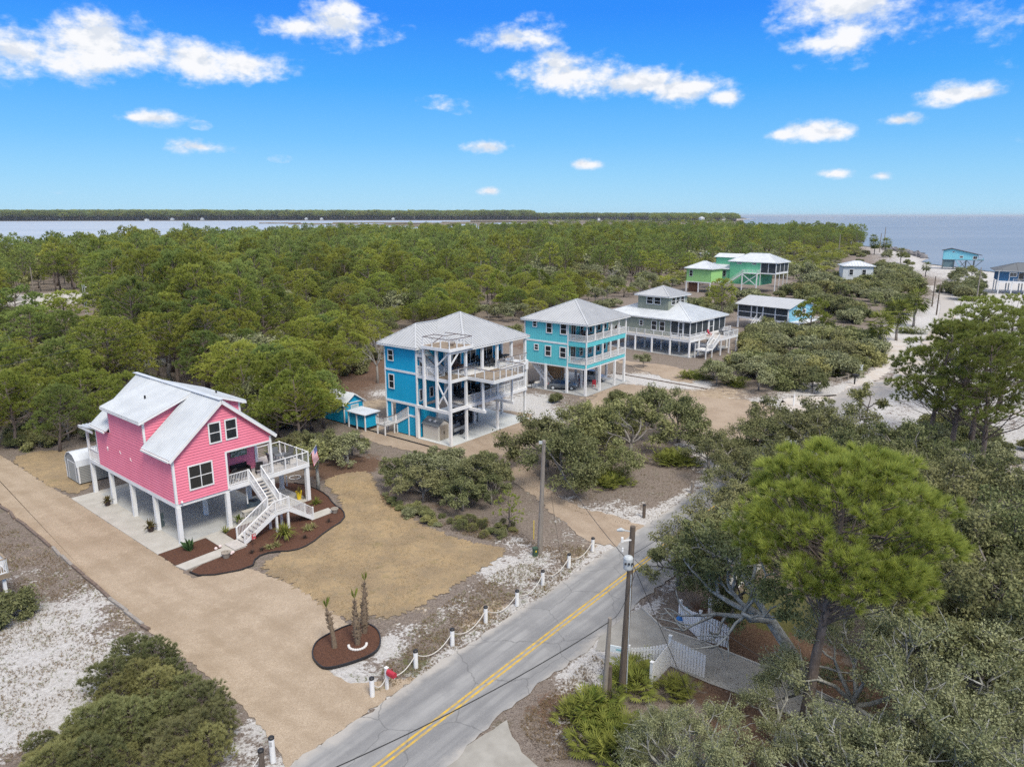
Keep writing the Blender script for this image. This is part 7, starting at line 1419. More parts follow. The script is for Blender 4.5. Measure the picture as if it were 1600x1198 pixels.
B1, B2, B3, B0 = G((1018, 1072), (1047, 1041), (1101, 1060), (975, 1036)); picket_panel('picket_gate', 'open white picket gate leaf with diagonal brace beside the palmettos', 'gate', B2, B3, 1.75, 1.45, 0, True); picket_panel('picket_fence', 'short white fence wing seen end on below the braced gate', 'fence', B1, B2, 1.35, 1.7); picket_panel('picket_fence', 'low white fence between the sign and the braced gate, behind a bush', 'fence', B0, B2, 1.0, 1.5, .1)
C1, C2, C3 = G((1108, 970), (1135, 935), (1200, 880)); picket_panel('picket_fence', 'white fence run half hidden behind the oak on the road side', 'fence', C1, C2, 1.4, 1.4); picket_panel('picket_fence', 'white fence run under the dark oaks going away along the road', 'fence', C2, C3, 1.4, 1.4)
p = g(962, 1036); t = thing('yard_sign', 'white hanging yard sign between two posts by the driveway', 'sign', (p.x, p.y, 0), -.35); 
for x in (-.5, .75): MB().box(x - .05, x + .05, -.05, .05, 0, 1.35).build('post', WHITE, t)
mb = MB(); mb.box(-.48, .73, -.03, .03, .72, 1.12); mb.build('board', mat('sign_board', (.66, .72, .74), .6), t); mb = MB(); mb.box(.0, .3, -.036, -.031, .86, .98); mb.build('emblem', mat('sign_teal', (.25, .48, .52), .6), t)
TEAL = mat('teal_plastic', (.02, .24, .33), .5); TEALB = mat('blue_plastic', (.03, .16, .42), .5)
def buoy(px, py, r, m1, m2, lab, z=0.0):
    p = g(px, py); t = thing('buoy', lab, 'buoy', (p.x, p.y, z)); mb = MB(); mb.lathe([(.02, 0), (r * .7, r * .2), (r, r * .8), (r * .85, r * 1.4), (r * .3, r * 1.9), (.05, r * 2.1)], 14); mb.build('float', m1, t, smooth=True); mb = MB(); mb.lathe([(r * 1.01, r * .75), (r * 1.02, r * .9), (r * .99, r * 1.08)], 14); mb.build('band', m2, t)
buoy(1062, 973, .26, TEALB, WHITE, 'blue and white painted buoy at the foot of the picket fence'); buoy(1072, 962, .30, TEAL, TEALB, 'large teal buoy lying by the fence corner under the oak'); buoy(1066, 955, .22, TEALB, TEAL, 'small blue buoy beside the large teal one at the fence corner')

# ------------- pink house: furniture, planters, flag
def P(x, y, z=0.0): return P2W(x, y, z)
def chair(label, loc, rz, m, cushion=None, group=None, rocker=False):
    t = thing('porch_chair', label, 'chair', loc, rz, group)
    for sx in (-.26, .26):
        for sy in (-.24, .24): MB().box(sx - .025, sx + .025, sy - .025, sy + .025, 0, .42 if sy < 0 else .62).build('leg', m, t)
        MB().box(sx - .035, sx + .035, -.28, .28, .62, .66).build('armrest', m, t)
        if rocker: mb = MB(); mb.tube([(sx, -.45, .08), (sx, 0, -.0), (sx, .45, .09)], .025, 5); mb.build('rocker', m, t)
    MB().box(-.28, .28, -.28, .28, .40, .45).build('seat', m, t); mb = MB(); mb.beam((0, .27, .45), (0, .42, 1.15), .56, .05, up=(0, 1, .2)); mb.build('backrest', m, t)
    if cushion: mb = MB(); mb.beam((0, .19, .5), (0, .29, .88), .40, .10, up=(0, 1, .2)); mb.build('cushion', cushion, t)
    return t
CUSH = mat('patterned_cushion', (.55, .58, .50), .9, (.10, .22, .16), 9, thr=(.45, .55)); BLK = mat('black_wicker', (.025, .024, .025), .7)
chair('black rocking chair with a pale leafy cushion on the pink porch, nearest the doors', P(5.0, .85, 3.56), R(49.85 + 200), BLK, CUSH, rocker=True); chair('black rocking chair with a pale leafy cushion by the porch corner post', P(7.6, .9, 3.56), R(49.85 + 160), BLK, CUSH, rocker=True)
t = thing('porch_table', 'low black table between the rocking chairs on the pink porch', 'table', P(6.2, .95, 3.56), ANG_P); MB().box(-.55, .55, -.4, .4, .5, .56).build('table_top', BLK, t)
for x in (-.48, .48):
    for y in (-.33, .33): MB().box(x - .03, x + .03, y - .03, y + .03, 0, .5).build('leg', BLK, t)
t = thing('loveseat', 'dark wicker loveseat against the pink porch wall', 'sofa', P(6.5, 1.95, 3.56), ANG_P); MB().box(-.75, .75, -.35, .35, .1, .42).build('seat', BLK, t); MB().box(-.75, .75, .28, .38, .42, .85).build('backrest', BLK, t); [MB().box(x - .06, x + .06, -.35, .28, .42, .62).build('armrest', BLK, t) for x in (-.69, .69)]
mb = MB(); mb.box(-.75, .75, -.03, 0, 0, .7); o = mb.build('wall_picture', mat('palm_print', (.42, .47, .42), .6, (.12, .17, .10), 5, thr=(.42, .58))); o.location = P(6.7, 2.43, 5.0); o.rotation_euler = (0, 0, ANG_P); tag(o, 'wide green and grey leafy picture on the pink porch wall', 'picture')
t = thing('patio_table', 'round grey metal patio table on the pink house deck', 'table', P(10.4, 1.9, 3.56), ANG_P); mb = MB(); mb.lathe([(.55, .68), (.56, .71), (.54, .73)], 18); mb.build('table_top', mat('grey_metal', (.13, .135, .14), .5), t); mb = MB(); mb.tube([(0, 0, 0), (0, 0, .68)], .05, 8); mb.build('pedestal', MATS['grey_metal'], t); mb = MB(); mb.tube([(0, 0, .73), (0, 0, .9)], [.05, .03], 8); mb.build('umbrella_holder', WHITE, t)
for k, (dx, dy, w) in enumerate([(-.85, .1, 'left'), (.85, .2, 'right'), (.1, .85, 'back'), (-.1, -.8, 'front')]): chair(f'grey metal patio chair at the {w} of the round deck table', P(10.4 + dx, 1.9 + dy, 3.56), ANG_P + math.atan2(dy, dx) - math.pi / 2, MATS['grey_metal'], None, 'patio chairs on the deck')
# flag
t = thing('flag', 'american flag on a short pole at the outer corner of the pink house deck', 'flag', P(11.95, -.1, 4.2), ANG_P); mb = MB(); mb.tube([(0, 0, 0), (.62, -.28, .95)], .022, 6); mb.build('pole', GALV, t)
FW = mat('flag_white', (.72, .72, .72), .8); FR = mat('flag_red', (.50, .03, .055), .8); FB_ = mat('flag_blue', (.035, .06, .25), .8)
mb = MB(); nW, nH = 12, 13; L, Hh = 1.35, .82
def fp(u, v):
    a = Vector((.60, -.27, .92)); hoist = Vector((-.36, .16, -.55)).normalized(); fall = Vector((.12, -.02, -1)).normalized()
    return a + hoist * (v * Hh) + fall * (u * L) + Vector((.05 * math.sin(u * 7 + v * 2), .06 * math.sin(u * 6 + v * 3), 0))
for j in range(nH):
    for i in range(nW): mb.face([fp(i / nW, j / nH), fp((i + 1) / nW, j / nH), fp((i + 1) / nW, (j + 1) / nH), fp(i / nW, (j + 1) / nH)], 2 if (i < 5 and j < 7) else (1 if j % 2 == 0 else 0))
for j in range(5):
    for i in range(6):
        u, v = (i + .6) / 6.2 * (5 / nW), (j + .7) / 5.2 * (7 / nH); c = fp(u, v)
        for off in (.006, -.006):
            n_ = Vector((.55, .8, .05)).normalized() * off; mb.face([c + n_ + Vector((0, 0, .022)), c + n_ + Vector((.012, -.008, 0)), c + n_ + Vector((0, 0, -.022)), c + n_ + Vector((-.012, .008, 0))], 0)
mb.build('cloth', [FW, FR, FB_], t)
# pots and plants around the house
def potted(label, loc, pr, phh, m, leaf=None, n=26, L=.8, wide=.05, spread=1.0, grp=None, seed=1):
    t = thing('potted_plant', label, 'potted plant', loc, 0, grp); mb = MB(); mb.lathe([(pr * .7, 0), (pr, phh * .8), (pr * 1.1, phh * .82), (pr * 1.1, phh), (pr * .9, phh), (pr * .85, phh * .86), (.01, phh * .86)], 14); mb.build('pot', m, t)
    if leaf: link('foliage', blades(seed, n, L, wide, leaf, phh * .8, spread), t)
    return t
def blades(seed, n, L, wide, m, z0=0.0, spread=1.0, droop=.35):
    r = np.random.default_rng(seed); V = []; T = []
    for k in range(n):
        a = r.uniform(0, 6.28); e = r.uniform(.35, 1.45); d = Vector((math.cos(a) * math.cos(e) * spread, math.sin(a) * math.cos(e) * spread, math.sin(e))).normalized(); l = L * r.uniform(.6, 1.1); s = d.cross(Vector((0, 0, 1))).normalized() * wide; b = Vector((r.normal(0, .05), r.normal(0, .05), z0)); m_ = b + d * l * .55; e_ = b + d * l + Vector((0, 0, -droop * l * math.cos(e))); tt = r.uniform(.1, 1)
        V += [b - s * .5, m_ - s, m_ + s, b + s * .5, m_ - s, e_ - s * .1, e_ + s * .1, m_ + s]; T += [tt, tt]
    return np_mesh('foliage', np.array([tuple(v) for v in V]), 4, [m], np.array(T))
DPOT = mat('dark_pot', (.06, .04, .035), .7); BROM = foliage('bromeliad_leaves', (.06, .075, .03), (.22, .17, .07), (.2, .12, .06), .3)
potted('bushy potted plant by the second piling of the pink house', P(-.5, 12.6, .05), .26, .42, DPOT, BROM, 40, .75, .045, seed=4); potted('spiky potted plant by the fourth piling beside the gravel drive', P(-.45, 4.2, .05), .27, .42, DPOT, BROM, 40, .85, .05, seed=5)
potted('empty stone pot beside the front walk at the foot of the stairs', P(1.15, -4.75, .04), .32, .45, TERRA); potted('stone pot at the end of the side steps', P(11.5, -4.05, .04), .30, .4, TERRA); potted('yellow barrel planter with bushy plant by the deck piling', P(11.3, .95, .05), .26, .75, YELLOW, BROM, 36, .7, .05, seed=6); potted('green potted plant on the slab beside the porch piling', P(5.0, .2, .05), .22, .35, TERRA, PALMF, 26, .7, .06, seed=9)
t = thing('banana_plant', 'broad leaved green plant in the mulch bed by the near piling', 'plant', P(-.05, -1.55, .03)); link('leaves', blades(7, 13, 1.25, .16, foliage('broad_leaves', (.035, .075, .03), (.10, .17, .07), (.1, .15, .06), .2), 0, .8, .2), t)
t = thing('pygmy_palm', 'full green palm shrub in the front mulch bed below the stairs', 'palm', P(5.75, -5.4, .03)); link('fronds', blades(8, 150, 1.35, .035, PALMF, .35, 1.0, .55), t); mb = MB(); mb.tube([(0, 0, 0), (0, 0, .4)], .12, 8); mb.build('trunk', BOOT, t)
VARI = foliage('variegated_blades', (.20, .21, .07), (.42, .40, .20), (.35, .3, .15), .3)
for (x, y, n_, L_, m_, lab) in [(4.0, -5.85, 40, .6, VARI, 'pale yellow striped grass plant in the front bed, left one'), (4.65, -5.95, 44, .6, VARI, 'pale yellow striped grass plant in the front bed next to another'), (7.9, -5.3, 44, .75, VARI, 'yellow green grassy plant right of the palm shrub'), (8.5, -5.2, 30, .65, VARI, 'smaller yellow green grassy plant right of the palm shrub'), (11.6, -1.2, 60, .8, PALMF, 'bright green low plant by the deck corner piling'), (3.35, -.6, 30, .7, PALMF, 'green plant tucked behind the foot of the stairs'), (11.9, .6, 30, .8, BROM, 'yellowish plant beside the outer deck piling')]:
    t = thing('grass_plant', lab, 'plant', P(x, y, .03)); link('blades', blades(int(x * 10), n_, L_, .035, m_, 0), t)
DTUFT = foliage('dark_dry_twigs', (.03, .022, .02), (.09, .07, .06), (.06, .05, .04), .3, .1)
for (x, y, lab) in [(2.8, -5.55, 'dark withered plant in the front bed, left one'), (3.5, -5.75, 'dark withered plant in the front bed beside the striped grass'), (6.9, -6.4, 'dark withered plant in the front bed below the palm shrub'), (10.0, -5.3, 'dark withered plant in the front bed by the side steps')]:
    t = thing('dry_plant', lab, 'plant', P(x, y, .03)); link('twigs', blades(int(x * 7), 60, .45, .012, DTUFT, 0), t)
t = thing('garden_flag', 'small red garden flag on a wire stand by the stairs', 'flag', P(3.3, -4.75, .03), ANG_P); mb = MB(); mb.tube([(0, 0, 0), (0, 0, 1.15)], .012, 5); mb.tube([(0, 0, 1.12), (.4, 0, 1.12)], .012, 5); mb.build('stand', DARK, t); mb = MB(); mb.face([(.03, .01 * 0, 1.1), (.37, .0, 1.1), (.37, .02, .62), (.03, .02, .62)]); mb.build('cloth', mat('red_white_cloth', (.50, .06, .07), .8, (.65, .6, .58), 6, thr=(.5, .55)), t)
PINKW = mat('pale_pink_shell', (.72, .58, .56), .6); sh0 = None
for (x, y, lab) in [(1.35, -2.85, 'pale shell lying at the inner corner of the front walk, left one'), (1.75, -2.75, 'pale shell lying at the inner corner of the front walk, right one'), (1.62, -4.55, 'pale shell beside the stone pot on the front walk'), (1.85, -4.45, 'second pale shell beside the stone pot on the front walk')]:
    if sh0 is None: mb = MB(); mb.lathe([(.03, 0), (.13, .04), (.10, .13), (.02, .18)], 9); sh0 = mb.build('conch_shell', PINKW); o = sh0
    else: o = sh0.copy(); COL.objects.link(o)
    o.location = P(x, y, .04); tag(o, lab, 'shell', 'shells on the front walk')
mb = MB(); N = 18; mb.tube([(.55 * math.cos(6.283 * k / N), .55 * math.sin(6.283 * k / N), .05) for k in range(N + 1)], .04, 6); o = mb.build('hoop', WHITE); o.location = P(14.2, 6.0, .02); tag(o, 'white hoop lying on mulch behind the pink house deck', 'hoop'); t = thing('white_stake', 'short white stake in the mulch behind the pink house deck', 'stake', P(12.4, 4.6, 0)); MB().box(-.05, .05, -.05, .05, 0, 1.0).build('post', WHITE, t); MB().box(-.07, .07, -.07, .07, 1.0, 1.05).build('cap', WHITE, t)
t = thing('air_conditioner', 'grey outdoor air conditioner under the pink house stairs', 'air conditioner', P(7.2, 1.6, .06), ANG_P); mb = MB(); mb.prism([(-.45, -.42), (.45, -.42), (.45, .42), (-.45, .42)], .06, .95); mb.build('case', mat('blue_grey_metal', (.13, .17, .19), .5), t); mb = MB(); mb.lathe([(.36, .95), (.36, .99), (.02, 1.0)], 16); mb.build('fan_grille', DARK, t); mb = MB(); mb.box(-.55, .55, -.5, .5, -.02, .06); mb.build('pad', CONC, t)
t = thing('bench', 'small grey bench under the pink house stairs', 'bench', P(6.3, .4, .06), ANG_P); MB().box(-.8, .8, -.25, .25, .72, .78).build('top', CREAM, t); [MB().box(x - .05, x + .05, y - .05, y + .05, 0, .72).build('leg', CREAM, t) for x in (-.7, .7) for y in (-.18, .18)]
mb = MB(); mb.box(-.3, .3, -.06, .06, 0, 1.15); t = thing('grey_locker', 'narrow dark grey cabinet behind the fourth piling of the pink house', 'cabinet', P(.45, 4.35, .06), ANG_P + .3); mb.build('cabinet', mat('slate_paint', (.10, .135, .135), .6), t); mb = MB(); mb.box(.18, .22, -.08, -.06, .55, .7); mb.build('handle', GALV, t)
# white barn-roofed shed behind the pink house
t = thing('barn_shed', 'grey sided shed with a white rounded barn roof behind the pink house', 'shed', P(-.1, 20.0, 0), ANG_P); SHG = mat('grey_lap_siding', (.25, .25, .235), .7)
prof = [(0, 1.75), (.18, 2.35), (.75, 2.85), (1.5, 3.0), (2.25, 2.85), (2.82, 2.35), (3.0, 1.75)]; LEN = 4.2
poly_wall('side_wall', [(0, .15), (LEN, .15), (LEN, 1.8), (0, 1.8)], 'y-', 0, SHG, .16, t); poly_wall('side_wall', [(0, .15), (LEN, .15), (LEN, 1.8), (0, 1.8)], 'y+', 3.0, SHG, .16, t); poly_wall('end_wall', [(0, .15), (3, .15), (3, 1.8)] + [(u, z - .06) for u, z in prof[::-1]][1:-1] + [(0, 1.8)], 'x-', 0, SHG, .16, t); poly_wall('end_wall', [(0, .15), (3, .15), (3, 1.8)] + [(u, z - .06) for u, z in prof[::-1]][1:-1] + [(0, 1.8)], 'x+', LEN, SHG, .16, t)
mb = MB()
for (u0, z0), (u1, z1) in zip(prof, prof[1:]): ribbed(mb, [(-.12, u0, z0), (LEN + .12, u0, z0), (LEN + .12, u1, z1), (-.12, u1, z1)], (0, u1 - u0, z1 - z0), .35, .03, .02, .06)
mb.build('roof', ROOFW, t); trim(t, (-.05, .06, -.05, .1, .15, 1.8), (-.05, .06, 2.9, 3.05, .15, 1.8), (-.05, .0, .55, .63, .15, 2.1), (-.05, .0, 2.37, 2.45, .15, 2.1)); trim(t, (-.05, .0, .63, 2.37, 2.02, 2.1), name='door_trim'); mb = MB(); mb.box(-.04, -.02, .63, 2.37, .18, 2.02); mb.build('door', mat('shed_door', (.33, .335, .31), .7), t); window(t, 'y-', 0, 2.4, 3.2, .95, 1.6, sash=0, tr=.06); MB().box(.1, LEN - .1, .1, 2.9, 0, .15).build('skids', POLED, t)
# deck corner at the left edge of the picture
t = thing('wooden_deck', 'raised wooden deck corner with a white post at the left edge', 'deck', P(0, 0, 0), 0); pc = g(13, 946); t.location = (pc.x, pc.y, 0); t.rotation_euler = (0, 0, R(50)); DZ = 2.35
mb = MB(); boards(mb, -4, .25, -.25, 4, DZ, 'y'); mb.build('deck_floor', WOOD, t); mb = MB(); mb.box(-4, .3, -.32, -.26, DZ - .3, DZ + .02); mb.box(.25, .31, -.26, 4, DZ - .3, DZ + .02); mb.build('rim_beam', WOOD, t); post(t, 0, 0, 0, DZ - .1, .2); post(t, -3.8, 0, 0, DZ - .1, .2); post(t, 0, 3.8, 0, DZ - .1, .2); rail(t, (.22, -.25, DZ), (.22, 4, DZ), 1.0, posts=2, cap=WOOD); rail(t, (-4, -.25, DZ), (.22, -.25, DZ), 1.0, posts=2, cap=WOOD)

# ------------- by the bright blue house
def Bp(x, y, z=0.0): return B2W(x, y, z)
t = thing('plastic_shed', 'beige plastic garden shed with a dark roof under the bright blue house', 'shed', Bp(.35, 2.3, .05), ANG_B); mb = MB(); mb.box(0, 1.9, 0, 2.4, 0, 1.75); mb.build('body', CREAM, t)
mb = MB(); mb.face([(0, -.01, 1.75), (1.9, -.01, 1.75), (.95, -.01, 2.3)]); mb.face([(0, 2.41, 1.75), (.95, 2.41, 2.3), (1.9, 2.41, 1.75)]); mb.build('gable', CREAM, t); mb = MB(); ribbed(mb, [(-.12, -.12, 1.70), (.95, -.12, 2.36), (.95, 2.52, 2.36), (-.12, 2.52, 1.70)][::-1], (1, 0, .6), .3, .03, .015, .05); ribbed(mb, [(2.02, -.12, 1.70), (.95, -.12, 2.36), (.95, 2.52, 2.36), (2.02, 2.52, 1.70)], (-1, 0, .6), .3, .03, .015, .05); rf = mb.build('roof', ROOFD, t)
for y in (.7, 1.5): mb = MB(); mb.box(.35, .6, y, y + .3, 2.05, 2.22); mb.build('skylight', WHITE, rf)
dm = mat('taupe_plastic', (.33, .28, .215), .6)
for a, b in ((.3, .93), (.97, 1.6)): mb = MB(); mb.box(a, b, -.05, -.005, .08, 1.72); dd = mb.build('door', dm, t); mb = MB(); xx = .86 if a < .5 else 1.0; mb.box(xx, xx + .04, -.08, -.05, .7, 1.0); mb.build('handle', DARK, dd)
def storage(label, loc, rz, w, d, h, n, m, items):
    t = thing('storage_rack', label, 'rack', loc, rz); [MB().box(x - .04, x + .04, y - .04, y + .04, 0, h).build('upright', m, t) for x in (0, w) for y in (0, d)]
    for k in range(n): MB().box(0, w, 0, d, .2 + k * (h - .3) / max(1, n - 1), .24 + k * (h - .3) / max(1, n - 1)).build('shelf', m, t)
    for (x, z, ww, hh, mm) in items: MB().box(x, x + ww, .08, d - .08, z, z + hh).build('stored_box', mm, t)
DK = mat('dark_stored_gear', (.03, .03, .032), .8); storage('dark shelving full of stored gear under the bright blue house', Bp(5.0, 4.0, .05), ANG_B, 4.2, .7, 2.6, 4, DK, [(.2, .25, .9, .5, DK), (1.3, .25, 1.2, .6, BLK), (2.8, .25, 1.1, .55, DK), (.3, 1.0, 1.4, .5, BLK), (2.0, 1.05, .8, .4, MATS['slate_paint']), (3.1, 1.0, .9, .5, DK), (.2, 1.8, 1.0, .5, DK), (1.6, 1.8, 1.9, .45, BLK)])
t = thing('cargo_trailer', 'low grey utility trailer parked on the slab of the bright blue house', 'trailer', Bp(3.2, 2.7, .05), ANG_B + .1); GM = MATS['grey_metal']; MB().box(-.5, 2.2, -.6, .6, .5, .58).build('bed', GM, t); [MB().box(-.5, 2.2, y - .02, y + .02, .58, .95).build('side_panel', mat('mid_grey', (.28, .29, .30), .5), t) for y in (-.6, .6)]; MB().beam((2.2, 0, .5), (3.3, 0, .45), .08, .1).build('tongue', GM, t)
for y in (-.72, .72): mb = MB(); mb.tube([(.8, y - .08, .3), (.8, y + .08, .3)], .3, 14); mb.build('wheel', DARK, t)
def table_set(label, loc, rz, m, w=1.6, d=.9, seats=4, clabel='', grp=''):
    t = thing('dining_table', label, 'table', loc, rz); MB().box(-w / 2, w / 2, -d / 2, d / 2, .70, .75).build('table_top', m, t); [MB().box(x - .04, x + .04, y - .04, y + .04, 0, .7).build('leg', m, t) for x in (-w / 2 + .1, w / 2 - .1) for y in (-d / 2 + .1, d / 2 - .1)]
    for k in range(seats):
        sx = (-w / 4 if k % 2 else w / 4); sy = (d / 2 + .35) * (1 if k < 2 else -1); v = Vector((sx, sy, 0)); v.rotate(Matrix.Rotation(rz, 3, 'Z')); chair(clabel, (loc[0] + v.x, loc[1] + v.y, loc[2]), rz + (0 if k < 2 else math.pi), m, None, grp)
BRN = mat('dark_brown_wood', (.09, .045, .03), .6)
table_set('dark brown table on the upper porch of the bright blue house near the tower', Bp(4.4, 2.3, Z2), ANG_B, BRN, 1.4, .9, 2, 'dark brown chair at the tower end of the upper blue porch', 'brown chairs on the upper blue porch'); table_set('black dining table in the middle of the upper porch of the bright blue house', Bp(8.9, 2.2, Z2), ANG_B, BLK, 1.7, .9, 4, 'black chair round the middle table of the upper blue porch', 'black chairs on the upper blue porch'); table_set('black table at the far end of the upper porch of the bright blue house', Bp(12.3, 2.1, Z2), ANG_B, BLK, 1.5, .9, 2, 'black chair at the far end of the upper blue porch', 'chairs at the far end of the upper blue porch')
for x, lab in ((5.6, 'dark wicker sofa on the lower porch of the bright blue house'), (9.0, 'second dark sofa on the lower porch of the bright blue house')):
    t = thing('sofa', lab, 'sofa', Bp(x, 3.0, Z1), ANG_B); MB().box(-1, 1, -.4, .4, .08, .42).build('seat', BLK, t); MB().box(-1, 1, .3, .42, .42, .9).build('backrest', BLK, t); [MB().box(q - .08, q + .08, -.4, .3, .42, .65).build('armrest', BLK, t) for q in (-.92, .92)]; MB().box(-.85, .85, -.36, .28, .42, .55).build('cushion', mat('grey_cushion', (.16, .16, .17), .9), t)
t = thing('wood_lounger', 'brown slatted lounger on the roof deck of the bright blue house', 'lounger', Bp(1.9, 1.4, 11.02), ANG_B + .6)
for k in range(7): MB().box(-.7 + k * .2, -.56 + k * .2, -.3, .3, .28, .31).build('slat', CREAM if k % 2 else BRN, t)
[MB().box(x - .03, x + .03, y - .03, y + .03, 0, .28).build('leg', BRN, t) for x in (-.65, .6) for y in (-.25, .25)]
# blue garden shed and open sided store
t = thing('garden_shed', 'bright blue garden shed with white gable roof left of the blue house', 'shed', Bp(-.9, 16.2, 0), ANG_B); 
for pl, w_, a, b in (('x-', -.6, .2, 4.2), ('x+', 2.4, .2, 4.2)): batten('wall', [(a, .1), (b, .1), (b, 2.5), (a, 2.5)], pl, w_, BLUE, .6, t, rh=.01)
batten('gable_wall', [(-.6, .1), (2.4, .1), (2.4, 2.5), (.9, 3.55), (-.6, 2.5)], 'y-', .2, BLUE, .6, t, rh=.01); batten('gable_wall', [(-.6, .1), (2.4, .1), (2.4, 2.5), (.9, 3.55), (-.6, 2.5)], 'y+', 4.2, BLUE, .6, t, rh=.01)
mb = MB(); ribbed(mb, [(-.9, -.1, 2.4), (.9, -.1, 3.66), (.9, 4.5, 3.66), (-.9, 4.5, 2.4)], (1, 0, .7), .3, .03, .02, .07); ribbed(mb, [(.9, -.1, 3.66), (2.7, -.1, 2.4), (2.7, 4.5, 2.4), (.9, 4.5, 3.66)], (1, 0, -.7), .3, .03, .02, .07); mb.build('roof', ROOFW, t); trim(t, (-.66, -.54, .14, .26, .1, 2.5), (2.34, 2.46, .14, .26, .1, 2.5), (-.66, -.54, 4.12, 4.26, .1, 2.5)); trim(t, (-.6, 2.4, .13, .19, 2.42, 2.54), name='gable_trim'); window(t, 'y-', .2, .4, 1.6, .9, 2.2, sash=0, glass=mat('pale_shed_door', (.45, .6, .62), .6), name='door')
for pl_ in ((-.9, 2.4, .9, 3.66), (2.7, 2.4, .9, 3.66)): MB().beam((pl_[0], -.1, pl_[1] - .08), (pl_[2], -.1, pl_[3] - .08), .05, .14).build('rake_board', WHITE, t)
t = thing('lean_to_store', 'low blue slatted store with a flat white roof beside the garden shed', 'shed', Bp(-1.95, 12.05, 0), ANG_B); 
mb = MB(); ribbed(mb, [(-.25, -.3, 2.05), (2.2, -.3, 2.12), (2.2, 3.2, 2.12), (-.25, 3.2, 2.05)], (1, 0, 0), .35, .03, .02, .08); mb.build('roof', ROOFW, t); [post(t, x, y, 0, 2.05, .13) for x, y in ((0, 0), (2.0, 0), (0, 1.5), (0, 3.0), (2.0, 3.0))]
for z in np.arange(.35, 1.75, .2):
    o = link('slat', sm, t); o.location = (.08, .1, z); o.scale = (1, 2.8, 1.25); o = link('slat', sm, t); o.location = (.1, .08, z); o.rotation_euler = (0, 0, -math.pi / 2); o.scale = (1, 1.8, 1.25)
MB().box(.14, 1.95, .14, 2.95, .35, 1.7).build('inner_box', DARK if False else BLUE, t); MB().box(.14, 1.9, .14, 2.9, .05, .3).build('base', DK, t)

# ------------- cars and things under the aqua house
def car(label, loc, rz, col, suv=False):
    t = thing('parked_car', label, 'car', loc, rz); m = mat('car_' + label.split()[0], col, .3, spec=.6); L = 4.4; H = 1.48 if not suv else 1.7; bz = .28
    belt = .92 if not suv else 1.05
    sec = [(-2.15, .45, .70, .78), (-2.05, .34, .86, .84), (-1.55, .28, belt + .02, .88), (-.6, .27, belt, .90), (.6, .27, belt - .02, .90), (1.2, .28, belt - .06, .89), (1.85, .32, belt - .2, .84), (2.2, .42, .66, .70)]
    mb = MB(); n = 8; rings = []
    for x, z0, z1, w in sec:
        i = len(mb.v); mb.v += [(x, -w * .92, z0), (x, -w, z0 + .12), (x, -w, (z0 + z1) / 2 + .08), (x, -w * .93, z1), (x, w * .93, z1), (x, w, (z0 + z1) / 2 + .08), (x, w, z0 + .12), (x, w * .92, z0)]; rings.append(i)
    for i, j in zip(rings, rings[1:]):
        for k in range(n): mb.f.append((i + k, i + (k + 1) % n, j + (k + 1) % n, j + k)); mb.m.append(0)
    mb.f += [tuple(rings[0] + k for k in range(n)), tuple(rings[-1] + k for k in reversed(range(n)))]; mb.m += [0, 0]; body = mb.build('body', m, t)
    mb = MB(); rf = [(-1.95, belt, .80), (-1.45 if suv else -1.25, H - .06, .66), (-.9, H, .66), (.1, H - .01, .66), (.35, H - .07, .65), (1.15, belt - .05, .80)]; i = len(mb.v)
    for x, z, w in rf: mb.v += [(x, -w, z), (x, w, z)]
    base = [(x, belt - .06) for x, _, _ in rf]
    for k in range(5): a = i + 2 * k; mb.f.append((a, a + 1, a + 3, a + 2)); mb.m.append(1 if k in (0, 4) else 0)
    mb.f.append(tuple(i + 2 * k for k in range(6))); mb.m.append(1); mb.f.append(tuple(i + 2 * k + 1 for k in reversed(range(6)))); mb.m.append(1); mb.build('cabin', [m, GLASS], t)
    for x0, x1, z0, z1 in ((-1.3, -1.2, belt, H - .08), (-.35, -.25, belt, H - .03), (.62, .3, belt, H - .08)):
        for s in (-1, 1): MB().beam((x0, s * .80, z0), (x1, s * .665, z1), .03, .09).build('pillar', m, t)
    for x in (-1.38, 1.36):
        for s in (-1, 1):
            mb = MB(); mb.tube([(x, s * .68, .33), (x, s * .90, .33)], .33, 18); w = mb.build('wheel', DARK, t); mb = MB(); mb.tube([(x, s * .895, .33), (x, s * .915, .33)], .21, 12); mb.build('rim', GALV, w)
    for s in (-1, 1): MB().box(2.02, 2.16, s * .60 - .14, s * .60 + .14, .62, .74).build('headlight', WHITE, t); MB().box(-2.13, -2.02, s * .68 - .1, s * .68 + .1, .72, .92).build('tail_light', RED, t)
    return t
def Ap(x, y, z=0.0): return A2W(x, y, z)
car('dark grey hatchback parked under the aqua house nearest the camera', Ap(1.7, 4.9, .06), ANG_A + R(-62), (.10, .115, .125)); car('silver pickup sized car parked deeper under the aqua house', Ap(9.0, 4.2, .06), ANG_A + R(-70), (.36, .38, .39), True)
t = thing('grill', 'black barbecue grill on a stand at the left edge of the aqua house slab', 'grill', Ap(-.6, 8.9, .0), ANG_A); mb = MB(); mb.tube([(0, 0, 0), (0, 0, .8)], .05, 8); mb.build('stand', DARK, t); mb = MB(); mb.tube([(-.45, 0, .95), (-.42, 0, .95), (.42, 0, .95), (.45, 0, .95)], [.15, .26, .26, .15], 12); mb.build('drum', DARK, t)
t = thing('picnic_table', 'pale folding table on the slab by the aqua house stairs', 'table', Ap(.6, 8.6, .06), ANG_A); MB().box(-.9, .9, -.4, .4, .7, .76).build('table_top', CREAM, t); [MB().box(x - .03, x + .03, y - .03, y + .03, 0, .7).build('leg', GALV, t) for x in (-.75, .75) for y in (-.3, .3)]
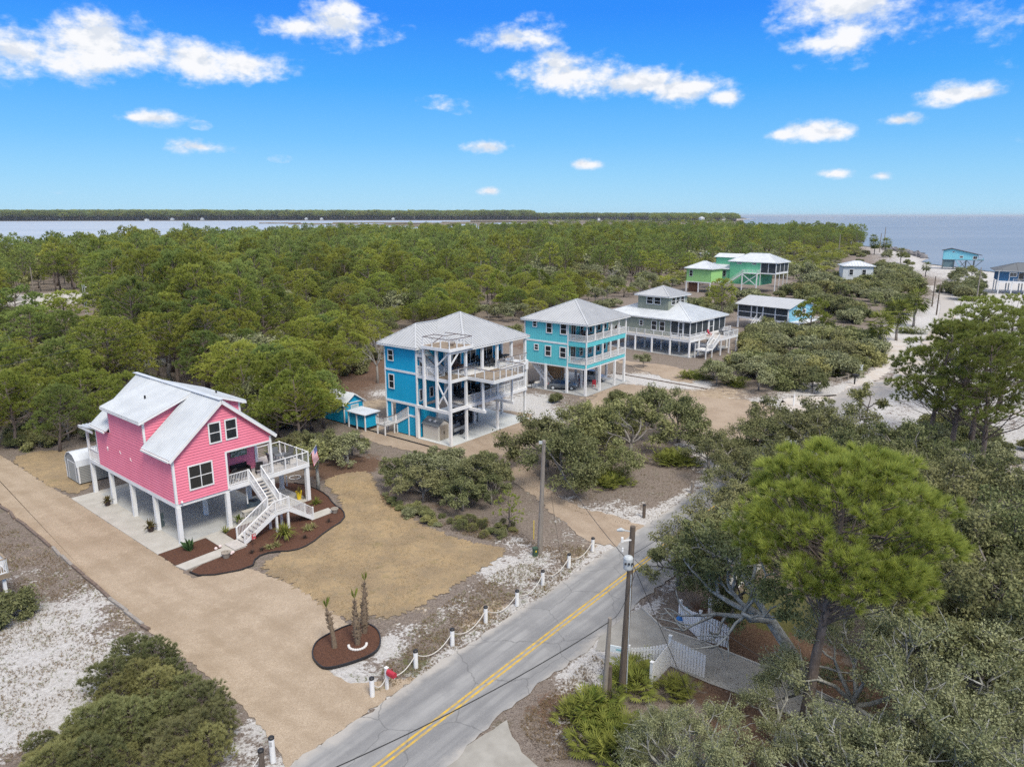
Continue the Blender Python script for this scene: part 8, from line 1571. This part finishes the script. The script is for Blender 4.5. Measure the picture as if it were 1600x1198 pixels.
t = thing('wooden_store', 'tan wooden storage closet under the aqua house', 'closet', Ap(3.6, 7.6, .06), ANG_A); TANW = mat('tan_plywood', (.36, .22, .12), .7); MB().box(-1.2, 1.2, -.9, .9, .3, 3.1).build('body', TANW, t); MB().box(-1.2, 1.2, -.9, .9, 0, .3).build('base', DK, t); mb = MB(); mb.box(-1.23, -1.2, -.5, .4, .35, 2.4); mb.build('door', mat('tan_door', (.31, .185, .10), .7), t)
chair('red folding chair on the aqua house slab', Ap(5.6, 1.9, .06), ANG_A + 2.2, RED); chair('pale red folding chair deeper under the aqua house', Ap(4.9, 3.6, .06), ANG_A + 1.2, mat('faded_red', (.40, .15, .14), .7))
table_set('dark table on the top porch of the aqua house', Ap(3.2, 1.3, 7.6), ANG_A, BRN, 1.4, .8, 4, 'dark chair on the top porch of the aqua house', 'dark chairs on the top aqua porch'); [chair(f'dark rocking chair on the {w} of the top aqua porch', Ap(x, 1.6, 7.6), ANG_A + math.pi, BRN, None, None, True) for x, w in ((6.5, 'middle'), (8.8, 'far half'), (10.6, 'far end'))]
# sage house deck furniture
chair('red chair on the sage house deck by the screen porch', (*[q for q in (HG.x + 7.5 * math.cos(ANG_G) - .2 * math.sin(ANG_G), HG.y + 7.5 * math.sin(ANG_G) + .2 * math.cos(ANG_G))], 3.12), ANG_G, RED)
gx = lambda x, y, z: (HG.x + x * math.cos(ANG_G) - y * math.sin(ANG_G), HG.y + x * math.sin(ANG_G) + y * math.cos(ANG_G), z)
table_set('dark patio table on the wide end of the sage house deck', gx(10.6, -1.5, 3.12), ANG_G, MATS['grey_metal'], 1.4, 1.0, 4, 'dark patio chair on the wide end of the sage house deck', 'patio chairs on the sage deck')
# far road: mailbox, low rope fence, edging
p = g(1335, 600); t = thing('mailbox', 'black mailbox on a dark post at the sand track mouth', 'mailbox', (p.x, p.y, 0), .6); MB().box(-.08, .08, -.08, .08, 0, 1.2).build('post', DARK, t); mb = MB(); mb.tube([(-.1, -.45, 1.4), (-.1, .35, 1.4)], .2, 10); mb.build('box', DARK, t); mb = MB(); mb.tube([(.32, -.4, 1.4), (.32, .3, 1.4)], .16, 10); mb.build('newspaper_box', DARK, t)
fp_ = [g(*q) for q in ((1262, 592), (1290, 595), (1307, 596), (1325, 592), (1350, 577))]; t = thing('rail_fence', 'low grey split rail fence along the thicket by the far road', 'fence', (0, 0, 0))
for q in fp_: MB().box(q.x - .09, q.x + .09, q.y - .09, q.y + .09, 0, .75).build('fence_post', POLE, t)
for a, b in zip(fp_, fp_[1:]): MB().beam((a.x, a.y, .5), (b.x, b.y, .5), .10, .14).build('fence_rail', POLE, t)
for (px, py, h, lab) in [(1240, 634, 1.5, 'short white marker post beside the far road'), (1275, 650, 1.2, 'small white post on the sand by the far road')]:
    p = g(px, py); t = thing('marker_post', lab, 'post', (p.x, p.y, 0)); MB().box(-.09, .09, -.09, .09, 0, h).build('post', WHITE, t); MB().box(-.11, .11, -.11, .11, h, h + .06).build('cap', WHITE, t)
p = g(1340, 582); t = thing('electric_box', 'pale grey utility box at the edge of the thicket', 'utility box', (p.x, p.y, 0), .7); MB().box(-.6, .6, -.5, .5, 0, 1.2).build('cabinet', GALV, t); MB().box(-.65, .65, -.55, .55, 1.2, 1.27).build('lid', GALV, t)
for i, (pa, pb, lab) in enumerate([((955, 582), (1105, 608), 'dark timber edge between the aqua lot and the sage yard'), ((575, 672), (700, 706), 'dark edging line along the sandy yard of the blue house')]):
    a, b = g(*pa), g(*pb); mb = MB(); mb.beam((a.x, a.y, .04), (b.x, b.y, .04), .12, .14); tag(mb.build('yard_edging', DARK if i else TIMB), lab, 'edging')

# ------------- loose ground cover: dry weeds, leaf litter, sea rocks
def weeds(name, polys, n, hgt, m, seed, wide=.02, per=6):
    r = np.random.default_rng(seed); C = []
    for poly, share in polys:
        P_ = np.array(G(*poly)); a, b = P_.min(0), P_.max(0); k = 0
        for _ in range(int(n * share) * 6):
            x, y = r.uniform(a[0], b[0]), r.uniform(a[1], b[1])
            if inside(x, y, P_) and mnoise.noise(Vector((x * .5, y * .5, seed))) > -.12: C.append((x, y, 0)); k += 1
            if k >= n * share: break
    C = np.array(C); D = np.tile(np.array([[0, 0, 1.0]]), (len(C), 1)); V, T = needles(r, C, D, per, hgt, wide, 1.3); o = link(name, np_mesh(name, V, 3, [m], T), None, 'stuff'); return o
VERGE = [(580, 1085), (600, 1040), (640, 985), (720, 925), (800, 880), (840, 850), (900, 850), (925, 862), (860, 925), (760, 985), (650, 1060)]; LEFT = [(-20, 800), (80, 862), (222, 985), (170, 1000), (150, 1110), (20, 1190), (-20, 1190)]; RIGHT = [(810, 1130), (930, 1020), (960, 1050), (940, 1180), (850, 1190)]; THK = [(590, 765), (650, 800), (800, 820), (840, 850), (790, 850), (700, 830), (600, 790)]
weeds('dry_weeds', [(VERGE, .28), (LEFT, .34), (RIGHT, .12), (THK, .16), ([(850, 770), (900, 800), (1000, 825), (1090, 770), (1130, 720), (1060, 690), (950, 700), (880, 730)], .10)], 9200, .16, DRYF, 3); weeds('green_weeds', [(VERGE, .5), (LEFT, .5)], 1500, .16, SHRUBF, 4)
ISLP = [(850, 770), (900, 800), (1000, 825), (1090, 770), (1130, 720), (1060, 690), (950, 700), (880, 730)]; OAKP = [(930, 1040), (1050, 1010), (1300, 1120), (1250, 1198), (900, 1198)]
weeds('leaf_litter', [(THK, .28), (VERGE, .15), (RIGHT, .15), (LEFT, .12), (ISLP, .2), (OAKP, .1)], 7500, .07, foliage('leaf_litter', (.05, .035, .028), (.22, .18, .15), (.15, .12, .1), .3, .1), 6, .03, 4)
weeds('lawn_grass', [(lawn_px, 1.0) for lawn_px in [[(400, 889), (520, 835), (545, 800), (530, 760), (575, 745), (600, 790), (700, 838), (785, 857), (720, 905), (610, 965), (545, 970), (470, 918)]]], 9000, .07, foliage('dormant_grass', (.16, .11, .05), (.36, .26, .13), (.3, .22, .1), .2, .2), 7, .014, 4)
rk = MB(); rr = np.random.default_rng(12); rocks = thing('breakwater', 'dark stone breakwater curving into the sea beyond the sandy point', 'breakwater', (0, 0, 0)); RK = mat('dark_rock', (.12, .115, .115), .95, (.22, .21, .21), .4); rm = None
for i in range(130):
    u = rr.uniform(0, 1); px = 1378 + 66 * u; py = 388.5 + 14 * u ** 1.6 + rr.uniform(-1.0, 1.8); p = g(px, py)
    if rm is None: bm = bmesh.new(); bmesh.ops.create_icosphere(bm, subdivisions=1, radius=1.0); rm = bpy.data.meshes.new('rock'); [setattr(v, 'co', v.co * rr.uniform(.75, 1.15)) for v in bm.verts]; bm.to_mesh(rm); bm.free(); rm.materials.append(RK)
    o = link('rock', rm, rocks); o.location = (p.x, p.y, .2); s = rr.uniform(1.2, 2.6); o.scale = (s * 1.3, s, s * .7); o.rotation_euler = (rr.uniform(0, 6), rr.uniform(0, 6), rr.uniform(0, 6))

# ---------------------------------------------------------------- haze: one even box of thin air round everything
hz = MB().box(-61000, 61000, -4000, 61000, -1.2, 62.0).build('haze', bpy.data.materials.new('thin_haze'), None, 'stuff')
hm = hz.data.materials[0]; hm.use_nodes = True; hn = hm.node_tree; hn.nodes.clear(); pv_ = hn.nodes.new('ShaderNodeVolumePrincipled'); pv_.inputs['Color'].default_value = (.86, .89, .92, 1); pv_.inputs['Density'].default_value = 0.000035; pv_.inputs['Anisotropy'].default_value = 0.2
ho = hn.nodes.new('ShaderNodeOutputMaterial'); hn.links.new(pv_.outputs[0], ho.inputs['Volume'])
